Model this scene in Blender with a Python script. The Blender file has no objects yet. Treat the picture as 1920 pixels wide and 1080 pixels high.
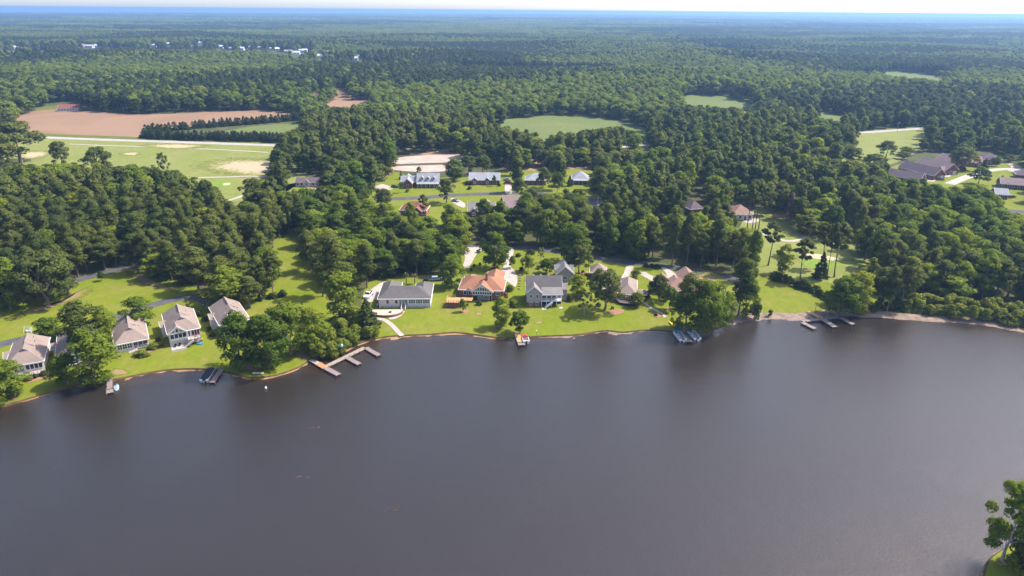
import bpy, bmesh, math, random
import numpy as np
from mathutils import Vector, Matrix
from mathutils.geometry import delaunay_2d_cdt

# ---------------------------------------------------------------- camera, sky, sun, exposure
scene = bpy.context.scene
COL = scene.collection
CAM_H = 100.0
PITCH = math.atan(521.0 / 1280.0)
ROLL = 15.0 / 1920.0
FOC = 1280.0                                   # focal length in pixels of the 1920 wide photograph
_U = Vector((0, math.sin(PITCH), math.cos(PITCH)))
_X = Vector((1, 0, 0))
C_FWD = Vector((0, math.cos(PITCH), -math.sin(PITCH)))
C_RIGHT = _X * math.cos(ROLL) + _U * math.sin(ROLL)
C_UP = -_X * math.sin(ROLL) + _U * math.cos(ROLL)
cam_data = bpy.data.cameras.new("camera")
cam = bpy.data.objects.new("camera", cam_data)
COL.objects.link(cam)
cam_data.sensor_width = 36.0
cam_data.lens = 24.0
cam_data.clip_start = 0.5
cam_data.clip_end = 200000.0
cam.matrix_world = Matrix((
    (C_RIGHT.x, C_UP.x, -C_FWD.x, 0.0),
    (C_RIGHT.y, C_UP.y, -C_FWD.y, 0.0),
    (C_RIGHT.z, C_UP.z, -C_FWD.z, CAM_H),
    (0, 0, 0, 1)))
scene.camera = cam

SUN_EL = math.radians(52.0)
SUN_AZ = math.radians(72.0)                    # from +Y (away from the lake) towards +X
SUN_DIR = Vector((math.sin(SUN_AZ) * math.cos(SUN_EL), math.cos(SUN_AZ) * math.cos(SUN_EL), math.sin(SUN_EL)))
world = bpy.data.worlds.new("World")
scene.world = world
world.use_nodes = True
wn = world.node_tree
bgn = wn.nodes["Background"]
sky = wn.nodes.new("ShaderNodeTexSky")
sky.sky_type = 'NISHITA'
sky.sun_disc = False
sky.sun_elevation = SUN_EL
sky.sun_rotation = SUN_AZ
sky.altitude = 0
sky.air_density = 0.45
sky.dust_density = 1.6
sky.ozone_density = 1.0
wn.links.new(sky.outputs[0], bgn.inputs[0])
bgn.inputs[1].default_value = 0.15
sun_data = bpy.data.lights.new("sun", 'SUN')
sun_data.energy = 2.65
sun_data.angle = math.radians(0.53)
sun_data.color = (1.0, 0.955, 0.88)
sun = bpy.data.objects.new("sun", sun_data)
COL.objects.link(sun)
sun.location = (0, 0, 300)
sun.rotation_euler = (-SUN_DIR).to_track_quat('-Z', 'Y').to_euler()

scene.view_settings.view_transform = 'Standard'
scene.view_settings.look = 'None'
scene.view_settings.gamma = 1.0
scene.view_settings.use_curve_mapping = False
scene.view_settings.exposure = 1.70
scene.render.engine = 'CYCLES'
scene.cycles.max_bounces = 8
scene.cycles.diffuse_bounces = 3
scene.cycles.glossy_bounces = 3
scene.cycles.transmission_bounces = 4
scene.cycles.transparent_max_bounces = 12
scene.cycles.volume_bounces = 0
scene.cycles.use_denoising = True
scene.cycles.sample_clamp_indirect = 6.0

WZ = 0.55                                      # level of the lake; the lawns lie at 1.0
# ---------------------------------------------------------------- helpers
rng = np.random.default_rng(20)
random.seed(20)

def ray(px, py):
    """direction of the sight line through a point of the photograph"""
    return C_FWD + C_RIGHT * ((px - 960.0) / FOC) - C_UP * ((py - 540.0) / FOC)

def G(px, py, z=1.0):
    """where that sight line meets the level z: the spot on the ground"""
    d = ray(px, py)
    t = (z - CAM_H) / d.z
    return Vector((d.x * t, d.y * t, z))

_R = np.array(C_RIGHT); _UP = np.array(C_UP); _F = np.array(C_FWD)
def project(P):
    """world points (n,3) -> photograph pixels (n,2)"""
    d = np.asarray(P, float) - np.array([0, 0, CAM_H])
    w = d @ _F
    w = np.where(w < 1e-3, 1e-3, w)
    return np.stack([960 + FOC * (d @ _R) / w, 540 - FOC * (d @ _UP) / w], axis=1)

def height_between(P, top_py):
    """height of an upright thing on ground point P whose top is seen at row top_py"""
    lo, hi = 0.1, 80.0
    for _ in range(40):
        mid = (lo + hi) / 2
        y = project([[P.x, P.y, P.z + mid]])[0][1]
        if y > top_py: lo = mid
        else: hi = mid
    return (lo + hi) / 2

def metres_per_px(P):
    d = np.array(P) - np.array([0, 0, CAM_H])
    return float(d @ _F) / FOC

def tag(o, label=None, cat=None, group=None, kind=None):
    if label: o["label"] = label
    if cat: o["category"] = cat
    if group: o["group"] = group
    if kind: o["kind"] = kind
    return o

def link(name, me, parent=None, mat=None, loc=None):
    o = bpy.data.objects.new(name, me)
    COL.objects.link(o)
    if parent is not None: o.parent = parent
    if mat is not None and me is not None and len(me.materials) == 0: me.materials.append(mat)
    if loc is not None: o.location = loc
    return o

def empty(name, loc=(0, 0, 0), rz=0.0, parent=None):
    o = bpy.data.objects.new(name, None)
    COL.objects.link(o)
    o.empty_display_size = 0.5
    o.location = loc
    o.rotation_euler = (0, 0, rz)
    if parent is not None: o.parent = parent
    return o

def mesh_np(name, verts, faces, mats=(), smooth=False):
    me = bpy.data.meshes.new(name)
    me.from_pydata([tuple(v) for v in verts], [], [tuple(f) for f in faces])
    for m in mats: me.materials.append(m)
    if smooth: me.polygons.foreach_set("use_smooth", [True] * len(me.polygons))
    me.update()
    return me

def quads_mesh(name, V, nquads, mats=(), attrs=None, mat_index=None, normals=None):
    """V: (4*nquads, 3) -> mesh of loose quads, quickly"""
    me = bpy.data.meshes.new(name)
    n = nquads
    me.vertices.add(4 * n)
    me.vertices.foreach_set("co", np.ascontiguousarray(V, dtype=np.float32).ravel())
    me.loops.add(4 * n)
    me.loops.foreach_set("vertex_index", np.arange(4 * n, dtype=np.int32))
    me.polygons.add(n)
    me.polygons.foreach_set("loop_start", np.arange(0, 4 * n, 4, dtype=np.int32))
    me.polygons.foreach_set("loop_total", np.full(n, 4, dtype=np.int32))
    for m in mats: me.materials.append(m)
    if mat_index is not None: me.polygons.foreach_set("material_index", mat_index.astype(np.int32))
    me.update(calc_edges=True)
    if attrs:
        for k, a in attrs.items():
            at = me.attributes.new(k, 'FLOAT', 'POINT')
            at.data.foreach_set("value", np.repeat(a, 4).astype(np.float32))
    if normals is not None:                                  # leaves of a clump share its rounded shading
        me.polygons.foreach_set("use_smooth", np.ones(n, bool))
        N = np.repeat(normals / (np.linalg.norm(normals, axis=1, keepdims=True) + 1e-9), 4, axis=0)
        at = me.attributes.new("custom_normal", 'FLOAT_VECTOR', 'POINT'); at.data.foreach_set("vector", N.astype(np.float32).ravel())
    return me

class MB:
    """collects boxes, prisms, tubes and faces, then links them as one mesh"""
    def __init__(s): s.v, s.f = [], []
    def face(s, pts):
        b = len(s.v); s.v += [tuple(p) for p in pts]; s.f.append(tuple(range(b, b + len(pts)))); return s
    def box(s, x0, x1, y0, y1, z0, z1):
        b = len(s.v)
        s.v += [(x0, y0, z0), (x1, y0, z0), (x1, y1, z0), (x0, y1, z0), (x0, y0, z1), (x1, y0, z1), (x1, y1, z1), (x0, y1, z1)]
        s.f += [tuple(b + i for i in q) for q in ((3, 2, 1, 0), (4, 5, 6, 7), (0, 1, 5, 4), (1, 2, 6, 5), (2, 3, 7, 6), (3, 0, 4, 7))]
        return s
    def prism(s, poly, z0, z1):
        """poly: counter-clockwise xy points"""
        n, b = len(poly), len(s.v)
        s.v += [(p[0], p[1], z0) for p in poly] + [(p[0], p[1], z1) for p in poly]
        s.f.append(tuple(b + i for i in reversed(range(n)))); s.f.append(tuple(b + n + i for i in range(n)))
        s.f += [(b + i, b + (i + 1) % n, b + n + (i + 1) % n, b + n + i) for i in range(n)]
        return s
    def sweep(s, poly, axis, a0, a1):
        """poly in the plane across 'x' or 'y', swept from a0 to a1"""
        n, b = len(poly), len(s.v)
        for a in (a0, a1):
            for p in poly: s.v.append((a, p[0], p[1]) if axis == 'x' else (p[0], a, p[1]))
        s.f.append(tuple(b + i for i in range(n))); s.f.append(tuple(b + n + i for i in reversed(range(n))))
        s.f += [(b + i, b + n + i, b + n + (i + 1) % n, b + (i + 1) % n) for i in range(n)]
        return s
    def tube(s, p0, p1, r0, r1=None, n=6):
        r1 = r0 if r1 is None else r1
        p0, p1 = Vector(p0), Vector(p1); d = (p1 - p0).normalized()
        u = d.cross(Vector((0, 0, 1)) if abs(d.z) < .95 else Vector((1, 0, 0))).normalized(); w = d.cross(u)
        b = len(s.v)
        for p, r in ((p0, r0), (p1, r1)):
            for i in range(n):
                a = 2 * math.pi * i / n
                s.v.append(tuple(p + u * (r * math.cos(a)) + w * (r * math.sin(a))))
        s.f += [(b + i, b + (i + 1) % n, b + n + (i + 1) % n, b + n + i) for i in range(n)]
        s.f.append(tuple(b + i for i in reversed(range(n)))); s.f.append(tuple(b + n + i for i in range(n)))
        return s
    def rot(s, ang, pivot=(0, 0, 0), start=0):
        c, si = math.cos(ang), math.sin(ang)
        for i in range(start, len(s.v)):
            x, y, z = s.v[i]; x -= pivot[0]; y -= pivot[1]
            s.v[i] = (pivot[0] + c * x - si * y, pivot[1] + si * x + c * y, z)
        return s
    def mesh(s, name, mat=None):
        me = bpy.data.meshes.new(name); me.from_pydata(s.v, [], s.f)
        if mat: me.materials.append(mat)
        me.update(); return me
    def build(s, name, mat, parent=None, loc=None):
        return link(name, s.mesh(name, mat), parent, None, loc)

# ---------------------------------------------------------------- materials
MATS = {}
class NT:
    def __init__(s, name):
        s.m = bpy.data.materials.new(name); s.m.use_nodes = True
        s.t = s.m.node_tree; s.b = s.t.nodes["Principled BSDF"]; s.out = s.t.nodes["Material Output"]
    def n(s, typ, **kw):
        nd = s.t.nodes.new(typ)
        for k, v in kw.items():
            if k.startswith("i_"): nd.inputs[k[2:].replace("_", " ")].default_value = v
            else: setattr(nd, k, v)
        return nd
    def l(s, a, b): s.t.links.new(a, b)
    def pos(s): return s.n("ShaderNodeNewGeometry").outputs["Position"]
    def objco(s): return s.n("ShaderNodeTexCoord").outputs["Object"]
    def noise(s, vec, scale, detail=4.0, rough=0.6, dist=0.0):
        nd = s.n("ShaderNodeTexNoise"); nd.inputs["Scale"].default_value = scale; nd.inputs["Detail"].default_value = detail
        nd.inputs["Roughness"].default_value = rough; nd.inputs["Distortion"].default_value = dist
        s.l(vec, nd.inputs["Vector"]); return nd.outputs["Fac"]
    def ramp(s, fac, stops, interp='LINEAR'):
        nd = s.n("ShaderNodeValToRGB"); cr = nd.color_ramp; cr.interpolation = interp
        while len(cr.elements) < len(stops): cr.elements.new(0.5)
        for e, (p, c) in zip(cr.elements, stops): e.position = p; e.color = (c[0], c[1], c[2], 1) if len(c) == 3 else c
        s.l(fac, nd.inputs["Fac"]); return nd.outputs["Color"]
    def mix(s, fac, a, b, mode='MIX'):
        nd = s.n("ShaderNodeMix"); nd.data_type = 'RGBA'; nd.blend_type = mode
        for sock, v in ((nd.inputs[0], fac), (nd.inputs[6], a), (nd.inputs[7], b)):
            if hasattr(v, "is_output"): s.l(v, sock)
            elif isinstance(v, (int, float)): sock.default_value = v
            else: sock.default_value = (v[0], v[1], v[2], 1)
        return nd.outputs[2]
    def math(s, op, a, b=None, clamp=False):
        nd = s.n("ShaderNodeMath"); nd.operation = op; nd.use_clamp = clamp
        for sock, v in ((nd.inputs[0], a), (nd.inputs[1], b)):
            if v is None: continue
            if hasattr(v, "is_output"): s.l(v, sock)
            else: sock.default_value = v
        return nd.outputs[0]
    def mapr(s, v, a, b, c=0.0, d=1.0):
        nd = s.n("ShaderNodeMapRange"); s.l(v, nd.inputs[0])
        for i, x in enumerate((a, b, c, d)): nd.inputs[i + 1].default_value = x
        return nd.outputs[0]
    def stretch(s, vec, sc, rot=(0, 0, 0)):
        nd = s.n("ShaderNodeMapping"); nd.inputs["Scale"].default_value = sc; nd.inputs["Rotation"].default_value = rot
        s.l(vec, nd.inputs["Vector"]); return nd.outputs[0]
    def bump(s, h, strength=0.3, dist=0.1):
        nd = s.n("ShaderNodeBump"); nd.inputs["Strength"].default_value = strength; nd.inputs["Distance"].default_value = dist
        s.l(h, nd.inputs["Height"]); s.l(nd.outputs[0], s.b.inputs["Normal"]); return nd.outputs[0]
    def done(s, color=None, rough=0.85, spec=0.3, metal=0.0):
        if color is not None:
            if hasattr(color, "is_output"): s.l(color, s.b.inputs["Base Color"])
            else: s.b.inputs["Base Color"].default_value = (color[0], color[1], color[2], 1)
        s.b.inputs["Roughness"].default_value = rough
        s.b.inputs["Specular IOR Level"].default_value = spec
        s.b.inputs["Metallic"].default_value = metal
        MATS[s.m.name] = s.m
        return s.m

def plain(name, c, var=0.18, scale=1.2, rough=0.8, spec=0.3, metal=0.0, bump=0.0):
    """a surface of one colour with uneven wear"""
    t = NT(name); p = t.pos()
    f = t.noise(p, scale, 5, 0.65)
    lo = tuple(x * (1 - var) for x in c); hi = tuple(min(1, x * (1 + var)) for x in c)
    col = t.ramp(f, [(0.3, lo), (0.7, hi)])
    if bump: t.bump(t.noise(p, scale * 6, 3), bump, 0.05)
    return t.done(col, rough, spec, metal)

def grass_mat(name, base, dry, dirt=None, s=1.0, dry_amt=0.5):
    t = NT(name); p = t.pos()
    n1 = t.noise(p, 0.06 * s, 6, 0.66, 0.8)
    n2 = t.noise(t.stretch(p, (1, .45, 1), (0, 0, .2)), 0.55, 5, 0.75)
    n3 = t.noise(p, 3.5, 3, 0.7)
    a = t.mix(t.mapr(n1, 0.56 - dry_amt * 0.22, 0.66, 0, .9), base, dry)
    dk = (base[0] * .58, base[1] * .66, base[2] * .7)
    c = t.mix(t.mapr(n2, 0.42, 0.72, 0.0, 0.75), a, dk)
    c = t.mix(t.mapr(n3, 0.3, 0.7, 0.0, 0.4), c, tuple(x * 1.3 for x in base))
    n5 = t.noise(t.stretch(p, (.35, 1, 1), (0, 0, -.25)), 0.22, 4, 0.7, .6)
    c = t.mix(t.mapr(n5, 0.48, 0.68, 0, .5), c, tuple(x * .92 for x in dry))
    if dirt is not None:
        n4 = t.noise(p, 0.11 * s, 6, 0.68, 0.4)
        c = t.mix(t.mapr(n4, 0.60, 0.76, 0, .85), c, dirt)
    t.bump(t.noise(p, 5.0, 3, 0.7), 0.5, 0.12)
    return t.done(c, 0.95, 0.1)

def foliage_mat(name, stops, transl=0.35, tint_amt=0.5, patch=0.012):
    """leaf colour: varies from tree to tree, from clump to clump and from stand to stand"""
    t = NT(name)
    oi = t.n("ShaderNodeObjectInfo").outputs["Random"]
    at = t.n("ShaderNodeAttribute"); at.attribute_name = "tint"
    p = t.pos()
    n1 = t.noise(p, patch, 3, 0.6)
    f = t.math('ADD', t.math('MULTIPLY', oi, 0.52), t.math('MULTIPLY', t.mapr(n1, 0.36, 0.64), 0.48))
    f = t.math('ADD', t.math('MULTIPLY', f, 1.0 - tint_amt * 0.4), t.math('MULTIPLY', at.outputs["Fac"], tint_amt * 0.4))
    col = t.ramp(f, stops)
    t.l(col, t.b.inputs["Base Color"])
    t.b.inputs["Roughness"].default_value = 0.7
    t.b.inputs["Specular IOR Level"].default_value = 0.04
    tr = t.n("ShaderNodeBsdfTranslucent")
    hs = t.n("ShaderNodeHueSaturation"); hs.inputs["Hue"].default_value = 0.485; hs.inputs["Saturation"].default_value = 1.1; hs.inputs["Value"].default_value = 1.5
    t.l(col, hs.inputs["Color"]); t.l(hs.outputs[0], tr.inputs["Color"])
    mx = t.n("ShaderNodeMixShader"); mx.inputs[0].default_value = transl
    t.l(t.b.outputs[0], mx.inputs[1]); t.l(tr.outputs[0], mx.inputs[2]); t.l(mx.outputs[0], t.out.inputs["Surface"])
    MATS[name] = t.m
    return t.m
# ---------------------------------------------------------------- land, lake, roads, fields
M_FLOOR = None
def _floor():
    t = NT("forest_floor"); p = t.pos()
    n1 = t.noise(p, 0.06, 5, 0.65, 0.5); n2 = t.noise(p, 0.6, 5, 0.7)
    c = t.ramp(n1, [(0.32, (0.040, 0.058, 0.016)), (0.52, (0.070, 0.070, 0.028)), (0.7, (0.125, 0.088, 0.050))])
    c = t.mix(t.mapr(n2, 0.35, 0.75, 0, 0.6), c, (0.055, 0.072, 0.02))
    # far off the ground is only seen as woods and clearings
    t.bump(n2, 0.6, 0.3)
    return t.done(c, 0.95, 0.1)
M_FLOOR = _floor()
M_LAWN = grass_mat("lawn_grass", (0.122, 0.152, 0.0072), (0.180, 0.160, 0.036), (0.23, 0.16, 0.08), 1.0, 0.6)
M_ROUGH_GRASS = grass_mat("rough_grass", (0.085, 0.11, 0.018), (0.15, 0.13, 0.04), (0.17, 0.11, 0.06), 1.4, 0.6)  # duller, darker rough grass of the verge and far yard
M_FAIR = grass_mat("fairway_grass", (0.150, 0.170, 0.036), (0.215, 0.205, 0.070), (0.27, 0.21, 0.11), 0.7, 0.6)
M_CROP = grass_mat("crop_green", (0.105, 0.130, 0.036), (0.14, 0.15, 0.05), None, 0.3, 0.3)
M_GREEN = grass_mat("putting_green", (0.14, 0.20, 0.028), (0.17, 0.21, 0.04), None, 1.0, 0.2)
M_DIRT = plain("bare_dirt", (0.25, 0.165, 0.10), 0.35, 0.35, 0.95, 0.1, bump=0.4)
M_BEACH = plain("beach_mud", (0.20, 0.145, 0.105), 0.45, 0.5, 0.9, 0.2, bump=0.4)
M_SAND = plain("sand", (0.42, 0.33, 0.215), 0.22, 0.25, 0.95, 0.1, bump=0.3)
M_MULCH = plain("pine_straw_mulch", (0.25, 0.14, 0.08), 0.3, 1.5, 0.95, 0.1, bump=0.4)
M_ASPH = plain("asphalt", (0.075, 0.070, 0.075), 0.3, 0.5, 0.9, 0.2, bump=0.2)
M_HWY = plain("pale_road", (0.32, 0.285, 0.25), 0.15, 0.2, 0.9, 0.2)
M_CONC = plain("concrete", (0.345, 0.30, 0.26), 0.2, 0.5, 0.85, 0.2, bump=0.15)
M_LOT = plain("graded_lot", (0.36, 0.28, 0.24), 0.22, 0.12, 0.95, 0.1)

def field_mat():
    t = NT("ploughed_earth"); p = t.pos()
    w = t.n("ShaderNodeTexWave"); w.inputs["Scale"].default_value = 0.12; w.inputs["Distortion"].default_value = 3.0; w.inputs["Detail"].default_value = 3
    t.l(t.stretch(p, (1, 1, 1), (0, 0, 1.2)), w.inputs["Vector"])
    n = t.noise(p, 0.015, 5, 0.6, 1.0)
    c = t.ramp(n, [(0.3, (0.200, 0.122, 0.074)), (0.6, (0.245, 0.155, 0.096)), (0.8, (0.200, 0.165, 0.075))])
    c = t.mix(t.math('MULTIPLY', w.outputs["Fac"], 0.3), c, (0.19, 0.11, 0.07))
    return t.done(c, 0.95, 0.1)
M_FIELD = field_mat()

def smooth_line(P, n=6, closed=False):
    """Catmull-Rom through xy(z) points"""
    P = [Vector(p) for p in P]; out = []; m = len(P)
    rngi = range(m if closed else m - 1)
    for i in rngi:
        if closed: a, b, c, d = P[(i - 1) % m], P[i], P[(i + 1) % m], P[(i + 2) % m]
        else: a, b, c, d = P[max(i - 1, 0)], P[i], P[i + 1], P[min(i + 2, m - 1)]
        for k in range(n):
            t = k / n
            out.append(0.5 * ((2 * b) + (c - a) * t + (2 * a - 5 * b + 4 * c - d) * t * t + (3 * b - a - 3 * c + d) * t ** 3))
    if not closed: out.append(P[-1])
    return out

# far shore of the lake, traced along the water's edge
SHORE_PX = [(-420, 905), (-260, 850), (-120, 805), (0, 765), (50, 751), (100, 736), (150, 724), (200, 716), (225, 712), (250, 707), (287, 700), (325, 695),
            (375, 694), (400, 696), (425, 700), (450, 706), (480, 711), (520, 705), (555, 693), (577, 681), (592, 673), (612, 668), (640, 660),
            (667, 648), (705, 637), (730, 633), (755, 631), (805, 629), (842, 626), (862, 626), (900, 631), (930, 635), (955, 636), (990, 634),
            (1030, 632), (1080, 630), (1113, 625), (1138, 622), (1168, 625), (1197, 622), (1230, 621), (1262, 624), (1292, 629), (1312, 627),
            (1330, 621), (1363, 612), (1382, 605), (1420, 600), (1455, 599), (1500, 600), (1545, 596), (1587, 592), (1612, 594), (1662, 596), (1690, 599),
            (1755, 604), (1792, 605), (1855, 611), (1892, 618), (1920, 624), (2000, 642), (2120, 672), (2300, 720)]
shore_far = smooth_line([G(x, y, WZ) for x, y in SHORE_PX], 4)
# near bank: the spit with a tree at the lower right, then round behind the camera
near_px = [(2400, 900), (2150, 960), (2000, 1000), (1930, 1012), (1895, 1022), (1872, 1034), (1856, 1046), (1847, 1060), (1842, 1080), (1838, 1110), (1850, 1160)]
shore_near = smooth_line([G(x, y, WZ) for x, y in near_px], 4)
back = [Vector((75, 40, 0)), Vector((60, -120, 0)), Vector((-160, -140, 0)), Vector((-330, -20, 0)), Vector((-330, 90, 0))]
right_end = [Vector((330, 190, 0)), Vector((345, 150, 0)), Vector((300, 118, 0))]
LAKE = shore_far + right_end + shore_near + back
lake_xy = np.array([[p.x, p.y] for p in LAKE])

def poly_mask_points(poly, pts):
    """even-odd test, vectorised"""
    x, y = pts[:, 0], pts[:, 1]; inside = np.zeros(len(pts), bool); n = len(poly)
    for i in range(n):
        x0, y0 = poly[i]; x1, y1 = poly[(i + 1) % n]
        if y0 == y1: continue
        c = ((y0 > y) != (y1 > y)) & (x < (x1 - x0) * (y - y0) / (y1 - y0) + x0)
        inside ^= c
    return inside

def dist_to_loop(loop, pts):
    best = np.full(len(pts), 1e9); n = len(loop)
    for i in range(n):
        a = loop[i]; b = loop[(i + 1) % n]; ab = b - a; L = ab @ ab
        if L < 1e-9: continue
        t = np.clip(((pts - a) @ ab) / L, 0, 1)
        d = np.hypot(*(pts - (a + t[:, None] * ab)).T)
        np.minimum(best, d, out=best)
    return best

# bank: from the lawn's edge down into the water
nL = len(LAKE)
inner = []
for i in range(nL):
    a, b, c = LAKE[i - 1], LAKE[i], LAKE[(i + 1) % nL]
    tn = (c - a); tn.z = 0; tn.normalize()
    out = Vector((-tn.y, tn.x, 0))               # far shore runs left to right, land lies to its left (+Y side)
    px = project([[b.x, b.y, WZ]])[0]
    w = 0.42
    if b.y > 150 and px[0] > 1300: w = 0.26 + 4.7 * min(1, max(0, (px[0] - 1330) / 90.0))
    if b.y > 150 and px[0] > 1900: w = 3.0
    inner.append((b, out, w))
V, Fc = [], []
for (b, out, w) in inner:
    b0 = Vector((b.x, b.y, 0)); V += [b0 + out * w + Vector((0, 0, 1.0)), b0 + out * (w * 0.55) + Vector((0, 0, 0.80 if w > 2 else 0.86)), b0 - out * 0.05 + Vector((0, 0, WZ - .02)), b0 - out * 0.6 + Vector((0, 0, WZ - .3))]
for i in range(nL):
    j = (i + 1) % nL
    for k in range(3): Fc.append((4 * i + k, 4 * i + k + 1, 4 * j + k + 1, 4 * j + k))
bank_mat = plain("shore_bank", (0.085, 0.050, 0.024), 0.5, 0.8, 0.9, 0.2, bump=0.5)
beach_poly_idx = []
bank_me = mesh_np("shore_bank", V, Fc, [bank_mat, M_BEACH], True)
for pl in bank_me.polygons:
    i = pl.index // 3
    if inner[i][2] > 2: pl.material_index = 1
tag(link("shore_bank", bank_me), kind="structure")
inner_line = [Vector((b.x, b.y, 0)) + out * w + Vector((0, 0, 1.0)) for (b, out, w) in inner]

def cdt_sheet(name, loops, z, mat, holes=()):
    """flat sheet bounded by loops, less the holes"""
    pts, cons = [], []
    for lp in list(loops) + list(holes):
        s = len(pts); n = len(lp)
        pts += [Vector((p[0], p[1])) for p in lp]; cons += [(s + i, s + (i + 1) % n) for i in range(n)]
    vo, eo, fo, *_ = delaunay_2d_cdt(pts, cons, [], 0, 1e-4)
    cen = np.array([[sum(vo[i].x for i in f) / len(f), sum(vo[i].y for i in f) / len(f)] for f in fo])
    keep = np.zeros(len(fo), bool)
    for lp in loops: keep |= poly_mask_points([(p[0], p[1]) for p in lp], cen)
    for lp in holes: keep &= ~poly_mask_points([(p[0], p[1]) for p in lp], cen)
    faces = []
    for f, k in zip(fo, keep):
        if not k: continue
        f = list(f)
        a, b, c = vo[f[0]], vo[f[1]], vo[f[2]]
        if (b - a).cross(c - a) < 0: f.reverse()
        faces.append(f)
    return mesh_np(name, [(v.x, v.y, z) for v in vo], faces, [mat])

FAR = 60000.0
outer = [(-FAR, -3000), (FAR, -3000), (FAR, FAR), (-FAR, FAR)]
tag(link("ground", cdt_sheet("ground", [outer], 1.0, M_FLOOR, [inner_line])), kind="structure")

def soft_noise(P, s, seed):
    r = np.random.default_rng(seed); v = np.zeros(len(P))
    for k in range(6):
        a = r.uniform(0, 6.283); f = s * r.uniform(.6, 1.8)
        v += np.sin((P[:, 0] * math.cos(a) + P[:, 1] * math.sin(a)) * f + r.uniform(0, 6.28))
    return v / 6

# lake bed: shallow and weedy by the bank, farther out silt, toned dark for light lost with depth
xs = np.arange(-250, 352, 1.6); ys = np.arange(60, 262, 1.6)
gx, gy = np.meshgrid(xs, ys); pts = np.stack([gx.ravel(), gy.ravel()], 1)
ins = poly_mask_points(lake_xy, pts); dd = dist_to_loop(lake_xy, pts)
sd = np.where(ins, dd, -dd)
bpx = project(np.column_stack([pts, np.full(len(pts), WZ)]))[:, 0]
FLATW = np.interp(bpx, [-400, 0, 60, 200, 260, 380, 420, 500, 560, 600, 700, 760, 860, 900, 980, 1040, 1100, 1270, 1300, 1400, 1450, 1520, 1600, 1900], [2, 2.2, 1.6, 2.4, 3.2, 3.0, 2.4, 2.2, 3, 6.5, 6.0, 3.6, 3.6, 1.6, 2.0, 4.2, 6.5, 6.0, 3, 3, 4.0, 3.5, 1.2, 1.2])
FLATW = FLATW * (1 + .75 * soft_noise(np.column_stack([pts, pts[:, :1] * 0]), .16, 8))
rel = sd / FLATW                                             # 0 at the bank, 1 where the mud flat ends
wob = soft_noise(np.column_stack([pts, pts[:, :1] * 0]), .55, 3) * .55 + soft_noise(np.column_stack([pts, pts[:, :1] * 0]), 1.6, 4) * .45
depth = np.where(sd < 0, -0.10, np.interp(rel, [0, .5, 1, 1.8, 3.2, 6], [0.03, 0.06, 0.13, 0.6, 1.4, 2.0]) - .15 * wob * np.clip(1.3 - rel, 0, 1))
nx_, ny_ = len(xs), len(ys)
idx = np.arange(nx_ * ny_).reshape(ny_, nx_)
q = np.stack([idx[:-1, :-1], idx[:-1, 1:], idx[1:, 1:], idx[1:, :-1]], -1).reshape(-1, 4)
q = q[(sd[q] > -1.7).all(1)]
bed = mesh_np("lake_bed", np.column_stack([pts, WZ - depth]), q.tolist(), [], True)
at = bed.attributes.new("shore", 'FLOAT', 'POINT'); at.data.foreach_set("value", (rel * 3).astype(np.float32))
def bed_mat():
    t = NT("lake_bed_silt"); p = t.pos()
    a = t.n("ShaderNodeAttribute"); a.attribute_name = "shore"
    n1 = t.noise(p, 0.10, 5, 0.65, 0.8); n2 = t.noise(p, 0.5, 5, 0.7, 1.0)
    d = t.math('ADD', a.outputs["Fac"], t.math('MULTIPLY', t.math('SUBTRACT', n1, 0.5), 5.0))
    d = t.math('ADD', d, t.math('MULTIPLY', t.math('SUBTRACT', n2, 0.5), 4.0))
    weed = t.ramp(n2, [(0.3, (0.25, 0.125, 0.045)), (0.55, (0.30, 0.19, 0.10)), (0.75, (0.11, 0.07, 0.035))])
    mud = t.ramp(t.noise(p, 1.1, 5, .7), [(0.3, (0.27, 0.20, 0.17)), (0.7, (0.15, 0.11, 0.09))])
    sx = t.n("ShaderNodeSeparateXYZ"); t.l(p, sx.inputs[0]); weed = t.mix(t.mapr(sx.outputs[0], 8, 22), weed, mud)
    c = t.mix(t.mapr(d, 1.6, 4.6), weed, (0.12, 0.092, 0.072))
    c = t.mix(t.mapr(d, 3.0, 8.0), c, (0.105, 0.095, 0.088))
    return t.done(c, 0.95, 0.05)
bed.materials.append(bed_mat())
tag(link("lake_bed", bed), kind="structure")
# flat deep floor under everything else
tag(link("lake_floor", mesh_np("lake_floor", [(-500, -300, -2.02), (500, -300, -2.02), (500, 330, -2.02), (-500, 330, -2.02)], [(0, 1, 2, 3)],
    [plain("deep_silt", (0.105, 0.095, 0.088), 0.1, 0.05, 0.95, 0.05)])), kind="structure")

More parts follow.
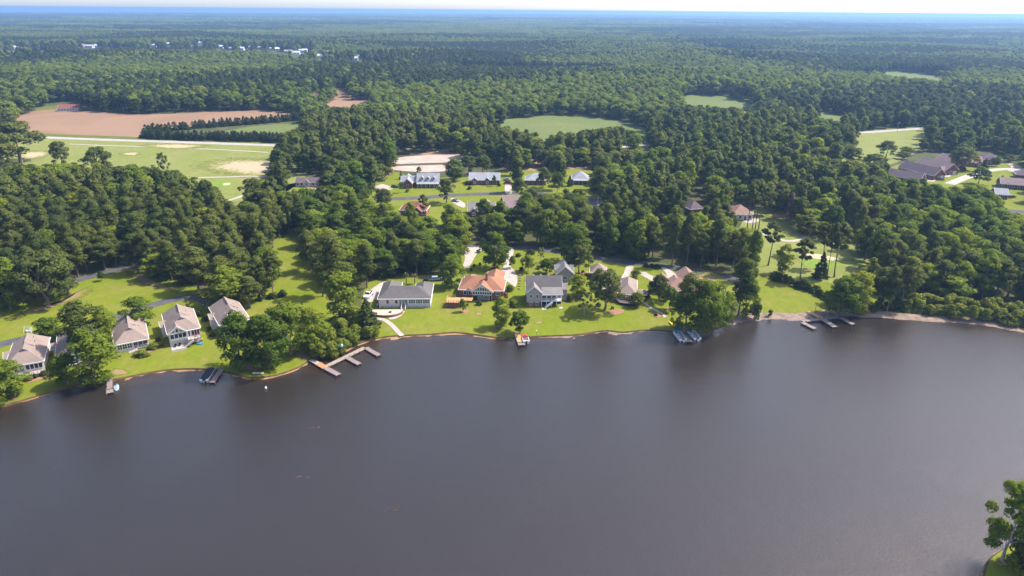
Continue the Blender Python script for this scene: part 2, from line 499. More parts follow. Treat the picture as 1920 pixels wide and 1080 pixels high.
def water_mat(name, wav=1.0, murk=(0.066, 0.053, 0.048), cloud=.24, tint=(0.72, 0.66, 0.60), rough=0.06, ior=1.72):
    t = NT(name); p = t.pos()
    t.t.nodes.remove(t.b)
    tr = t.n("ShaderNodeBsdfTransparent"); tr.inputs[0].default_value = (*tint, 1)
    gl = t.n("ShaderNodeBsdfGlossy"); gl.inputs["Roughness"].default_value = rough; gl.inputs["Color"].default_value = (1, .915, .80, 1)
    fr = t.n("ShaderNodeFresnel"); fr.inputs[0].default_value = ior
    # small wind ripples, calmer and rougher patches
    w1 = t.noise(t.stretch(p, (1.0, 2.4, 1), (0, 0, 0.5)), 1.5, 3, 0.6)
    w2 = t.noise(t.stretch(p, (1.0, 1.6, 1), (0, 0, -0.4)), 0.22, 2, 0.5)
    w3 = t.noise(p, 0.012, 4, 0.6, 1.0)
    h = t.math('ADD', t.math('MULTIPLY', w1, t.mapr(w3, 0.35, 0.65, 0.6, 1.15)), t.math('MULTIPLY', w2, 0.8))
    t.l(t.mapr(w3, 0.36, 0.64, rough * .55, rough * 1.5), gl.inputs["Roughness"])
    bp = t.n("ShaderNodeBump"); bp.inputs["Strength"].default_value = 0.34 * wav; bp.inputs["Distance"].default_value = 0.35
    t.l(h, bp.inputs["Height"])
    t.l(bp.outputs[0], gl.inputs["Normal"]); t.l(bp.outputs[0], fr.inputs["Normal"])
    mx = t.n("ShaderNodeMixShader")
    df = t.n("ShaderNodeBsdfDiffuse"); df.inputs[0].default_value = (*murk, 1); mm = t.n("ShaderNodeMixShader"); mm.inputs[0].default_value = cloud   # peaty, cloudy water
    t.l(tr.outputs[0], mm.inputs[1]); t.l(df.outputs[0], mm.inputs[2])
    t.l(fr.outputs[0], mx.inputs[0]); t.l(mm.outputs[0], mx.inputs[1]); t.l(gl.outputs[0], mx.inputs[2])
    t.l(mx.outputs[0], t.out.inputs["Surface"])
    MATS[name] = t.m
    return t.m
M_WATER = water_mat("lake_water")
tag(link("lake", mesh_np("lake", [(-500, -300, WZ), (500, -300, WZ), (500, 330, WZ), (-500, 330, WZ)], [(0, 1, 2, 3)], [M_WATER])), kind="structure")

# ---- sheets on the land
def sheet(name, px, mat, z=1.02, smooth=3, kind="structure"):
    P = [G(x, y, 1.0) for x, y in px]
    if smooth: P = smooth_line(P, smooth, True)
    return tag(link(name, cdt_sheet(name, [P], z, mat)), kind=kind)

def patch(name, px, mat, z):
    """a worn spot without a clean rim: 'mid' falls from 1 in the middle to 0 at the edge"""
    P = smooth_line([G(x, y, 1.0) for x, y in px], 4, True); c = sum(P, Vector()) / len(P); n = len(P)
    V = [(c.x, c.y, z)] + [(c.x + (p.x - c.x) * .5, c.y + (p.y - c.y) * .5, z) for p in P] + [(c.x + (p.x - c.x) * 1.25, c.y + (p.y - c.y) * 1.25, z) for p in P]
    F_ = [(0, 1 + i, 1 + (i + 1) % n) for i in range(n)] + [(1 + i, 1 + n + i, 1 + n + (i + 1) % n, 1 + (i + 1) % n) for i in range(n)]
    me = mesh_np(name, V, F_, [mat]); a = me.attributes.new("mid", 'FLOAT', 'POINT'); a.data.foreach_set("value", np.array([1.0] + [.62] * n + [0.0] * n, np.float32))
    return tag(link(name, me), kind="structure")
def worn_mat(name, soil, green, dry, amt=.5):
    t = NT(name); p = t.pos(); a = t.n("ShaderNodeAttribute"); a.attribute_name = "mid"
    n1 = t.noise(p, .35, 6, .7, .6); n2 = t.noise(p, 2.5, 4, .7)
    f = t.math('ADD', a.outputs["Fac"], t.math('MULTIPLY', t.math('SUBTRACT', n1, .5), 1.5))
    g = t.mix(t.mapr(n2, .3, .7), green, dry)
    s_ = t.mix(t.mapr(n2, .3, .75, 0, .6), soil, tuple(x * .7 for x in soil))
    c = t.mix(t.mapr(f, amt - .12, amt + .16), g, s_)
    tr = t.n("ShaderNodeBsdfTransparent"); mx = t.n("ShaderNodeMixShader"); t.l(t.mapr(f, .08, .3), mx.inputs[0]); t.l(tr.outputs[0], mx.inputs[1]); t.l(t.b.outputs[0], mx.inputs[2]); t.l(mx.outputs[0], t.out.inputs["Surface"])
    return t.done(c, .95, .1)
M_WORN = worn_mat("worn_turf", (0.25, 0.165, 0.10), (0.12, 0.145, 0.012), (0.17, 0.145, 0.035), .45)
M_WASTE = worn_mat("sandy_turf", (0.40, 0.315, 0.20), (0.125, 0.150, 0.022), (0.21, 0.195, 0.06), .48)

def shore_part(x0, x1):
    out = []
    for p in inner_line[:len(shore_far)]:
        x = project([[p.x, p.y, 1.0]])[0][0]
        if x0 <= x <= x1: out.append(p)
    return out

def shore_lawn(name, x0, x1, back_px, mat):
    P = shore_part(x0, x1) + smooth_line([G(x, y, 1.0) for x, y in back_px], 3)
    return tag(link(name, cdt_sheet(name, [P], 1.02, mat)), kind="structure")

def ribbon(name, px, width, mat, z=1.05, n=6, taper=None):
    P = smooth_line([G(x, y, 1.0) for x, y in px], n); V, Fq = [], []
    for i, p in enumerate(P):
        d = (P[min(i + 1, len(P) - 1)] - P[max(i - 1, 0)]); d.z = 0; d.normalize(); s = Vector((-d.y, d.x, 0))
        w = width if taper is None else width + (taper - width) * i / (len(P) - 1)
        V += [p + s * w / 2 + Vector((0, 0, z - 1)), p - s * w / 2 + Vector((0, 0, z - 1))]
    for i in range(len(P) - 1): Fq.append((2 * i + 1, 2 * i + 3, 2 * i + 2, 2 * i))
    return tag(link(name, mesh_np(name, V, Fq, [mat])), kind="structure")

shore_lawn("lawn", -230, 590, [(600, 655), (640, 600), (650, 560), (620, 480), (565, 428), (500, 440), (500, 515), (470, 545), (430, 575), (400, 550), (340, 530), (262, 505), (232, 505), (222, 499), (145, 522), (130, 545), (60, 560), (-60, 575), (-260, 600)], M_LAWN)
shore_lawn("lawn", 690, 1330, [(1350, 590), (1380, 545), (1345, 512), (1240, 494), (1100, 478), (1000, 466), (870, 462), (850, 500), (815, 512), (760, 520), (690, 530), (675, 600)], M_LAWN)
shore_lawn("lawn", 1395, 1660, [(1680, 560), (1600, 520), (1540, 510), (1440, 480), (1405, 520), (1385, 570)], M_LAWN)
sheet("fairway", [(1400, 405), (1385, 440), (1410, 500), (1440, 516), (1540, 530), (1620, 525), (1660, 490), (1650, 455), (1560, 430), (1480, 400), (1430, 388)], M_FAIR, 1.03)
sheet("lawn", [(650, 350), (735, 322), (800, 335), (1000, 318), (1120, 322), (1130, 372), (1020, 390), (960, 400), (930, 420), (850, 425), (790, 415), (700, 392)], M_LAWN)
sheet("golf_course", [(-160, 265), (88, 257), (300, 264), (520, 271), (640, 279), (590, 305), (560, 345), (470, 390), (420, 380), (370, 350), (300, 325), (150, 335), (0, 325), (-160, 335)], M_FAIR)
sheet("golf_course", [(1480, 330), (1540, 305), (1600, 285), (1602, 252), (1735, 236), (1760, 250), (1710, 290), (1660, 312), (1600, 330), (1530, 340)], M_FAIR)
sheet("lawn", [(1640, 345), (1680, 310), (1800, 300), (1960, 290), (1990, 410), (1880, 405), (1860, 360), (1750, 360)], M_LAWN)
sheet("lawn", [(520, 352), (560, 342), (620, 336), (650, 345), (600, 362), (540, 366)], M_LAWN)
sheet("lawn", [(0, 212), (60, 200), (150, 198), (160, 206), (60, 212)], M_ROUGH_GRASS)
# near spit
sp = [Vector((p.x, p.y)) for p in inner_line[len(shore_far) + len(right_end):len(shore_far) + len(right_end) + len(shore_near)]]
tag(link("lawn", cdt_sheet("lawn", [sp + [Vector((130, 60)), Vector((300, 60)), Vector((310, 110))]], 1.02, M_LAWN)), kind="structure")

FIELDS = [
    ("ploughed_field", [(20, 226), (45, 211), (105, 205), (150, 207), (270, 215), (400, 209), (500, 207), (585, 212), (560, 224), (400, 236), (265, 248), (262, 261), (180, 259), (80, 257)], M_FIELD),
    ("ploughed_field", [(560, 215), (590, 172), (660, 164), (720, 180), (700, 196), (620, 206)], M_FIELD),
    ("crop_field", [(400, 254), (470, 237), (580, 231), (590, 245), (520, 262)], M_CROP),
    ("crop_field", [(880, 226), (960, 222), (1040, 216), (1100, 218), (1165, 227), (1207, 240), (1215, 262), (1100, 268), (990, 270), (940, 250)], M_CROP),
    ("crop_field", [(1275, 192), (1288, 178), (1375, 179), (1420, 186), (1425, 204), (1350, 208), (1280, 204)], M_CROP),
    ("crop_field", [(1490, 212), (1512, 208), (1540, 209), (1605, 221), (1590, 232), (1520, 228)], M_CROP),
    ("crop_field", [(1640, 140), (1665, 133), (1790, 143), (1770, 152), (1690, 150)], M_CROP)]
for nm, px, m in FIELDS: sheet(nm, px, m, 1.04, 2)

# highway, streets, drives
ribbon("highway", [(-200, 244), (88, 258), (300, 265.5), (510, 272.5), (640, 278), (900, 282), (1190, 274), (1400, 262), (1610, 249), (1727, 241), (2100, 214)], 8.5, M_HWY, 1.08, 8)
ribbon("road_verge", [(-200, 241), (88, 255), (300, 262.5), (510, 269), (640, 275), (900, 278), (1190, 270), (1400, 258), (1610, 246), (1727, 238), (2100, 211)], 20, M_ROUGH_GRASS, 1.06, 8)
ribbon("cart_path", [(130, 270), (200, 273), (300, 276), (420, 281), (505, 286)], 2.2, M_CONC, 1.06)
ribbon("cart_path", [(372, 333), (420, 332), (470, 330.5), (500, 333), (512, 345), (470, 362), (430, 376)], 2.6, M_CONC, 1.08)
ribbon("street", [(-120, 560), (0, 545), (90, 533), (145, 524), (190, 513), (226, 503), (300, 480)], 6.0, M_ASPH, 1.06)
ribbon("street", [(-160, 690), (0, 646), (60, 634), (100, 627), (170, 606), (240, 588), (290, 571), (330, 561), (365, 557), (385, 563), (398, 572)], 5.0, M_ASPH, 1.06)
ribbon("street", [(760, 446), (830, 458), (880, 464), (950, 463), (1010, 467), (1090, 480), (1180, 492), (1260, 502), (1330, 514), (1400, 530)], 5.5, M_ASPH, 1.06)
ribbon("street", [(660, 400), (690, 383), (716, 374), (750, 372.5), (800, 370), (850, 366), (900, 364), (970, 362), (1060, 366)], 6.5, M_ASPH, 1.06)
ribbon("street", [(1990, 405), (1930, 398), (1880, 396), (1840, 402), (1780, 420)], 7, M_ASPH, 1.06)
ribbon("street", [(1990, 330), (1920, 318), (1870, 318), (1830, 326), (1780, 345)], 6, M_CONC, 1.06)
ribbon("street", [(1900, 322), (1905, 312), (1880, 303), (1850, 297)], 6, M_CONC, 1.07)
ribbon("cart_path", [(1380, 436), (1425, 438), (1450, 446), (1478, 452), (1500, 450), (1525, 443), (1560, 446), (1610, 455)], 2.8, M_CONC, 1.07)
sheet("sand_bunker", [(1495, 480), (1512, 476), (1535, 477), (1560, 482), (1577, 487), (1570, 489), (1540, 487), (1515, 483)], M_SAND, 1.08, 3)
sheet("putting_green", [(1500, 486), (1530, 487), (1560, 490), (1582, 494), (1570, 502), (1535, 505), (1505, 497)], M_GREEN, 1.07, 3)
sheet("putting_green", [(395, 340), (430, 338), (440, 345), (425, 352), (400, 349)], M_GREEN, 1.07, 3)
sheet("sand_bunker", [(418, 345), (427, 343), (433, 345), (428, 347.5), (420, 347.5)], M_SAND, 1.09, 3)
patch("sand_waste", [(375, 312), (420, 300), (470, 298), (520, 300), (565, 308), (550, 325), (500, 331), (450, 329), (410, 322)], M_WASTE, 1.06)
patch("sand_waste", [(270, 272), (330, 270), (385, 273), (350, 279), (290, 277)], M_WASTE, 1.07)
patch("sand_waste", [(225, 289), (245, 285.5), (262, 287), (252, 292)], M_WASTE, 1.07)
patch("sand_waste", [(30, 290), (60, 283), (95, 285), (80, 295), (45, 298)], M_WASTE, 1.07)
sheet("graded_lot", [(738, 307), (746, 296), (800, 291), (868, 291), (885, 299), (850, 304), (790, 306)], M_LOT, 1.05, 3)
sheet("graded_lot", [(736, 318), (742, 312), (800, 310), (850, 309), (856, 318), (800, 323)], M_LOT, 1.05, 3)
sheet("graded_lot", [(560, 345), (600, 330), (660, 325), (740, 318), (700, 345), (620, 360)], M_DIRT, 1.04, 3)
sheet("graded_lot", [(740, 284), (900, 277), (1110, 290), (1160, 300), (1120, 312), (980, 320), (900, 300)], M_DIRT, 1.03, 3)
# drives and walks of the lake houses
sheet("driveway", [(870, 466), (900, 464), (905, 468), (893, 478), (880, 500), (868, 502), (872, 484)], M_CONC, 1.08, 3)
sheet("driveway", [(947, 464), (962, 465), (962, 478), (955, 495), (965, 508), (970, 522), (966, 538), (952, 528), (938, 520), (944, 500), (950, 482)], M_CONC, 1.08, 3)
sheet("driveway", [(680, 562), (693, 545), (720, 528), (732, 535), (712, 552), (698, 566)], M_CONC, 1.08, 3)
sheet("driveway", [(1175, 500), (1188, 500), (1182, 512), (1180, 520), (1190, 545), (1183, 552), (1165, 525), (1170, 512)], M_CONC, 1.08, 3)
ribbon("driveway", [(1203, 511), (1213, 517), (1226, 524), (1236, 531)], 3.6, M_CONC, 1.08)
sheet("driveway", [(1238, 502), (1252, 504), (1268, 516), (1262, 528), (1250, 525), (1249, 512)], M_CONC, 1.08, 3)
ribbon("garden_walk", [(706, 597), (722, 601), (735, 610), (746, 622), (754, 630)], 1.7, M_CONC, 1.09, 6)
ribbon("garden_walk", [(730, 598), (740, 596), (750, 590), (755, 583)], 1.7, M_CONC, 1.10, 6)
ribbon("garden_walk", [(1202, 558), (1205, 566), (1220, 577), (1235, 585), (1248, 595)], 1.3, M_CONC, 1.09, 6)
sheet("driveway", [(716, 345), (735, 352), (732, 356), (700, 354)], M_CONC, 1.08, 2)
sheet("driveway", [(947, 346), (957, 346), (960, 362), (948, 363)], M_CONC, 1.08, 2)
sheet("driveway", [(845, 372), (858, 374), (872, 382), (870, 390), (850, 381)], M_CONC, 1.08, 2)
sheet("driveway", [(1738, 332), (1757, 334), (1750, 341), (1730, 338)], M_CONC, 1.08, 2)
sheet("driveway", [(1765, 325), (1785, 324), (1780, 332), (1764, 330)], M_CONC, 1.08, 2)
sheet("driveway", [(1395, 410), (1415, 408), (1425, 415), (1400, 419)], M_CONC, 1.08, 2)
# flower beds, worn and bare ground
for px in ([(1142, 582), (1152, 579), (1165, 580), (1170, 585), (1158, 590), (1142, 588)], [(1183, 573), (1195, 570), (1204, 573), (1196, 578)], [(1222, 590), (1232, 587), (1242, 591), (1234, 596)],
           [(1246, 578), (1255, 576), (1258, 579), (1250, 582)], [(1082, 512), (1092, 508), (1103, 509), (1100, 514)], [(268, 668), (280, 662), (296, 655), (298, 648), (285, 656), (270, 660)],
           [(50, 712), (80, 700), (98, 694), (100, 702), (75, 712), (55, 718)], [(862, 583), (870, 580), (880, 583), (872, 587)]):
    sheet("mulch_bed", px, M_MULCH, 1.09, 3)
for px in ([(207, 700), (214, 691), (232, 694), (242, 699), (236, 702), (214, 704)], [(60, 577), (110, 568), (150, 545), (160, 540), (165, 548), (140, 562), (90, 580), (30, 595)],
           [(440, 688), (470, 680), (500, 688), (485, 697), (450, 695)], [(555, 660), (575, 655), (592, 668), (580, 676), (560, 672)], [(1000, 606), (1012, 602), (1020, 604), (1010, 608)],
           [(890, 588), (900, 585), (905, 589), (895, 592)], [(240, 512), (262, 515), (300, 532), (330, 548), (300, 540), (262, 528)], [(1310, 612), (1330, 600), (1352, 596), (1355, 604), (1335, 612), (1315, 620)],
           [(1290, 520), (1340, 512), (1350, 530), (1330, 545), (1300, 540)], [(15, 740), (30, 730), (34, 745), (22, 752)], [(1440, 400), (1480, 392), (1500, 400), (1480, 412), (1450, 410)]):
    patch("bare_ground", px, M_WORN, 1.075)
patch("bare_ground", [(1868, 1052), (1880, 1047), (1895, 1053), (1888, 1060), (1872, 1062)], M_WORN, 1.06)

# far river and a bay, pale under the sky
M_FARW = water_mat("river_water", 0.0, rough=0.03)
def far_sheet(name, px, mat, z=1.6):
    return tag(link(name, cdt_sheet(name, [[G(x, y, 1.0) for x, y in px]], z, mat)), kind="structure")
far_sheet("river", [(-300, 13.5), (0, 16.8), (330, 19), (800, 22.6), (1300, 26.3), (1340, 27.2), (1290, 27.9), (960, 27.6), (500, 26.4), (200, 25.6), (0, 25.4), (-300, 24)], M_FARW, 2.0)
far_sheet("bay", [(-120, 42), (0, 43.5), (28, 44.5), (50, 46), (30, 48.5), (10, 50.5), (-120, 51)], M_FARW, 2.0)
# ---------------------------------------------------------------- trees
M_BROAD = foliage_mat("broad_leaves", [(0.12, (0.052, 0.088, 0.016)), (0.4, (0.088, 0.132, 0.018)), (0.65, (0.135, 0.178, 0.020)), (0.9, (0.200, 0.225, 0.026))], 0.38)
M_BRIGHT = foliage_mat("bright_leaves", [(0.15, (0.105, 0.155, 0.020)), (0.5, (0.160, 0.205, 0.024)), (0.85, (0.215, 0.235, 0.032))], 0.38)
M_OAK = foliage_mat("oak_leaves", [(0.12, (0.062, 0.082, 0.022)), (0.5, (0.098, 0.118, 0.028)), (0.9, (0.145, 0.155, 0.040))], 0.32)
M_PINE = foliage_mat("pine_needles", [(0.12, (0.058, 0.080, 0.021)), (0.5, (0.094, 0.116, 0.026)), (0.9, (0.142, 0.156, 0.034))], 0.32)
M_CEDAR = foliage_mat("cedar_needles", [(0.12, (0.030, 0.050, 0.022)), (0.6, (0.055, 0.078, 0.028)), (0.9, (0.080, 0.102, 0.034))], 0.25)
M_SHRUB = foliage_mat("shrub_leaves", [(0.12, (0.085, 0.120, 0.019)), (0.5, (0.145, 0.172, 0.026)), (0.9, (0.21, 0.215, 0.038))], 0.36)
M_HEDGE = foliage_mat("dark_shrub_leaves", [(0.12, (0.034, 0.056, 0.015)), (0.6, (0.066, 0.090, 0.022)), (0.9, (0.10, 0.120, 0.028))], 0.33)
M_PALM = foliage_mat("palm_fronds", [(0.12, (0.13, 0.13, 0.045)), (0.6, (0.20, 0.19, 0.07)), (0.9, (0.27, 0.24, 0.10))], 0.3)
M_REDLEAF = foliage_mat("red_leaves", [(0.1, (0.10, 0.03, 0.025)), (0.9, (0.17, 0.06, 0.04))], 0.35)
M_FAR = foliage_mat("far_pine_canopy", [(0.15, (0.030, 0.045, 0.016)), (0.5, (0.048, 0.065, 0.019)), (0.85, (0.072, 0.088, 0.024))], 0.3, 0.6, 0.006)
M_FARL = foliage_mat("far_leafy_canopy", [(0.15, (0.080, 0.112, 0.021)), (0.5, (0.122, 0.160, 0.026)), (0.85, (0.175, 0.205, 0.034))], 0.32, 0.6, 0.006)
M_DRY = foliage_mat("dying_needles", [(0.1, (0.15, 0.10, 0.07)), (0.9, (0.21, 0.15, 0.105))], 0.2)
M_BARK = plain("bark", (0.17, 0.125, 0.095), 0.35, 2.0, 0.95, 0.1, bump=0.5)
M_BARK_PALE = plain("pale_bark", (0.33, 0.28, 0.24), 0.3, 2.0, 0.95, 0.1, bump=0.4)

def leaf_quads(C, N, size, r, aspect=0.7):
    """C centres (n,3), N facing (n,3) -> corners (4n,3) of lozenge leaves"""
    n = len(C)
    N = N / (np.linalg.norm(N, axis=1, keepdims=True) + 1e-9)
    a = r.normal(size=(n, 3)); U = np.cross(N, a); U /= (np.linalg.norm(U, axis=1, keepdims=True) + 1e-9); W = np.cross(N, U)
    s = (size * r.uniform(0.6, 1.35, n))[:, None]
    bend = N * s * 0.18
    V = np.stack([C - U * s, C - W * s * aspect + bend, C + U * s, C + W * s * aspect + bend], 1)
    return V.reshape(-1, 3)

def crown_mesh(name, mat, seed, kind, n_leaf, leaf):
    """unit tree: height 1, crown about 1 wide for 'scale' to stretch; returns crown mesh (x,y in crown radii, z in heights)"""
    r = np.random.default_rng(seed)
    cl = []                                                   # clumps: centre xyz, radius (xy), radius z
    if kind == 'broad':
        nc = 54
        for k in range(nc):
            u = r.uniform(0, 2 * math.pi); h = r.uniform(0, 1) ** 0.85
            prof = math.sin(math.pi * min(1, 0.13 + 0.80 * h)) ** 0.62
            rad = prof * (r.uniform(0.42, 0.88) if r.random() < .8 else r.uniform(0, .4))
            cl.append((rad * math.cos(u), rad * math.sin(u), 0.07 + 0.83 * h, r.uniform(0.20, 0.34), r.uniform(0.060, 0.10)))
        cl.append((0, 0, 0.92, 0.3, 0.07))
    elif kind == 'dome':                                       # crown of a closed canopy: a few broad lobes
        nc = 20
        for k in range(nc):
            u = r.uniform(0, 2 * math.pi); h = r.uniform(0, 1) ** .8
            rad = math.sqrt(max(.03, 1 - h ** 2)) * r.uniform(.3, .8)
            cl.append((rad * math.cos(u), rad * math.sin(u), .28 + .56 * h, r.uniform(.28, .46), r.uniform(.10, .16)))
        cl.append((0, 0, .86, .4, .12))
    elif kind == 'oval':
        nc = 44
        for k in range(nc):
            u = r.uniform(0, 2 * math.pi); h = r.uniform(0, 1)
            prof = math.sin(math.pi * (0.16 + 0.78 * h)) ** 0.8
            rad = prof * r.uniform(0.35, 0.85)
            cl.append((rad * math.cos(u), rad * math.sin(u), 0.07 + 0.85 * h, r.uniform(0.24, 0.36), r.uniform(0.05, 0.085)))
        cl.append((0, 0, 0.95, 0.2, 0.05))
    elif kind == 'oak':
        nc = 52
        for k in range(nc):
            u = r.uniform(0, 2 * math.pi); h = r.uniform(0, 1) ** 0.7
            prof = math.sqrt(max(0.02, 1 - (h * 0.98) ** 2.4)) if h > .25 else 0.72 + h
            rad = prof * r.uniform(0.35, 0.92)
            cl.append((rad * math.cos(u), rad * math.sin(u), 0.24 + 0.66 * h, r.uniform(0.15, 0.27), r.uniform(0.055, 0.09)))
    elif kind == 'pine':
        # whorls of drooping sprays on the upper part of the stem, rounded at the top
        nc = 48; z0 = r.uniform(0.24, 0.34)
        for k in range(nc):
            u = r.uniform(0, 2 * math.pi); h = r.uniform(0, 1) ** 0.8
            prof = (1 - h ** 2.8) ** 0.55 * (0.66 + 0.34 * min(1, h / 0.3))
            rad = prof * (r.uniform(0.35, 0.80) if k % 4 else r.uniform(0, .35))
            cl.append((rad * math.cos(u), rad * math.sin(u), z0 + (0.93 - z0) * h, r.uniform(0.24, 0.38), r.uniform(0.045, 0.080)))
        cl.append((0, 0, 0.945, 0.24, 0.05))
    elif kind == 'tallpine':
        # open-grown pine: tufted crown in the top 45 per cent, gaps between sprays
        nc = 30; z0 = r.uniform(0.50, 0.60)
        for k in range(nc):
            u = r.uniform(0, 2 * math.pi); h = r.uniform(0, 1)
            prof = (1 - h ** 2.2) ** 0.6 * (0.5 + 0.5 * min(1, h / 0.3))
            rad = prof * r.uniform(0.3, 0.95)
            cl.append((rad * math.cos(u), rad * math.sin(u), z0 + (0.96 - z0) * h + rad * 0.02, r.uniform(0.15, 0.25), r.uniform(0.022, 0.038)))
        cl.append((0, 0, 0.96, 0.2, 0.035))
    elif kind == 'cone':
        nc = 60
        for k in range(nc):
            u = r.uniform(0, 2 * math.pi); h = r.uniform(0, 1) ** 1.35
            rad = (1 - h) ** 0.8 * r.uniform(0.45, 0.88) + 0.02
            cl.append((rad * math.cos(u), rad * math.sin(u), 0.05 + 0.90 * h, 0.10 + 0.24 * (1 - h), 0.045))
        cl.append((0, 0, 0.96, 0.08, 0.04))
    elif kind == 'bush':
        nc = 24
        for k in range(nc):
            u = r.uniform(0, 2 * math.pi); h = r.uniform(0, 1)
            rad = math.sqrt(max(0.05, 1 - h ** 2)) * r.uniform(0.2, 0.8)
            cl.append((rad * math.cos(u), rad * math.sin(u), 0.12 + 0.72 * h, r.uniform(0.25, 0.4), r.uniform(0.14, 0.22)))
    elif kind == 'sparse2':
        nc = 46
        for k in range(nc):
            u = r.uniform(0, 2 * math.pi); h = r.uniform(0, 1) ** 0.85
            rad = math.sin(math.pi * (0.18 + 0.72 * h)) ** .7 * r.uniform(0.25, 0.92)
            cl.append((rad * math.cos(u), rad * math.sin(u), 0.13 + 0.79 * h, r.uniform(0.15, 0.26), r.uniform(0.04, 0.075)))
    elif kind == 'sparse':
        nc = 26
        for k in range(nc):
            u = r.uniform(0, 2 * math.pi); h = r.uniform(0, 1) ** 0.8
            rad = math.sin(math.pi * (0.2 + 0.7 * h)) * r.uniform(0.3, 1.0)
            cl.append((rad * math.cos(u), rad * math.sin(u), 0.36 + 0.58 * h, r.uniform(0.12, 0.2), r.uniform(0.04, 0.065)))
    cl = np.array(cl)
    w = cl[:, 3] ** 2 * (cl[:, 4] / cl[:, 3]) ** 0.5; w /= w.sum()
    ids = r.choice(len(cl), n_leaf, p=w)
    d = r.normal(size=(n_leaf, 3)); d /= np.linalg.norm(d, axis=1, keepdims=True)
    up = r.random(n_leaf) < 0.62; d[up, 2] = np.abs(d[up, 2])
    q = r.uniform(0.45, 1.08, n_leaf)[:, None] ** 0.6
    Cc = cl[ids]
    C = np.column_stack([Cc[:, 0], Cc[:, 1], Cc[:, 2]]) + d * q * np.column_stack([Cc[:, 3], Cc[:, 3], Cc[:, 4]])
    C[:, 2] = np.maximum(C[:, 2], 0.02)
    tint = r.random(len(cl))[ids] * 0.75 + r.random(n_leaf) * 0.25
    return cl, C, d, tint

def soft_normals(C, d, R, H, r):
    out = (C - np.array([0, 0, H * .48])) / np.array([R, R, H * .5])
    out /= np.maximum(np.linalg.norm(out, axis=1, keepdims=True), .35)
    v = d * .8 + out * .55 + r.normal(size=C.shape) * .22 + np.array([0, 0, .12])
    return v / (np.linalg.norm(v, axis=1, keepdims=True) + 1e-9)

def tree_kit(tag_, kind, mat, seeds, n_leaf, leaf_m, ref_h, ref_r, bark=M_BARK, trunk_r=0.22, low=False):
    """list of (crown mesh, trunk mesh) built at true size ref_h x ref_r"""
    kit = []
    for sd in seeds:
        cl, C, d, tint = crown_mesh(tag_, mat, sd, kind, n_leaf, leaf_m)
        r = np.random.default_rng(sd + 999)
        S = np.array([ref_r, ref_r, ref_h])
        C = C * S
        N = d * np.array([1, 1, 1.2]) + r.normal(size=C.shape) * 0.55
        SN = soft_normals(C, d, ref_r, ref_h, r)
        N = np.where((N * SN).sum(1, keepdims=True) < 0, -N, N)
        V = leaf_quads(C, N, leaf_m, r, 0.55 if 'pine' not in kind else 0.38)
        V[:, 2] = np.maximum(V[:, 2], 0.02)
        me = quads_mesh("crown", V, len(C), [mat], {"tint": tint}, None, SN)
        tk = None
        if not low:
            m = MB(); H = ref_h
            n = 7
            top = {'broad': .62, 'oval': .8, 'oak': .55, 'pine': .95, 'tallpine': .95, 'cone': .9, 'bush': .4, 'sparse': .6, 'sparse2': .7}[kind]
            segs = 5; px_, py_ = 0.0, 0.0; prev = Vector((0, 0, -0.1))
            path = [prev]
            for i in range(1, segs + 1):
                px_ += r.normal() * 0.012 * H; py_ += r.normal() * 0.012 * H
                path.append(Vector((px_, py_, H * top * i / segs)))
            for i in range(segs):
                m.tube(path[i], path[i + 1] + Vector((0, 0, .02)), trunk_r * (1 - 0.85 * i / segs) * (1.35 if i == 0 else 1), trunk_r * (1 - 0.85 * (i + 1) / segs), n)
            nb = {'bush': 6, 'cone': 4}.get(kind, 10)
            order = r.permutation(len(cl))[:nb]
            for k in order:
                e = Vector(cl[k][:3] * S)
                zz = max(0.12 * H, min(H * top * 0.92, e.z - (0.10 + 0.12 * r.random()) * H))
                f = zz / (H * top) * segs; i = min(segs - 1, int(f)); b = path[i].lerp(path[i + 1], f - i)
                m.tube(b, b.lerp(e, .92), trunk_r * 0.38, trunk_r * 0.1, 5)
            tk = m.mesh("trunk", bark)
        kit.append((me, tk))
    return kit

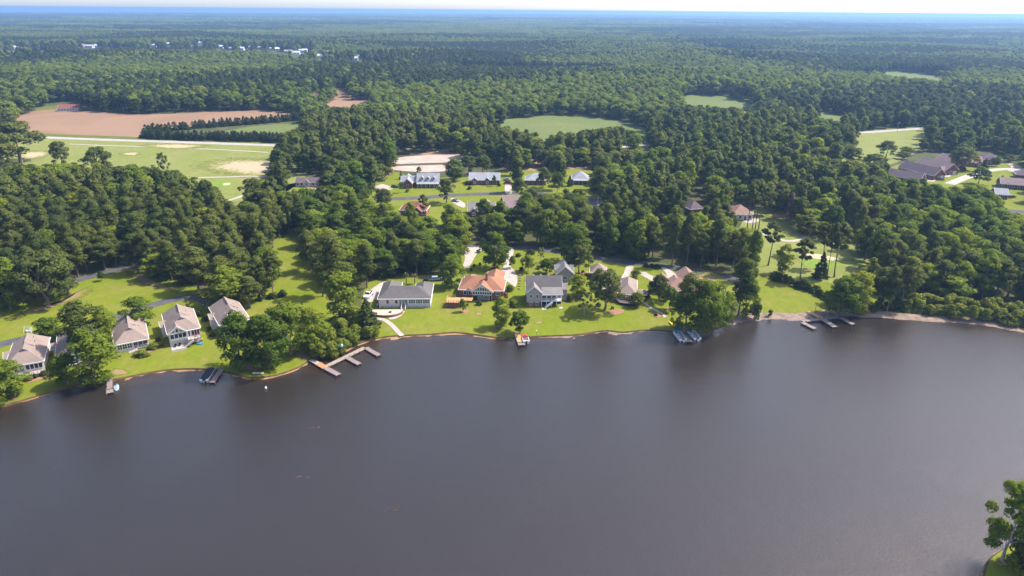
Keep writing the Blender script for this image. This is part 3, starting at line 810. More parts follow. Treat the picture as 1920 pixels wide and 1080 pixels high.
KITS = {
    'broad':  (tree_kit('broad', 'broad', M_BROAD, range(11, 17), 4400, 0.38, 16.0, 5.2, M_BARK, 0.30), 16.0, 5.2),
    'bright': (tree_kit('bright', 'broad', M_BRIGHT, range(21, 24), 4200, 0.38, 16.0, 5.2, M_BARK, 0.28), 16.0, 5.2),
    'oval':   (tree_kit('oval', 'oval', M_BROAD, range(31, 34), 3000, 0.40, 16.0, 4.0, M_BARK, 0.26), 16.0, 4.0),
    'oak':    (tree_kit('oak', 'oak', M_OAK, range(41, 45), 3600, 0.40, 13.0, 6.2, M_BARK, 0.36), 13.0, 6.2),
    'pine':   (tree_kit('pine', 'pine', M_PINE, range(51, 57), 4400, 0.36, 19.0, 4.2, M_BARK, 0.24), 19.0, 4.2),
    'tallpine': (tree_kit('tallpine', 'tallpine', M_PINE, range(61, 65), 2600, 0.50, 20.0, 4.0, M_BARK, 0.24), 20.0, 4.0),
    'cedar':  (tree_kit('cedar', 'cone', M_CEDAR, range(71, 74), 1800, 0.34, 9.0, 2.6, M_BARK, 0.16), 9.0, 2.6),
    'shrub':  (tree_kit('shrub', 'bush', M_SHRUB, range(81, 85), 1100, 0.30, 3.6, 2.6, M_BARK, 0.07), 3.6, 2.6),
    'hedge':  (tree_kit('hedge', 'bush', M_HEDGE, range(91, 94), 900, 0.20, 2.0, 1.5, M_BARK, 0.05), 2.0, 1.5),
    'redbush': (tree_kit('redbush', 'bush', M_REDLEAF, range(95, 96), 800, 0.20, 2.0, 1.5, M_BARK, 0.05), 2.0, 1.5),
    'small':  (tree_kit('small', 'oak', M_BROAD, range(101, 104), 1900, 0.28, 6.0, 2.8, M_BARK, 0.12), 6.0, 2.8),
    'sparse': (tree_kit('sparse', 'sparse', M_OAK, range(111, 113), 900, 0.28, 8.0, 3.4, M_BARK_PALE, 0.14), 8.0, 3.4),
    'drypine': (tree_kit('drypine', 'pine', M_DRY, range(58, 59), 2600, 0.36, 19.0, 4.2, M_BARK_PALE, 0.24), 19.0, 4.2),
    'near':   (tree_kit('near', 'sparse2', M_BRIGHT, range(121, 123), 13000, 0.21, 15.0, 5.0, M_BARK_PALE, 0.28), 15.0, 5.0),
}
CAT = {'drypine': ('pine_tree', 'pine tree'), 'broad': ('broadleaf_tree', 'deciduous tree'), 'bright': ('broadleaf_tree', 'deciduous tree'), 'oval': ('broadleaf_tree', 'deciduous tree'), 'oak': ('oak_tree', 'oak tree'),
       'pine': ('pine_tree', 'pine tree'), 'tallpine': ('pine_tree', 'pine tree'), 'cedar': ('cedar_tree', 'cedar tree'), 'shrub': ('shrub', 'shrub'), 'hedge': ('garden_bush', 'bush'), 'redbush': ('garden_bush', 'bush'),
       'small': ('ornamental_tree', 'ornamental tree'), 'sparse': ('ornamental_tree', 'ornamental tree'), 'near': ('broadleaf_tree', 'deciduous tree')}
N_OF = {}
def plant(kind, P, h, rad, label, group=None, rz=None):
    kit, rh, rr = KITS[kind]
    k = N_OF.get(kind, 0); N_OF[kind] = k + 1
    cm, tm = kit[(k * 7 + int(abs(P.x) * 3)) % len(kit)]
    nm, cat = CAT[kind]
    e = empty(nm, (P.x, P.y, P.z), random.uniform(0, 6.283) if rz is None else rz)
    e.scale = (rad / rr, rad / rr * random.uniform(0.9, 1.1), h / rh)
    tag(e, label, cat, group)
    link("crown", cm, e)
    if tm is not None: link("trunk", tm, e)
    return e

def tree_px(kind, bx, by, top, wpx, label, group=None):
    """tree standing at photograph point (bx, by), reaching up to row 'top', crown wpx wide"""
    P = G(bx, by, 1.0)
    h = height_between(P, top)
    return plant(kind, P, h, wpx * metres_per_px(P) / 2, label, group)

# --- trees one can point at
NAMED = [
    ('broad', 14, 742, 676, 78, "leafy tree at the lake edge in front of the leftmost villa"),
    ('shrub', -8, 756, 712, 70, "rounded shrub at the far left end of the shore"),
    ('broad', 178, 716, 618, 92, "tall tree with pale trunk beside the short dock with blue jet ski"),
    ('pine', 166, 668, 563, 82, "dark tree behind the half-hidden villa, tallest of the villa row"),
    ('bright', 207, 652, 572, 46, "lighter tree touching the left of the villa with clipped hedges"),
    ('broad', 128, 719, 662, 56, "low dark tree on the shaded bank between the two left villas"),
    ('small', 190, 680, 640, 40, "small tree crowding the left wall of the hedge-fronted villa"),
    ('broad', 94, 641, 596, 58, "round tree on the lane behind the leftmost villa"),
    ('broad', 262, 618, 556, 60, "round tree behind the right corner of the hedge-fronted villa"),
    ('broad', 452, 690, 582, 74, "lakeside tree hiding the right half of the rightmost villa"),
    ('broad', 505, 690, 590, 86, "broad tree at the shore between the black covered boat and wooden dock"),
    ('broad', 545, 664, 567, 92, "dense tree inland of the long wooden dock"),
    ('bright', 590, 655, 575, 62, "lighter tree rising from the thicket by the wooden dock"),
    ('oval', 645, 606, 508, 78, "tall light-topped tree left of the white ranch house"),
    ('cedar', 641, 614, 583, 18, "slim bright cone-shaped cedar in the thicket by the dock"),
    ('cedar', 690, 616, 560, 46, "dark cedar beside the round patio of the white ranch house"),
    ('pine', 630, 586, 434, 86, "towering dark pine behind the lakeside thicket"),
    ('pine', 606, 556, 452, 50, "dark pine on the right edge of the sunlit glade"),
    ('broad', 506, 538, 462, 62, "leafy tree on the left edge of the sunlit glade"),
    ('pine', 580, 508, 428, 48, "dark pine closing the far end of the sunlit glade"),
    ('tallpine', 516, 560, 468, 42, "lone pine standing in the sunlit glade behind the villas"),
    ('broad', 428, 572, 500, 96, "wide blue-green tree behind the rightmost villa"),
    ('oak', 90, 572, 468, 118, "huge dark oak on the left lawn beside the street"),
    ('bright', 20, 580, 480, 76, "lighter tree beside the huge oak on the left lawn"),
    ('small', 191, 527, 508, 15, "tiny round tree beside the street on the left lawn"),
    ('broad', 926, 503, 434, 54, "full tree between the two drives behind the orange-roofed house"),
    ('broad', 848, 538, 476, 50, "dark tree between the white ranch house and the orange-roofed house"),
    ('small', 868, 585, 560, 16, "small young tree in front of the timber deck"),
    ('bright', 940, 614, 556, 40, "tall bright tree in front of the orange-roofed house corner"),
    ('small', 974, 626, 582, 46, "small spreading tree by the shore just above the yellow dock"),
    ('small', 961, 503, 479, 15, "small tree on the edge of the curved drive"),
    ('small', 990, 510, 477, 32, "round garden tree behind the grey house, next to the drive"),
    ('small', 1024, 513, 485, 34, "round glossy garden tree left of the grey garage"),
    ('sparse', 1013, 493, 463, 20, "thin grey-green tree by the street behind the grey house"),
    ('oak', 1086, 513, 457, 50, "dark round tree right of the grey garage"),
    ('broad', 1076, 490, 418, 68, "tall dark tree behind the grey garage on the street"),
    ('oak', 1133, 582, 503, 82, "big spreading oak on the lakeside lawn right of the grey house"),
    ('bright', 1082, 556, 514, 44, "leafy green tree between the grey house and the big lawn oak"),
    ('sparse', 1096, 594, 543, 42, "thin bare-branched tree in front of the big lawn oak"),
    ('bright', 1194, 575, 546, 30, "small yellow-green tree in front of the white deck railing"),
    ('oak', 1236, 565, 515, 56, "grey-green willowy tree hiding the pink-roofed house"),
    ('small', 1254, 581, 538, 40, "small tree on mulch by the lake walk"),
    ('pine', 1286, 621, 509, 70, "tall dark tree at the shore above the two pontoon boats"),
    ('broad', 1312, 625, 522, 72, "leafy tree leaning over the open pontoon boat"),
    ('broad', 1272, 612, 545, 40, "lower tree on the bank above the blue-canopied pontoon boat"),
    ('broad', 1336, 614, 528, 66, "tree on the bare bank right of the pontoon boats"),
    ('oval', 1367, 609, 554, 30, "small slim tree at the water's edge right of the pontoon boats"),
    ('pine', 1384, 592, 482, 62, "tall pine between the pontoon boats and the right-hand lawn"),
    ('broad', 1398, 594, 514, 46, "leafy tree on the left border of the right-hand lawn"),
    ('hedge', 1416, 597, 566, 30, "dark bush at the beach end of the right-hand lawn"),
    ('hedge', 1444, 592, 580, 11, "single small bush on the beach left of the right-hand dock"),
    ('oval', 1407, 526, 430, 34, "slim dark tree left of the fairway pines"),
    ('tallpine', 1440, 498, 416, 42, "leftmost lone pine on the fairway, long bare trunk"),
    ('bright', 1467, 513, 456, 32, "leafy young tree among the fairway pines"),
    ('tallpine', 1500, 528, 446, 42, "crooked tufted pine in the middle of the fairway edge"),
    ('tallpine', 1509, 478, 402, 48, "bushy pine beyond the cart path on the fairway"),
    ('tallpine', 1541, 503, 420, 36, "pine standing left of the sand bunker"),
    ('cedar', 1537, 522, 472, 32, "dark cedar in front of the sand bunker"),
    ('tallpine', 1551, 520, 416, 26, "slender pine right of the dark cedar"),
    ('tallpine', 1564, 520, 416, 44, "rightmost tall pine in front of the putting green"),
    ('broad', 1576, 590, 516, 72, "broad bushy tree directly behind the right-hand dock"),
    ('tallpine', 1400, 436, 342, 34, "leftmost of four bare-trunked pines by the pink-roofed house"),
    ('tallpine', 1410, 431, 338, 30, "second of four bare-trunked pines by the pink-roofed house"),
    ('tallpine', 1416, 430, 336, 28, "third of four bare-trunked pines by the pink-roofed house"),
    ('tallpine', 1422, 431, 344, 34, "rightmost of four bare-trunked pines by the pink-roofed house"),
    ('oak', 837, 381, 333, 38, "round street tree in front of the dormered house"),
    ('sparse', 753, 362, 341, 15, "small bare tree on the dormered house's lawn"),
    ('tallpine', 796, 420, 364, 22, "slender pine in front of the red-brown roofed house"),
    ('broad', 727, 326, 256, 40, "tall tree left of the sandy lot"),
    ('broad', 852, 338, 296, 42, "bright round tree right of the sandy lot"),
    ('oak', 878, 328, 290, 38, "dark tree behind the long blue-roofed house"),
    ('oak', 906, 326, 290, 38, "next dark tree behind the long blue-roofed house"),
    ('small', 786, 326, 312, 11, "round clipped tree behind the dormered house"),
    ('cedar', 752, 336, 320, 9, "small dark cedar at the dormered house's left gable"),
    ('small', 927, 349, 328, 10, "small lollipop tree in front of the long blue-roofed house"),
    ('oak', 1018, 352, 312, 32, "dark pine-like tree between the two blue-roofed cottages"),
    ('cedar', 1068, 349, 329, 14, "dark column tree left of the small blue-roofed cottage"),
    ('oak', 972, 374, 332, 34, "dark oak left of the blue-roofed cottage with pale patio"),
    ('oak', 995, 394, 352, 42, "spreading oak below the blue-roofed cottage with pale patio"),
    ('tallpine', 1045, 386, 322, 30, "pine between the two blue-roofed cottages' lawns"),
    ('pine', 1122, 392, 312, 46, "large pine right of the small white-porched cottage"),
    ('oak', 1082, 398, 352, 40, "oak below the small white-porched cottage"),
    ('oak', 700, 352, 310, 46, "oak at the mouth of the second street"),
    ('oak', 655, 372, 326, 48, "wide oak left of the second street's bend"),
    ('oak', 720, 398, 352, 44, "dark oak just below the second street's bend"),
    ('broad', 770, 432, 378, 28, "slim leafy tree in front of the red-brown roofed house"),
    ('broad', 845, 424, 382, 40, "dense tree between the red-brown and grey-roofed brick houses"),
    ('broad', 908, 424, 372, 42, "leafy tree in front of the grey-roofed brick house"),
    ('oval', 940, 424, 376, 36, "leafy tree in front of the brown-roofed house"),
    ('oak', 40, 306, 224, 110, "huge dark oak at the left edge of the golf course"),
    ('oak', 15, 330, 246, 60, "oak at the very left edge below the ploughed field"),
    ('oak', 118, 318, 262, 42, "oak on the golf course next to the huge dark oak"),
    ('oak', 188, 325, 274, 58, "flat-topped dark oak on the golf course"),
    ('sparse', 312, 340, 285, 28, "open-crowned tree sticking up from the pine wood by the golf course"),
    ('oak', 478, 388, 332, 54, "round oak by the small putting green"),
    ('oak', 542, 320, 266, 60, "oak by the sand waste area"),
    ('oak', 525, 346, 304, 52, "low spreading oak below the sand waste area"),
    ('oak', 1545, 300, 264, 46, "round oak on the right golf course edge"),
    ('oak', 1596, 312, 274, 42, "round oak in the middle of the right golf course"),
    ('oak', 1660, 296, 262, 38, "oak in front of the purple-brown roofs"),
    ('oak', 1636, 322, 288, 52, "spreading oak left of the purple-brown roofs"),
    ('oak', 1802, 318, 274, 56, "big round oak between the brick houses on the right"),
    ('small', 1834, 345, 312, 38, "round tree on the corner of the right-hand street"),
    ('cedar', 1877, 342, 329, 15, "dark clipped bush tree at the brown-roofed house end"),
    ('cedar', 1846, 314, 296, 18, "dark cone tree by the orange-brick house"),
    ('redbush', 1803, 322, 310, 16, "red-leaved bush beside the brick houses on the right"),
    ('small', 1866, 312, 294, 18, "small lollipop tree by the right-hand street"),
    ('near', 1878, 1052, 906, 100, "large tree on the near spit in the lower right corner"),
    ('near', 1950, 1066, 870, 96, "tree cut off by the right edge of the near spit"),
    ('drypine', 202, 428, 374, 20, "pinkish-brown dying pine standing in the left wood"),
    ('drypine', 1196, 196, 160, 16, "brown dying tree by the far crop field"),
    ('drypine', 1478, 420, 360, 18, "pale brown dying tree behind the fairway"),
    ('shrub', 1908, 1066, 1022, 56, "dark bush under the large tree on the near spit"),
    ('shrub', 1925, 1085, 1040, 44, "bush at the very bottom right corner"),
]
named_xy = []
for k, bx, by, top, w, lab in NAMED:
    e = tree_px(k, bx, by, top, w, lab)
    named_xy.append((e.location.x, e.location.y, 0.55 * w * metres_per_px(e.location) / 2))

# thicket and waterside shrubs
def bushes(kind, spots, label, group):
    for (bx, by, h, w) in spots:
        P = G(bx, by, 1.0); plant(kind, P, h, w / 2, label(bx, by) if callable(label) else label, group)
bushes('shrub', [(588, 668, 4.2, 6), (604, 670, 4.6, 6.5), (622, 666, 4.8, 7), (640, 658, 4.4, 6.5), (600, 652, 4.5, 6), (622, 648, 5, 7), (645, 642, 5, 7), (660, 646, 4, 6), (668, 632, 4.5, 6.5), (690, 634, 4.2, 6), (703, 630, 3.6, 5),
                (612, 632, 5.5, 7), (640, 625, 5.5, 7), (672, 618, 5, 6), (697, 618, 4.4, 6), (590, 640, 5, 6), (655, 612, 5, 6)],
       lambda x, y: "bright shrub in the thicket behind the long dock, %s, %s" % ("waterside" if y > 645 - (x - 640) * .2 else "inner side", "nearer the orange landing" if x < 625 else "nearer the round patio" if x > 660 else "middle"), "thicket shrubs behind the long wooden dock")
bushes('shrub', [(1700 + 13.5 * i + random.uniform(-4, 4), 583 + (i * 13.5) * 0.115 + random.uniform(-5, 3), random.uniform(3.4, 5.4), random.uniform(5.0, 7.5)) for i in range(19)] + [(1712 + 14 * i + random.uniform(-4, 4), 574 + (i * 14) * 0.085 + random.uniform(-4, 3), random.uniform(4, 6), random.uniform(5.5, 8)) for i in range(15)],
       lambda x, y: "yellow-green shrub behind the right-shore reeds, %s row, %s quarter" % ("front" if y > 580 + (x - 1700) * .1 else "back", ("first", "second", "third", "last")[max(0, min(3, int((x - 1695) / 62)))]), "shrubs behind the right shore reeds")
bushes('hedge', [(1450 + 9.5 * i + random.uniform(-3, 3), 522 + i * 3.6 + random.uniform(-4, 3), random.uniform(2.5, 4.5), random.uniform(3.5, 5.5)) for i in range(13)],
       "dark undergrowth bush along the top of the right-hand lawn", "undergrowth along the right-hand lawn")
bushes('hedge', [(1615 + 16 * i, 582 + random.uniform(-3, 2), random.uniform(3, 4.5), random.uniform(4, 6)) for i in range(6)],
       "dark bush at the foot of the right-hand wood by the beach", "bushes at the foot of the right-hand wood")
GARDEN = [(266, 668, 1.8, 5.0, 'shrub', "clipped oval yellow-green hedge nearest the hedge-fronted villa's steps"), (287, 653, 1.8, 4.2, 'shrub', "clipped round yellow-green hedge at the hedge-fronted villa's corner"),
          (53, 714, 1.6, 2.2, 'shrub', "small bright bush left of the leftmost villa's porch"), (67, 709, 1.4, 1.8, 'hedge', "small dark bush under the leftmost villa's porch"), (83, 704, 1.6, 2.4, 'hedge', "dark bush right of the leftmost villa's porch"),
          (96, 690, 2.2, 3.0, 'shrub', "bright bush between the leftmost villa and the big trees"), (375, 592, 1.8, 3.4, 'hedge', "round clipped bush between the two right-hand villas"), (392, 620, 1.8, 2.4, 'hedge', "dark bush along the rightmost villa's side wall"),
          (399, 632, 1.8, 2.4, 'hedge', "dark bush near the rightmost villa's front corner"), (297, 640, 1.7, 2.2, 'hedge', "bush against the left wall of the villa with yellow slide"), (303, 650, 1.7, 2.2, 'shrub', "bright bush at the front left corner of the villa with yellow slide"),
          (385, 602, 2.0, 3.0, 'hedge', "bush beside the palms near the rightmost villa"), (897, 474, 1.6, 2.2, 'hedge', "dark ball bush on the left drive by the street"), (889, 500, 1.2, 1.6, 'hedge', "low bush in the garden left of the orange-roofed house"),
          (900, 497, 1.2, 1.6, 'hedge', "second low bush in the garden left of the orange-roofed house"), (884, 508, 1.2, 1.6, 'hedge', "low bush near the orange-roofed house's back corner"), (972, 481, 1.6, 3.2, 'hedge', "wide clipped bush at the mouth of the curved drive"),
          (995, 477, 2.2, 4.0, 'hedge', "long bush by the street behind the grey house"), (957, 545, 2.4, 4.0, 'shrub', "bright bush beside the orange-roofed house's right wall"), (945, 560, 2.4, 4.2, 'redbush', "dark red-leaved bush at the orange-roofed house's front corner"),
          (962, 574, 2.6, 4.5, 'shrub', "round green bush between the orange-roofed and grey houses"), (898, 572, 1.8, 2.6, 'hedge', "dark bush in front of the orange-roofed house's sunroom"), (1000, 572, 1.6, 1.8, 'hedge', "small dark bush under the grey house's front gable"),
          (1056, 556, 1.6, 2.6, 'hedge', "round bush at the grey house's right corner"), (1059, 545, 1.8, 2.8, 'hedge', "bush at the grey house's right wall"), (1068, 565, 2.4, 3.4, 'hedge', "dark bush under the leafy tree right of the grey house"),
          (1122, 574, 1.4, 2.0, 'hedge', "small bush left of the big lawn oak's trunk"), (1148, 580, 1.2, 1.5, 'hedge', "little bush on the mulch bed right of the big lawn oak"), (1192, 521, 3.4, 4.8, 'broad', "dense round tree-like bush between the two right drives"),
          (1213, 559, 1.8, 3.6, 'hedge', "bush on the slope above the lake walk"), (1230, 592, 1.0, 1.4, 'hedge', "tiny bush on the mulch ring by the lake walk"), (1212, 500, 1.5, 3.2, 'hedge', "clipped hedge bush along the street, left of three"),
          (1222, 501, 1.5, 3.2, 'hedge', "clipped hedge bush along the street, middle of three"), (1232, 503, 1.5, 3.2, 'hedge', "clipped hedge bush along the street, right of three"), (1010, 504, 1.6, 2.6, 'hedge', "bush between the two garden trees behind the grey house"),
          (978, 507, 1.6, 2.4, 'hedge', "dark bush left of the garden trees behind the grey house"), (700, 604, 2.0, 3.0, 'hedge', "bush at the left rim of the round patio"), (1093, 511, 1.0, 1.6, 'hedge', "small bush on the mulch right of the dark round tree"),
          (764, 360, 1.9, 3.6, 'shrub', "pale feathery bush on the dormered house's lawn"), (880, 355, 2.0, 3.4, 'hedge', "dark evergreen bush on the long blue-roofed house's lawn"), (877, 347, 2.6, 4.0, 'hedge', "dark bush at the left corner of the long blue-roofed house"),
          (492, 561, 3.0, 5.0, 'hedge', "dark bush left of the lone pine in the glade"), (531, 556, 2.6, 4.5, 'hedge', "dark bush right of the lone pine in the glade"), (512, 559, 2.2, 4.5, 'hedge', "dark bush at the foot of the lone pine in the glade"),
          (936, 349, 2.0, 3.0, 'hedge', "bush at the right corner of the long blue-roofed house")]
for bx, by, h, w, k, lab in GARDEN:
    P = G(bx, by, 1.0)
    if k == 'broad':
        e = plant('oak', P, h, w / 2, lab); e.name = "garden_bush"; e["category"] = "bush"
    else: plant(k, P, h, w / 2, lab)

# palms
def palm(bx, by, h, label):
    P = G(bx, by, 1.0); e = empty("palm_tree", P, random.uniform(0, 6))
    tag(e, label, "palm tree")
    m = MB(); m.tube((0, 0, -.1), (0.06, 0.04, h * 0.72), 0.2, 0.16, 7); m.build("trunk", M_BARK, e)
    r = np.random.default_rng(int(bx)); C, N = [], []
    m = MB()
    for k in range(34):
        u = r.uniform(0, 6.283); el = r.uniform(-0.5, 1.25); L = r.uniform(1.1, 1.7)
        d = Vector((math.cos(u) * math.cos(el), math.sin(u) * math.cos(el), math.sin(el))); s = Vector((-math.sin(u), math.cos(u), 0))
        b = Vector((0.06, 0.04, h * 0.74)); t = b + d * L - Vector((0, 0, .35)); mid = b + d * L * .6
        m.face([b, mid - s * .34, t, mid + s * .34])
    m.build("fronds", M_PALM, e)
palm(357, 586, 4.2, "short palm behind the villa with the yellow slide")
palm(394, 584, 4.8, "taller palm between the two right-hand villas")
palm(762, 531, 4.6, "left one of two palms behind the white ranch house")
palm(778, 532, 4.4, "right one of two palms behind the white ranch house")
# ---------------------------------------------------------------- woods: where the photograph shows open ground no crown may stand in the way
FAR_HOMES = [(6, 88, 16), (22, 87.5, 10), (36, 87, 14), (60, 88, 8), (78, 88, 10), (150, 87, 14), (166, 86.5, 20), (182, 86, 12), (208, 86, 12), (288, 90, 12), (315, 85, 8), (360, 88, 8), (376, 87, 8), (412, 89, 14), (432, 91, 8), (452, 92, 10), (470, 92, 12),
             (488, 91, 10), (508, 95, 10), (522, 96, 12), (540, 96, 16), (556, 99, 12), (568, 100, 16), (580, 97, 8), (600, 106, 12), (616, 102, 8), (632, 107, 10), (655, 105, 10), (665, 110, 8), (672, 107, 12), (690, 108, 14), (705, 110, 12), (718, 111, 10), (728, 113, 10), (240, 36, 30),
             (1830, 232, 12), (1852, 231, 14), (1872, 229.5, 12), (1900, 227.5, 24), (1918, 226, 14)]
FAR_HOMES = [(x, y + (random.uniform(-3.5, 4.5) if 60 < y < 200 else 0), w) for x, y, w in FAR_HOMES]
OPEN_PX = [
    [(-400, 1000), (-400, 600), (0, 590), (60, 580), (150, 560), (140, 528), (228, 500), (240, 512), (335, 548), (385, 552), (430, 575), (470, 588), (490, 568), (525, 556), (544, 530), (540, 495), (526, 462), (560, 450), (586, 490), (600, 545), (690, 542), (702, 520), (815, 510), (850, 540), (868, 520), (868, 463), (900, 456), (1000, 461), (1075, 470), (1110, 480), (1200, 490), (1340, 511), (1420, 524), (1432, 440), (1392, 425), (1395, 402), (1430, 402), (1480, 420), (1608, 472), (1612, 512), (1548, 535), (1545, 592), (1670, 588), (1700, 574), (1760, 562), (1850, 564), (1920, 574), (2400, 640), (2400, 1300), (-400, 1300)],
    [(690, 374), (715, 345), (745, 316), (740, 288), (872, 286), (882, 311), (945, 311), (962, 330), (955, 362), (972, 382), (950, 387), (925, 397), (905, 390), (890, 399), (872, 399), (858, 385), (840, 396), (828, 412), (812, 414), (800, 404), (770, 409), (748, 402), (735, 382)],
    [(983, 316), (1030, 316), (1027, 345), (1042, 352), (1035, 364), (1000, 364), (985, 350)], [(1066, 310), (1110, 312), (1108, 352), (1066, 355)],
    [(-100, 262), (88, 253), (300, 261), (505, 268), (502, 327), (478, 348), (446, 377), (425, 374), (418, 347), (378, 336), (310, 312), (200, 302), (100, 305), (30, 305), (-100, 300)],
    [(25, 224), (60, 208), (100, 192), (148, 192), (152, 206), (270, 213), (400, 207), (500, 205), (560, 212), (558, 238), (520, 250), (520, 270), (262, 262), (80, 257)],
    [(632, 166), (646, 165), (648, 187), (632, 187)], [(612, 191), (650, 187), (690, 186), (690, 192), (640, 199), (615, 199)], [(585, 168), (600, 168), (600, 174), (585, 175)],
    [(905, 225), (1040, 215), (1100, 217), (1165, 226), (1207, 239), (1212, 256), (1196, 250), (1180, 238), (1150, 234), (1040, 247), (1015, 263), (1008, 246)],
    [(1281, 190), (1288, 177), (1378, 179), (1382, 186), (1408, 190), (1410, 199), (1370, 199)], [(1512, 209), (1537, 208), (1600, 220), (1570, 225)], [(1650, 137), (1665, 132), (1783, 143), (1760, 148)],
    [(1560, 302), (1612, 280), (1605, 246), (1728, 235), (1734, 253), (1697, 268), (1670, 302), (1610, 298)],
    [(1664, 326), (1680, 303), (1720, 288), (1795, 284), (1800, 310), (1820, 306), (1820, 288), (1850, 279), (1880, 290), (1872, 305), (1925, 308), (1925, 396), (1884, 396), (1880, 372), (1868, 352), (1850, 343), (1765, 346), (1735, 334), (1700, 333)],
    [(515, 352), (553, 330), (602, 327), (602, 343), (545, 354)], [(1163, 272), (1218, 270), (1218, 279), (1163, 279)], [(1292, 366), (1322, 366), (1322, 398), (1292, 398)], [(1376, 374), (1412, 374), (1412, 402), (1376, 402)],
    [(1105, 368), (1130, 368), (1130, 386), (1105, 386)],
    ] + [[(x - w * .5, y - 3.0), (x + w * .5, y - 3.0), (x + w * .5, y + 1.5), (x - w * .5, y + 1.5)] for x, y, w in FAR_HOMES]
MW, MH = 1400, 620                                           # half-resolution map with a 200 px margin
_mx, _my = np.meshgrid(np.arange(MW) * 2 - 400, np.arange(MH) * 2 - 100)
_mp = np.stack([_mx.ravel(), _my.ravel()], 1).astype(float)
OPEN = np.zeros(MW * MH, bool)
for poly in OPEN_PX: OPEN |= poly_mask_points(poly, _mp)
OPEN = OPEN.reshape(MH, MW)
def is_open(px):
    i = np.clip(((px[:, 0] + 400) / 2).astype(int), 0, MW - 1); j = np.clip(((px[:, 1] + 100) / 2).astype(int), 0, MH - 1)
    return OPEN[j, i]

def clear_of_view(P, h, rad, crown0=0.3):
    """False where the tree would stand in, or hide, open ground"""
    ok = np.ones(len(P), bool)
    side = np.tile(np.array([1.0, 0, 0]), (len(P), 1))
    for f, w in ((0.0, 0.0), (crown0 * .5, 0), (crown0, .6), (crown0, -.6), (.55, .85), (.55, -.85), (.55, 0), (.8, .6), (.8, -.6), (.97, 0)):
        q = P + side * (rad * w)[:, None]; q = q.copy(); q[:, 2] += h * f
        ok &= ~is_open(project(q))
    return ok

HOUSE_SPOTS = []                                             # filled in as (x, y, clearance) of roofs that stand among trees
for px in [(575, 338), (1307, 385), (1395, 392), (1118, 380), (1080, 382), (775, 395), (895, 388), (953, 380), (1003, 335), (1088, 335), (1700, 322), (1745, 310), (1770, 298), (1832, 302), (1857, 293), (1897, 340), (1880, 358), (1265, 525), (1300, 520), (1120, 512)]:
    p = G(*px); HOUSE_SPOTS.append((p.x, p.y, 11.0))

def grid_points(y0, y1, step, margin):
    out = []
    y = y0
    while y < y1:
        half = y * 0.80 + margin
        n = int(2 * half / step)
        xs_ = np.linspace(-half, half, n) + rng.uniform(-.45, .45, n) * step
        out.append(np.column_stack([xs_, y + rng.uniform(-.45, .45, n) * step, np.ones(n)]))
        y += step
    return np.concatenate(out)

P = grid_points(205, 640, 6.6, 40)
# keep out of the lake and off other trees and roofs
P = P[~poly_mask_points(lake_xy, P[:, :2])]
P = P[dist_to_loop(lake_xy, P[:, :2]) > 3.0]
for (x, y, r) in named_xy + HOUSE_SPOTS:
    P = P[np.hypot(P[:, 0] - x, P[:, 1] - y) > r]
px = project(P)
X, Y = px[:, 0], px[:, 1]
pine_p = np.full(len(P), 0.45)
pine_p[(X < 560) & (Y > 300)] = 0.80
pine_p[(X < 560) & (Y > 300) & (Y < 390) & (X < 200)] = 0.25
pine_p[(X >= 560) & (X < 880) & (Y > 400)] = 0.12
pine_p[(X >= 880) & (X < 1440) & (Y > 400)] = 0.42
pine_p[(X >= 1440) & (Y > 330)] = 0.30
pine_p[(X >= 1700) & (Y > 380)] = 0.12
pine_p[(X >= 600) & (X < 1000) & (Y < 300)] = 0.7
pine_p = np.clip(pine_p + 0.45 * soft_noise(P, 0.03, 5), 0.03, 0.97)
is_pine = rng.random(len(P)) < pine_p
oakish = (~is_pine) & (Y < 400) & (rng.random(len(P)) < 0.55)
bright = (~is_pine) & (~oakish) & (rng.random(len(P)) < np.where((X > 1500) & (Y > 330), 0.5, 0.25))
oval = (~is_pine) & (~oakish) & (~bright) & (rng.random(len(P)) < 0.3)
h = np.where(is_pine, rng.uniform(13.5, 22, len(P)), rng.uniform(10, 18.5, len(P)))
h = np.where(oakish, rng.uniform(9, 13, len(P)), h)
rad = np.where(is_pine, rng.uniform(3.6, 6.2, len(P)), rng.uniform(4.0, 8.2, len(P)))
h *= 1 + 0.15 * soft_noise(P, 0.02, 9)
good = clear_of_view(P, h, rad, 0.3)
# a tree too tall for its place may still stand there as a lower one
h2 = h * 0.6; rad2 = rad * 0.75
good2 = (~good) & clear_of_view(P, h2, rad2, 0.25) & (rng.random(len(P)) < 0.8)
h = np.where(good2, h2, h); rad = np.where(good2, rad2, rad)
keep = good | good2
P, px, h, rad, is_pine, oakish, bright, oval = (a[keep] for a in (P, px, h, rad, is_pine, oakish, bright, oval))
# thin out crowding, tallest first
order = np.argsort(-h); kept = np.ones(len(P), bool)
cell = {}
for i in order:
    cx, cy = int(P[i, 0] // 6), int(P[i, 1] // 6); near = False
    for a in (-1, 0, 1):
        for b in (-1, 0, 1):
            for j in cell.get((cx + a, cy + b), ()):
                if (P[i, 0] - P[j, 0]) ** 2 + (P[i, 1] - P[j, 1]) ** 2 < 4.8 ** 2: near = True
    if near: kept[i] = False
    else: cell.setdefault((cx, cy), []).append(i)
P, px, h, rad, is_pine, oakish, bright, oval = (a[kept] for a in (P, px, h, rad, is_pine, oakish, bright, oval))

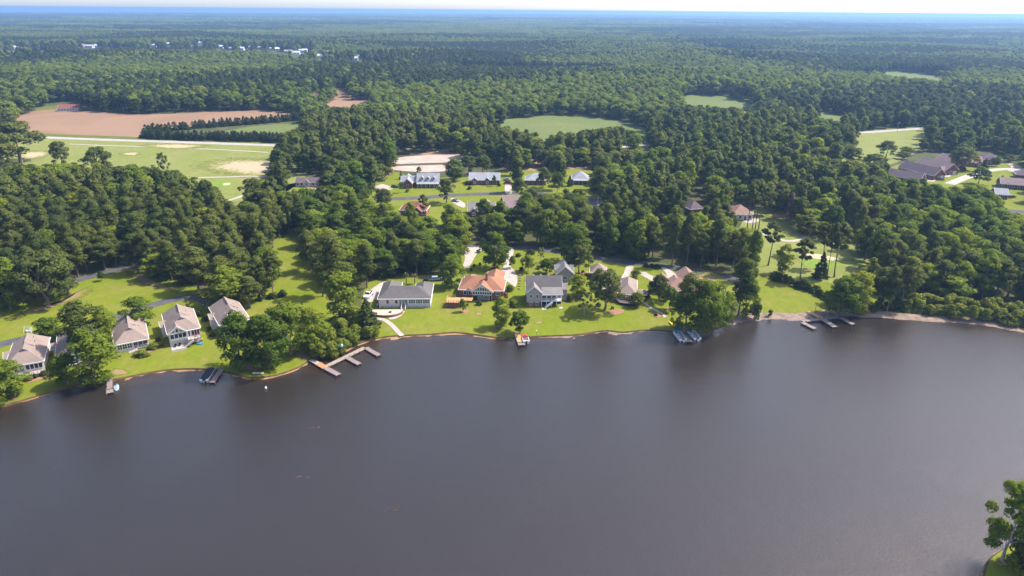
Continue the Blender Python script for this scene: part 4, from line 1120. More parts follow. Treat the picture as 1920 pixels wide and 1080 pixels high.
def zone(x, y):
    if x < 565 and y > 385: return "left"
    if x < 620: return "golf"
    if x < 880 and y > 405: return "ranch"
    if x < 1440 and y > 405: return "belt"
    if x >= 1440 and y > 350: return "right"
    return "street"
ZL = {("left", 1): "pine in the dense left wood", ("left", 0): "leafy tree in the dense left wood",
      ("golf", 1): "pine beside the left golf course", ("golf", 0): "leafy tree beside the left golf course",
      ("ranch", 1): "pine behind the white ranch house", ("ranch", 0): "leafy tree behind the white ranch house",
      ("belt", 1): "pine in the lakeside-street belt", ("belt", 0): "leafy tree in the lakeside-street belt",
      ("right", 1): "pine in the bright right-shore wood", ("right", 0): "leafy tree in the bright right-shore wood",
      ("street", 1): "pine near the second-row houses", ("street", 0): "leafy tree near the second-row houses"}
ZG = {"left": "wood above the left lawn", "golf": "wood edge by the left golf course", "ranch": "wood behind the white ranch house", "belt": "tree belt behind the lakeside street", "right": "wood above the right shore", "street": "trees round the second-row houses"}

def where(z, x, y):
    if z == "left":
        d = ", beside the street" if y > 478 else ", golf edge" if y < 415 else ", in its middle depth"
        return d + (", leftmost third" if x < 190 else ", central third" if x < 380 else ", rightmost third")
    if z == "right":
        d = ", nearest the beach" if y > 520 else ", back edge" if y < 420 else ", in its middle depth"
        return d + (", fairway side" if x < 1660 else ", central part" if x < 1800 else ", picture edge side")
    if z == "belt":
        d = ", street side" if y > 455 else ", far side"
        return d + (", behind the orange and grey houses" if x < 1080 else ", behind the lawn oak" if x < 1200 else ", behind the pink-roofed house" if x < 1320 else ", next to the fairway")
    if z == "ranch":
        d = ", close to the house" if y > 490 else ", farther back"
        return d + (", beside the glade" if x < 660 else ", behind the roof" if x < 780 else ", towards the left drive")
    if z == "golf": return ", far left" if x < 200 else ", near the sand waste" if x > 440 else ", above the pine wood"
    d = ", by the highway" if y < 300 else ", towards the lake" if y > 370 else ", beside the street"
    return d + (", left of the sandy lot" if x < 740 else ", above the blue roofs" if x < 1010 else ", central part" if x < 1250 else ", right golf side" if x < 1600 else ", near the brick houses")

LIMIT = {'pine': 255, 'broad': 235, 'oak': 200}
inview = (px[:, 0] > -20) & (px[:, 0] < 1940)
near_first = np.argsort(-px[:, 1] - np.where(inview, 0, -5000) )
used = np.zeros(len(P), bool); cnt = {'pine': 0, 'broad': 0, 'oak': 0}
for i in near_first:
    fam = 'pine' if is_pine[i] else ('oak' if oakish[i] else 'broad')
    if not inview[i] or cnt[fam] >= LIMIT[fam]: continue
    cnt[fam] += 1; used[i] = True
    z = zone(px[i, 0], px[i, 1])
    k = 'pine' if is_pine[i] else 'oak' if oakish[i] else 'bright' if bright[i] else 'oval' if oval[i] else 'broad'
    lab = ZL[(z, int(is_pine[i]))] + where(z, px[i, 0], px[i, 1])
    lab = ("tall " if h[i] > (17.2 if is_pine[i] else 14) else "low " if h[i] < (13.5 if is_pine[i] else 10.5) else "mid-height ") + lab
    if fam == 'oak': lab = lab.replace("leafy tree", "round-crowned oak")
    plant(k, Vector(P[i]), float(h[i]), float(rad[i]), lab, ("pines of the " if fam == 'pine' else "oaks of the " if fam == 'oak' else "leafy trees of the ") + ZG[z])

# ---- the rest of the woods reads as one mass: instanced, one object
def stuff_tree(name, kind, mat, seed, n_leaf, leaf_m, H, R):
    cl, C, d, tint = crown_mesh(name, mat, seed, kind, n_leaf, leaf_m)
    r = np.random.default_rng(seed); C = C * np.array([R, R, H])
    SN = soft_normals(C, d, R, H, r); N = d + r.normal(size=C.shape) * .5; N = np.where((N * SN).sum(1, keepdims=True) < 0, -N, N)
    V = leaf_quads(C, N, leaf_m, r, 0.6)
    tr = 0.22; top = H * (.9 if 'pine' in kind else .6)
    T = []
    for a in range(4):
        c0, s0, c1, s1 = math.cos(a * 1.5708), math.sin(a * 1.5708), math.cos((a + 1) * 1.5708), math.sin((a + 1) * 1.5708)
        T += [(c0 * tr, s0 * tr, -.2), (c1 * tr, s1 * tr, -.2), (c1 * .08, s1 * .08, top), (c0 * .08, s0 * .08, top)]
    n = len(C)
    return quads_mesh(name, np.concatenate([V, np.array(T)]), n + 4, [mat, M_BARK], {"tint": np.concatenate([tint, np.zeros(4)])}, np.concatenate([np.zeros(n, int), np.ones(4, int)]), np.concatenate([SN, np.array([[.7, .7, 0], [-.7, .7, 0], [-.7, -.7, 0], [.7, -.7, 0]])]))

def scatter(name, meshes, pos, idx, rot, scl, label):
    """one object: geometry nodes put the meshes on the points"""
    lib = bpy.data.collections.new(name + "_kinds")
    for i, me in enumerate(meshes):
        lib.objects.link(bpy.data.objects.new("%s_kind_%02d" % (name, i), me))
    me = bpy.data.meshes.new(name); me.vertices.add(len(pos)); me.vertices.foreach_set("co", np.ascontiguousarray(pos, np.float32).ravel())
    a = me.attributes.new("pick", 'INT', 'POINT'); a.data.foreach_set("value", idx.astype(np.int32))
    a = me.attributes.new("turn", 'FLOAT_VECTOR', 'POINT'); a.data.foreach_set("vector", np.column_stack([rot * 0, rot * 0, rot]).astype(np.float32).ravel())
    a = me.attributes.new("size", 'FLOAT_VECTOR', 'POINT'); a.data.foreach_set("vector", scl.astype(np.float32).ravel())
    me.update()
    o = link(name, me)
    ng = bpy.data.node_groups.new(name, 'GeometryNodeTree')
    ng.interface.new_socket("Geometry", in_out='INPUT', socket_type='NodeSocketGeometry')
    ng.interface.new_socket("Geometry", in_out='OUTPUT', socket_type='NodeSocketGeometry')
    gi = ng.nodes.new("NodeGroupInput"); go = ng.nodes.new("NodeGroupOutput")
    ci = ng.nodes.new("GeometryNodeCollectionInfo"); ci.inputs["Collection"].default_value = lib; ci.inputs["Separate Children"].default_value = True; ci.inputs["Reset Children"].default_value = True
    ip = ng.nodes.new("GeometryNodeInstanceOnPoints"); ip.inputs["Pick Instance"].default_value = True
    def attr(nm, typ):
        n = ng.nodes.new("GeometryNodeInputNamedAttribute"); n.data_type = typ; n.inputs["Name"].default_value = nm; return n.outputs[0]
    ng.links.new(gi.outputs[0], ip.inputs["Points"]); ng.links.new(ci.outputs[0], ip.inputs["Instance"])
    ng.links.new(attr("pick", 'INT'), ip.inputs["Instance Index"]); ng.links.new(attr("turn", 'FLOAT_VECTOR'), ip.inputs["Rotation"]); ng.links.new(attr("size", 'FLOAT_VECTOR'), ip.inputs["Scale"])
    ng.links.new(ip.outputs[0], go.inputs[0])
    md = o.modifiers.new("scatter", 'NODES'); md.node_group = ng
    tag(o, label, None, None, "stuff")
    return o

rest = ~used
near_kinds = [stuff_tree("t", 'pine', M_PINE, 200 + i, 1900, 0.62, 19, 4.2) for i in range(4)] + [stuff_tree("t", 'broad', M_BROAD, 210 + i, 1900, 0.55, 16, 5.2) for i in range(3)] + \
             [stuff_tree("t", 'oak', M_OAK, 220 + i, 1900, 0.52, 13, 6.2) for i in range(2)] + [stuff_tree("t", 'broad', M_BRIGHT, 230, 1900, 0.55, 16, 5.2)]
ri = np.where(rest)[0]
pick = np.where(is_pine[ri], rng.integers(0, 4, len(ri)), np.where(oakish[ri], rng.integers(7, 9, len(ri)), np.where(bright[ri], 9, rng.integers(4, 7, len(ri)))))
RH = np.array([19] * 4 + [16] * 3 + [13] * 2 + [16], float); RR = np.array([4.2] * 4 + [5.2] * 3 + [6.2] * 2 + [5.2], float)
S = np.column_stack([rad[ri] / RR[pick], rad[ri] / RR[pick], h[ri] / RH[pick]])
scatter("forest", near_kinds, P[ri], pick, rng.uniform(0, 6.28, len(ri)), S, "continuous wood beyond and around the second-row houses")
print("TREES individual", cnt, "rest", len(ri))

# middle distance
Q = np.concatenate([grid_points(640, 1500, 8.8, 60), grid_points(1500, 2750, 10.5, 60)])
hq = rng.uniform(14, 20, len(Q)) * (1 + 0.55 * soft_noise(Q, 0.010, 33)); rq = 4.4 + 5.6 * rng.random(len(Q)) ** 1.5
gap = soft_noise(Q * np.array([.45, 1, 1]), 0.017, 61); Q_ok = clear_of_view(Q, hq, rq, 0.25) & ((gap < np.quantile(gap, .88)) | (Q[:, 1] < 1000))
Q, hq, rq = Q[Q_ok], hq[Q_ok], rq[Q_ok]
mid_kinds = [stuff_tree("t", 'dome', M_FAR, 300 + i, 560, 0.95, 18, 5) for i in range(3)] + [stuff_tree("t", 'dome', M_FARL, 310 + i, 560, 0.95, 18, 5) for i in range(3)]
pp = np.clip(.52 + 2.2 * soft_noise(Q * np.array([.6, 1, 1]), 0.009, 41), .05, .95)
pick = np.where(rng.random(len(Q)) < pp, rng.integers(0, 3, len(Q)), rng.integers(3, 6, len(Q)))
scatter("woodland", mid_kinds, Q, pick, rng.uniform(0, 6.28, len(Q)), np.column_stack([rq / 5, rq / 5, hq / 18]), "wide woodland stretching away behind the fields")
print("MID", len(Q))

# far: whole stands of trees at a time
def stand(name, seed, size, n, quads_per, leaf, H, R, mat=M_FAR):
    r = np.random.default_rng(seed); C, D, T = [], [], []
    for k in range(n):
        x, y = r.uniform(-size / 2, size / 2, 2); hh = H * r.uniform(.7, 1.15); rr = R * r.uniform(.7, 1.3)
        d = r.normal(size=(quads_per, 3)); d /= np.linalg.norm(d, axis=1, keepdims=True); d[:, 2] = np.abs(d[:, 2])
        C.append(np.array([x, y, hh * .45]) + d * np.array([rr, rr, hh * .55])); D.append(d); T.append(np.full(quads_per, r.random()))
    C = np.concatenate(C); D = np.concatenate(D)
    return quads_mesh(name, leaf_quads(C, D + r.normal(size=D.shape) * .35, leaf, r, .75), len(C), [mat], {"tint": np.concatenate(T)}, None, D + r.normal(size=D.shape) * .15)
RIVER_PX = [(-300, 11), (0, 14.5), (330, 17), (800, 21), (1300, 25.5), (1345, 27.2), (1290, 28.3), (960, 28.2), (500, 27.2), (200, 26.6), (0, 26.6), (-300, 25)]
BAY_PX = [(-120, 41), (0, 43), (30, 44), (54, 46), (34, 50), (12, 53), (-120, 54)]
def clear_far(P, hgt):
    px0 = project(P); q = P.copy(); q[:, 2] += hgt; px1 = project(q)
    ok = ~is_open(px0) & ~is_open(px1) & ~is_open((px0 + px1) / 2)
    for poly in (RIVER_PX, BAY_PX): ok &= ~poly_mask_points(poly, px0)
    return ok
Q = grid_points(2740, 5600, 46, 120); gap = soft_noise(Q * np.array([.4, 1, 1]), 0.0065, 63); Q = Q[clear_far(Q, 16) & (gap < np.quantile(gap, .88))]
k3 = [stand("t", 400 + i, 56, 44, 34, 1.9, 17, 6.2, M_FAR if i < 4 else M_FARL) for i in range(8)]
def stand_pick(Q, s_, seed):
    nz = soft_noise(Q * np.array([.45, 1, 1]), s_, seed); return np.where(rng.random(len(Q)) < np.clip(.42 + 2.6 * nz, .04, .96), rng.integers(4, 8, len(Q)), rng.integers(0, 4, len(Q))), nz
pk, nz = stand_pick(Q, .0045, 51)
scatter("far_woodland", k3, Q, pk, rng.uniform(0, 6.28, len(Q)), np.column_stack([np.ones(len(Q)), np.ones(len(Q)), rng.uniform(.85, 1.1, len(Q)) * (1 + .6 * soft_noise(Q * np.array([.4, 1, 1]), .006, 57))]), "hazy blue-green woodland in the distance")
n3 = len(Q)
Q = grid_points(5550, 17000, 210, 600); Q = Q[clear_far(Q, 14)]
k4 = [stand("t", 410 + i, 250, 230, 16, 6.5, 17, 12.0, M_FAR if i < 4 else M_FARL) for i in range(8)]
pk, nz = stand_pick(Q, .0014, 53)
scatter("distant_woodland", k4, Q, pk, rng.uniform(0, 6.28, len(Q)), np.column_stack([np.ones(len(Q)), np.ones(len(Q)), rng.uniform(.7, 1.3, len(Q))]), "blue band of woodland below the horizon")
print("FAR", n3, len(Q))
# beyond that the land is a wooded plain
t = NT("wooded_plain"); p = t.pos()
c = t.ramp(t.noise(t.stretch(p, (1, 1, 1)), 0.0006, 6, 0.65, 0.5), [(0.3, (0.035, 0.055, 0.025)), (0.55, (0.05, 0.075, 0.03)), (0.72, (0.12, 0.14, 0.06))])
t.done(c, 0.95, 0.05)
tag(link("plain", cdt_sheet("plain", [[(-FAR, 5500), (FAR, 5500), (FAR, FAR), (-FAR, FAR)]], 1.5, MATS["wooded_plain"], [[G(x, y) for x, y in [(-300, 13.5), (0, 16.8), (330, 19), (800, 22.6), (1300, 26.3), (1340, 27.2), (1290, 27.9), (960, 27.6), (500, 26.4), (200, 25.6), (0, 25.4), (-300, 24)]]])), kind="structure")
# ---------------------------------------------------------------- houses
def roof_mat(name, c):
    t = NT(name); p = t.pos()
    n1 = t.noise(p, 0.35, 4, 0.6); n2 = t.noise(t.stretch(p, (1, 1, 4)), 3.0, 4, 0.75)
    col = t.mix(t.mapr(n1, .3, .7, 0, 1), tuple(x * .82 for x in c), tuple(min(1, x * 1.12) for x in c))
    col = t.mix(t.mapr(n2, .35, .7, 0, .5), col, tuple(x * .68 for x in c))
    t.bump(n2, .5, .05)
    return t.done(col, .9, .25)
def brick_mat(name, c, c2):
    t = NT(name); p = t.objco()
    n = t.noise(p, 6.0, 3, .8); n1 = t.noise(p, .5, 3)
    col = t.mix(t.mapr(n, .35, .65), c, c2); col = t.mix(t.mapr(n1, .3, .7, 0, .35), col, tuple(x * .6 for x in c))
    return t.done(col, .9, .2)
def siding_mat(name, c):
    t = NT(name); p = t.objco()
    w = t.n("ShaderNodeTexWave"); w.bands_direction = 'Z'; w.inputs["Scale"].default_value = 2.6; t.l(p, w.inputs["Vector"])
    n = t.noise(p, .7, 4)
    col = t.mix(t.mapr(n, .3, .7, 0, .6), c, tuple(x * .85 for x in c))
    t.bump(w.outputs["Fac"], .35, .02)
    return t.done(col, .75, .3)
R_TAN = roof_mat("roof_taupe", (0.24, 0.184, 0.155)); R_GREY = roof_mat("roof_charcoal", (0.118, 0.104, 0.102)); R_ORANGE = roof_mat("roof_orange", (0.29, 0.135, 0.078))
R_LGREY = roof_mat("roof_weathered_grey", (0.20, 0.182, 0.172)); R_BROWN = roof_mat("roof_brown", (0.25, 0.19, 0.16)); R_PINK = roof_mat("roof_pinkish_brown", (0.28, 0.165, 0.13))
R_BLUE = roof_mat("roof_blue_grey", (0.28, 0.285, 0.31)); R_RED = roof_mat("roof_red_brown", (0.20, 0.075, 0.05)); R_PURP = roof_mat("roof_purple_brown", (0.125, 0.092, 0.105)); R_MAUVE = roof_mat("roof_mauve_brown", (0.22, 0.155, 0.15))
W_WHITE = siding_mat("white_siding", (0.56, 0.52, 0.49)); W_CREAM = siding_mat("cream_siding", (0.58, 0.53, 0.46)); W_GREY = siding_mat("grey_siding", (0.33, 0.285, 0.27))
W_BRICK = brick_mat("red_brick", (0.24, 0.095, 0.07), (0.15, 0.06, 0.05)); W_BRICK2 = brick_mat("brown_brick", (0.27, 0.14, 0.09), (0.17, 0.085, 0.06)); W_BLOCK = plain("foundation_block", (0.42, 0.40, 0.39), .15, 1.5)
TRIM = plain("white_trim", (0.68, 0.67, 0.65), .08, 1.0, .6); WOOD = plain("deck_timber", (0.42, 0.24, 0.11), .25, 1.6, .85); WOODG = plain("grey_timber", (0.36, 0.31, 0.28), .28, 1.8, .9); WOODD = plain("dark_timber", (0.17, 0.085, 0.055), .25, 1.8, .9)
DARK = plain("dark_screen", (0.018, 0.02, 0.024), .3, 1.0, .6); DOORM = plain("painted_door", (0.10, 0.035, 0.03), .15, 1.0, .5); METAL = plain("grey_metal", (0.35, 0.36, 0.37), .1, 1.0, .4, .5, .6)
def glass():
    t = NT("window_glass"); return t.done((0.022, 0.028, 0.036), .06, .6)
GLASS = glass()
def glass_b():
    t = NT("window_glass_pale"); return t.done((0.10, 0.14, 0.16), .08, .6)
GLASSP = glass_b()

_pc = {}
def plain_cache(n, c, **k):
    if n not in _pc: _pc[n] = plain(n, c, **k)
    return _pc[n]

class House:
    def __init__(s, name, label, P, yaw, cat="house"):
        s.e = empty(name, (P.x, P.y, 1.0), yaw); tag(s.e, label, cat); s.yaw = yaw; s.P = P
    def wall(s, x0, x1, y0, y1, z1, mat, z0=-.15, name="wall"):
        m = MB(); m.box(x0, x1, y0, y1, z0, z1); return m.build(name, mat, s.e)
    def part(s, name, mb, mat, parent=None): return mb.build(name, mat, parent or s.e)
    def _edge(s, pts, roof):
        m = MB()                                            # white fascia board all round the eave
        n = len(pts)
        for i in range(n):
            a, b = Vector(pts[i]), Vector(pts[(i + 1) % n]); d = (b - a); d.z = 0
            if d.length < .01: continue
            d.normalize(); o = Vector((d.y, -d.x, 0)) * .05
            m.face([a + o + Vector((0, 0, -.24)), b + o + Vector((0, 0, -.24)), b + o + Vector((0, 0, .04)), a + o + Vector((0, 0, .04))])
            m.face([a + o + Vector((0, 0, .04)), b + o + Vector((0, 0, .04)), b - o * 2 + Vector((0, 0, .05)), a - o * 2 + Vector((0, 0, .05))])
            m.face([b + o + Vector((0, 0, -.24)), a + o + Vector((0, 0, -.24)), a - o * 8 + Vector((0, 0, -.24)), b - o * 8 + Vector((0, 0, -.24))])
        m.build("fascia", TRIM, roof)
    def hip(s, x0, x1, y0, y1, z, pitch, mat, over=.45, name="roof", trim=True, inset=1.0):
        x0 -= over; x1 += over; y0 -= over; y1 += over; w, d = x1 - x0, y1 - y0; k = math.tan(math.radians(pitch)); m = MB()
        A, B, Cc, D = (x0, y0, z), (x1, y0, z), (x1, y1, z), (x0, y1, z)
        if w >= d:
            hgt = d / 2 * k; r0 = (x0 + d / 2 * inset, (y0 + y1) / 2, z + hgt); r1 = (x1 - d / 2 * inset, (y0 + y1) / 2, z + hgt)
            m.face([A, B, r1, r0]); m.face([Cc, D, r0, r1]); m.face([D, A, r0]); m.face([B, Cc, r1])
        else:
            hgt = w / 2 * k; r0 = ((x0 + x1) / 2, y0 + w / 2 * inset, z + hgt); r1 = ((x0 + x1) / 2, y1 - w / 2 * inset, z + hgt)
            m.face([A, B, r0]); m.face([B, Cc, r1, r0]); m.face([Cc, D, r1]); m.face([D, A, r0, r1])
        m.face([(x0, y1, z - .02), (x1, y1, z - .02), (x1, y0, z - .02), (x0, y0, z - .02)])
        r = m.build(name, mat, s.e)
        if trim: s._edge([A, B, Cc, D], r)
        return r
    def gable(s, x0, x1, y0, y1, z, pitch, mat, ridge='x', over=.4, wall=None, name="roof", ends=(1, 1), th=.16, trim=True):
        """pitched roof as two slabs; wall: material of the triangles at its ends"""
        k = math.tan(math.radians(pitch))
        if ridge == 'x':
            c = (y0 + y1) / 2; hf = (y1 - y0) / 2; f = lambda a, b, zz: (a, b, zz); a0, a1 = x0 - over, x1 + over; lo, hi = y0, y1
        else:
            c = (x0 + x1) / 2; hf = (x1 - x0) / 2; f = lambda a, b, zz: (b, a, zz); a0, a1 = y0 - over, y1 + over; lo, hi = x0, x1
        zr = z + hf * k; ze = z - over * k; m = MB()
        for sgn in (-1, 1):
            e = c + sgn * (hf + over)
            q = [(a0, e, ze), (a1, e, ze), (a1, c, zr), (a0, c, zr)]
            top = [f(a, b, zz + th) for a, b, zz in q]; bot = [f(a, b, zz) for a, b, zz in q]
            if (sgn > 0) == (ridge == 'x'): top.reverse(); bot.reverse()
            m.face(top); m.face(bot[::-1])
        r = m.build(name, mat, s.e)
        if trim:
            t = MB()
            for a in (a0, a1):                                # barge boards and eave boards
                for sgn in (-1, 1):
                    e = c + sgn * (hf + over)
                    for da in (-.03, .03):
                        t.face([f(a + da, e, ze - .08), f(a + da, e, ze + th + .03), f(a + da, c, zr + th + .03), f(a + da, c, zr - .08)])
                    t.face([f(a - .03, e, ze + th + .03), f(a + .03, e, ze + th + .03), f(a + .03, c, zr + th + .03), f(a - .03, c, zr + th + .03)])
            for sgn in (-1, 1):
                e = c + sgn * (hf + over)
                for de in (0, .05):
                    t.face([f(a0, e + sgn * de, ze - .1), f(a1, e + sgn * de, ze - .1), f(a1, e + sgn * de, ze + th + .02), f(a0, e + sgn * de, ze + th + .02)])
            t.build("fascia", TRIM, r)
        if wall is not None:
            g = MB(); A, B = (x0, x1) if ridge == 'x' else (y0, y1)
            for a, on in ((A, ends[0]), (B, ends[1])):
                if on: g.face([f(a, lo, z - .02), f(a, hi, z - .02), f(a, c, zr + .02)])
            g.build("gable_wall", wall, s.e)
        return zr
    def window(s, face, at, a0, a1, z0, z1, bars=0, frame=TRIM, pane=None, fw=.11, name="window", hbar=False):
        """opening on a wall; face f/b/l/r at the plane 'at'; a0..a1 along the wall"""
        sg = {'f': -1, 'b': 1, 'l': -1, 'r': 1}[face]; horiz = face in 'fb'
        def bx(m, u0, u1, v0, v1, d0, d1):
            p0, p1 = sorted((at + sg * d0, at + sg * d1))
            m.box(u0, u1, p0, p1, v0, v1) if horiz else m.box(p0, p1, u0, u1, v0, v1)
        m = MB(); bx(m, a0, a1, z0, z1, -.02, .02); w = m.build(name, pane or GLASS, s.e)
        t = MB()
        bx(t, a0 - fw, a0, z0 - fw, z1 + fw, .0, .06); bx(t, a1, a1 + fw, z0 - fw, z1 + fw, .0, .06)
        bx(t, a0, a1, z0 - fw, z0, .0, .07); bx(t, a0, a1, z1, z1 + fw, .0, .06)
        for i in range(bars):
            u = a0 + (a1 - a0) * (i + 1) / (bars + 1); bx(t, u - .05, u + .05, z0, z1, .0, .05)
        if hbar: bx(t, a0, a1, (z0 + z1) / 2 - .04, (z0 + z1) / 2 + .04, .021, .045)
        t.build("frame", frame, w)
        return w
    def poly(s, name, mat, *faces, parent=None):
        m = MB()
        for f in faces: m.face(f)
        return m.build(name, mat, parent or s.e)
    def steps(s, x0, x1, y0, y1, z0, z1, mat, n=7, name="steps"):
        """flight rising from y0 (z0) to y1 (z1)"""
        m = MB()
        for i in range(n):
            ya, yb = y0 + (y1 - y0) * i / n, y0 + (y1 - y0) * (i + 1) / n
            m.box(x0, x1, min(ya, yb), max(ya, yb), z0 - .1, z0 + (z1 - z0) * (i + 1) / n)
        return m.build(name, mat, s.e)
    def steps_x(s, x0, x1, y0, y1, z0, z1, mat, n=7, name="steps"):
        m = MB()
        for i in range(n):
            xa, xb = x0 + (x1 - x0) * i / n, x0 + (x1 - x0) * (i + 1) / n; zt = z0 + (z1 - z0) * (i + 1) / n
            m.box(min(xa, xb), max(xa, xb), y0, y1, max(zt - .35, -.1), zt)
        return m.build(name, mat, s.e)
    def rail(s, pts, z, mat, h=1.0, step=.9, name="railing", parent=None):
        m = MB()
        for a, b in zip(pts[:-1], pts[1:]):
            a, b = Vector((a[0], a[1], z if len(a) < 3 else a[2])), Vector((b[0], b[1], z if len(b) < 3 else b[2])); L = (b - a).length; n = max(1, int(L / step))
            for i in range(n + 1):
                p = a.lerp(b, i / n); m.box(p.x - .05, p.x + .05, p.y - .05, p.y + .05, p.z, p.z + h)
            for zz in (h, h * .55, h * .15):
                m.tube(a + Vector((0, 0, zz)), b + Vector((0, 0, zz)), .05, .05, 4)
        return m.build(name, mat, parent or s.e)

def yaw_of(a, b): d = b - a; return math.atan2(d.y, d.x)

# --- the five lake villas, one pattern: ridge running back from a gablet above the lake front
def villa(Lpx, yaw, eave, label, variant):
    P = G(Lpx[0], Lpx[1], 1.0 + eave); c, sn = math.cos(yaw), math.sin(yaw)
    P = Vector((P.x + .4 * c - .4 * sn, P.y + .4 * sn + .4 * c, 1.0))
    H = House("villa", label, P, yaw); w, d = 8.9, 16.6
    base = eave - 2.55
    H.wall(0, w, .02, d, eave, W_CREAM)
    H.wall(-.04, w + .04, -.03, d + .04, max(.35, base - .25), W_WHITE if variant in ('slide', 'arch') else W_BLOCK, name="foundation")
    # roof: front hip up to a gablet, then the ridge runs back
    o = .45; k = math.tan(math.radians(36)); x0, x1, y0, y1 = -o, w + o, -o, d + o; hw = (x1 - x0) / 2; cx = (x0 + x1) / 2
    gz = .74                                                  # share of the rise where the gablet stands
    A, B, Cc, D = (x0, y0, eave), (x1, y0, eave), (x1, y1, eave), (x0, y1, eave); zr = eave + hw * k
    yg = y0 + hw * gz; gl = (cx - hw * (1 - gz), yg, eave + hw * k * gz); gr = (cx + hw * (1 - gz), yg, eave + hw * k * gz); gt = (cx, yg - .3, zr); rb = (cx, y1 - hw * .55, zr)
    m = MB()
    m.face([A, B, gr, gl]); m.face([B, Cc, rb, gt, gr]); m.face([Cc, D, rb]); m.face([D, A, gl, gt, rb]); m.face([(x0, y1, eave - .02), (x1, y1, eave - .02), (x1, y0, eave - .02), (x0, y0, eave - .02)])
    r = m.build("roof", R_TAN, H.e); H._edge([A, B, Cc, D], r)
    H.poly("gablet", plain_cache("vent_grey", (0.20, 0.21, 0.24)), [(gl[0], yg - .04, gl[2]), (gr[0], yg - .04, gr[2]), (cx, yg - .04, zr - .1)], parent=r)
    t = MB()                                                 # raised ridge piece on the rear half
    t.face([(cx - .05, d * .42, zr + .02), (cx + 2.2, d * .42, zr - 2.2 * k + .32), (cx + 1.2, rb[1], zr - 1.2 * k + .3), (cx, rb[1], zr + .35), (cx - .05, d * .5, zr + .35)]); t.build("roof_cricket", R_TAN, r)
    for (vx, vy) in ((w * .72, d * .62), (w * .8, d * .45), (w * .66, d * .78)):
        v = MB(); zz = eave + (x1 - vx) * k; v.tube((vx, vy, zz - .2), (vx, vy, zz + .35), .09, .09, 6); v.build("vent_pipe", DARK, r)
    # side entry wing with its own little gable
    H.wall(-1.5, -.03, 8.2, 11.4, eave - .6, W_CREAM, name="entry_wing")
    H.gable(-1.5, 2.0, 8.2, 11.4, eave - .6, 34, R_TAN, 'x', .35, W_CREAM, "entry_roof", (1, 0))
    for yy in (2.0, 5.2, 13.2): H.window('l', -.0, yy, yy + 1.1, base + .9, base + 2.2)
    for yy in (3.0, 6.0, 9.5, 12.5): H.window('r', w, yy, yy + 1.1, base + .9, base + 2.2)
    f = .02
    if variant == 'slide':
        H.wall(.1, 5.0, -.5, .0, eave - .1, W_CREAM, base - .1, "sunroom"); zr2 = H.gable(-.1, 5.1, -.5, 3.8, eave - .1, 40, R_TAN, 'y', .3, W_CREAM, "front_gable", (1, 0))
        for i in range(4): H.window('f', -.5, .35 + i * 1.18, 1.4 + i * 1.18, base + .55, base + 2.15, pane=DARK, fw=.08)
        H.poly("gable_window", GLASSP, [(.75, -.56, eave + .15), (1.75, -.56, eave + .15), (1.75, -.56, eave + .85)]); H.poly("gable_window", GLASSP, [(4.25, -.56, eave + .15), (3.25, -.56, eave + .85), (3.25, -.56, eave + .15)])
        H.window('f', -.5, 2.15, 2.85, eave + .15, eave + 1.15, frame=TRIM, fw=.09)
        H.window('f', f, 5.55, 6.05, base + .3, base + 2.2, frame=TRIM, fw=.22, name="door")
        for i in range(3): H.window('f', f, 6.55 + i * .8, 7.2 + i * .8, base + .4, base + 2.1, pane=DARK, fw=.07)
        dk = MB(); dk.box(5.0, 8.9, -2.4, -.02, base - .15, base + .05); D_ = dk.build("porch_deck", WOODG, H.e)
        for x in (5.2, 8.7): p_ = MB(); p_.box(x - .08, x + .08, -2.35, -2.2, -.1, base - .16); p_.build("post", WOODG, H.e)
        H.rail([(5.0, -2.4), (8.9, -2.4), (8.9, 0)], base + .05, WOODG); H.steps_x(3.4, 6.6, -3.5, -2.45, 0, base, WOODG, 9, "steps")
        H.poly("patio", M_CONC, [(.0, -4.0, .14), (4.3, -4.0, .14), (4.3, -.5, .14), (.0, -.5, .14)])
        pw = MB(); pw.box(-.1, 4.0, -4.25, -4.0, -.1, .75); pw.build("patio_wall", W_WHITE, H.e)
    elif variant == 'arch':
        H.wall(.1, 5.0, -.5, .0, eave - .1, W_CREAM, base - .1, "sunroom"); H.gable(-.1, 5.1, -.5, 3.8, eave - .1, 42, R_TAN, 'y', .3, W_CREAM, "front_gable", (1, 0))
        for i in range(3): H.window('f', -.5, .7 + i * 1.35, 1.5 + i * 1.35, base + .5, base + 2.1, fw=.16)
        H.poly("arch_window", GLASS, [(2.5 + 1.0 * math.cos(a), -.56, eave + .1 + 1.0 * math.sin(a)) for a in np.linspace(0, math.pi, 9)])
        H.window('f', f, 5.6, 6.7, base + .5, base + 2.1); H.window('f', f, 7.2, 8.3, base + .5, base + 2.1)
        H.window('f', -.03, .8, 2.4, .3, 1.6, pane=DARK, name="basement_door"); H.steps(.4, 2.6, -3.2, -.6, -.1, .45, WOODG, 4)
        dk = MB(); dk.box(2.8, 7.6, -2.2, -.52, base - .15, base + .02); dk.build("porch_deck", WOODG, H.e); H.rail([(2.8, -2.2), (7.6, -2.2), (7.6, 0)], base, TRIM)
        for x in (3.0, 7.4): p_ = MB(); p_.box(x - .08, x + .08, -2.15, -2.0, -.1, base - .16); p_.build("post", TRIM, H.e)
    elif variant == 'hedges':
        for i in range(3): H.window('f', f, .5 + i * 1.35, 1.65 + i * 1.35, base + .6, base + 2.15, 1, pane=GLASS, fw=.09, hbar=True)
        s_ = MB(); s_.box(4.9, 8.7, -.06, .0, base + .1, base + 2.25); s_.build("screen_porch", plain_cache("brown_screen", (0.10, 0.065, 0.055)), H.e)
        for x in (4.75, 6.1, 7.4, 8.75): p_ = MB(); p_.box(x - .07, x + .07, -.14, -.07, base, eave - .1); p_.build("post", TRIM, H.e)
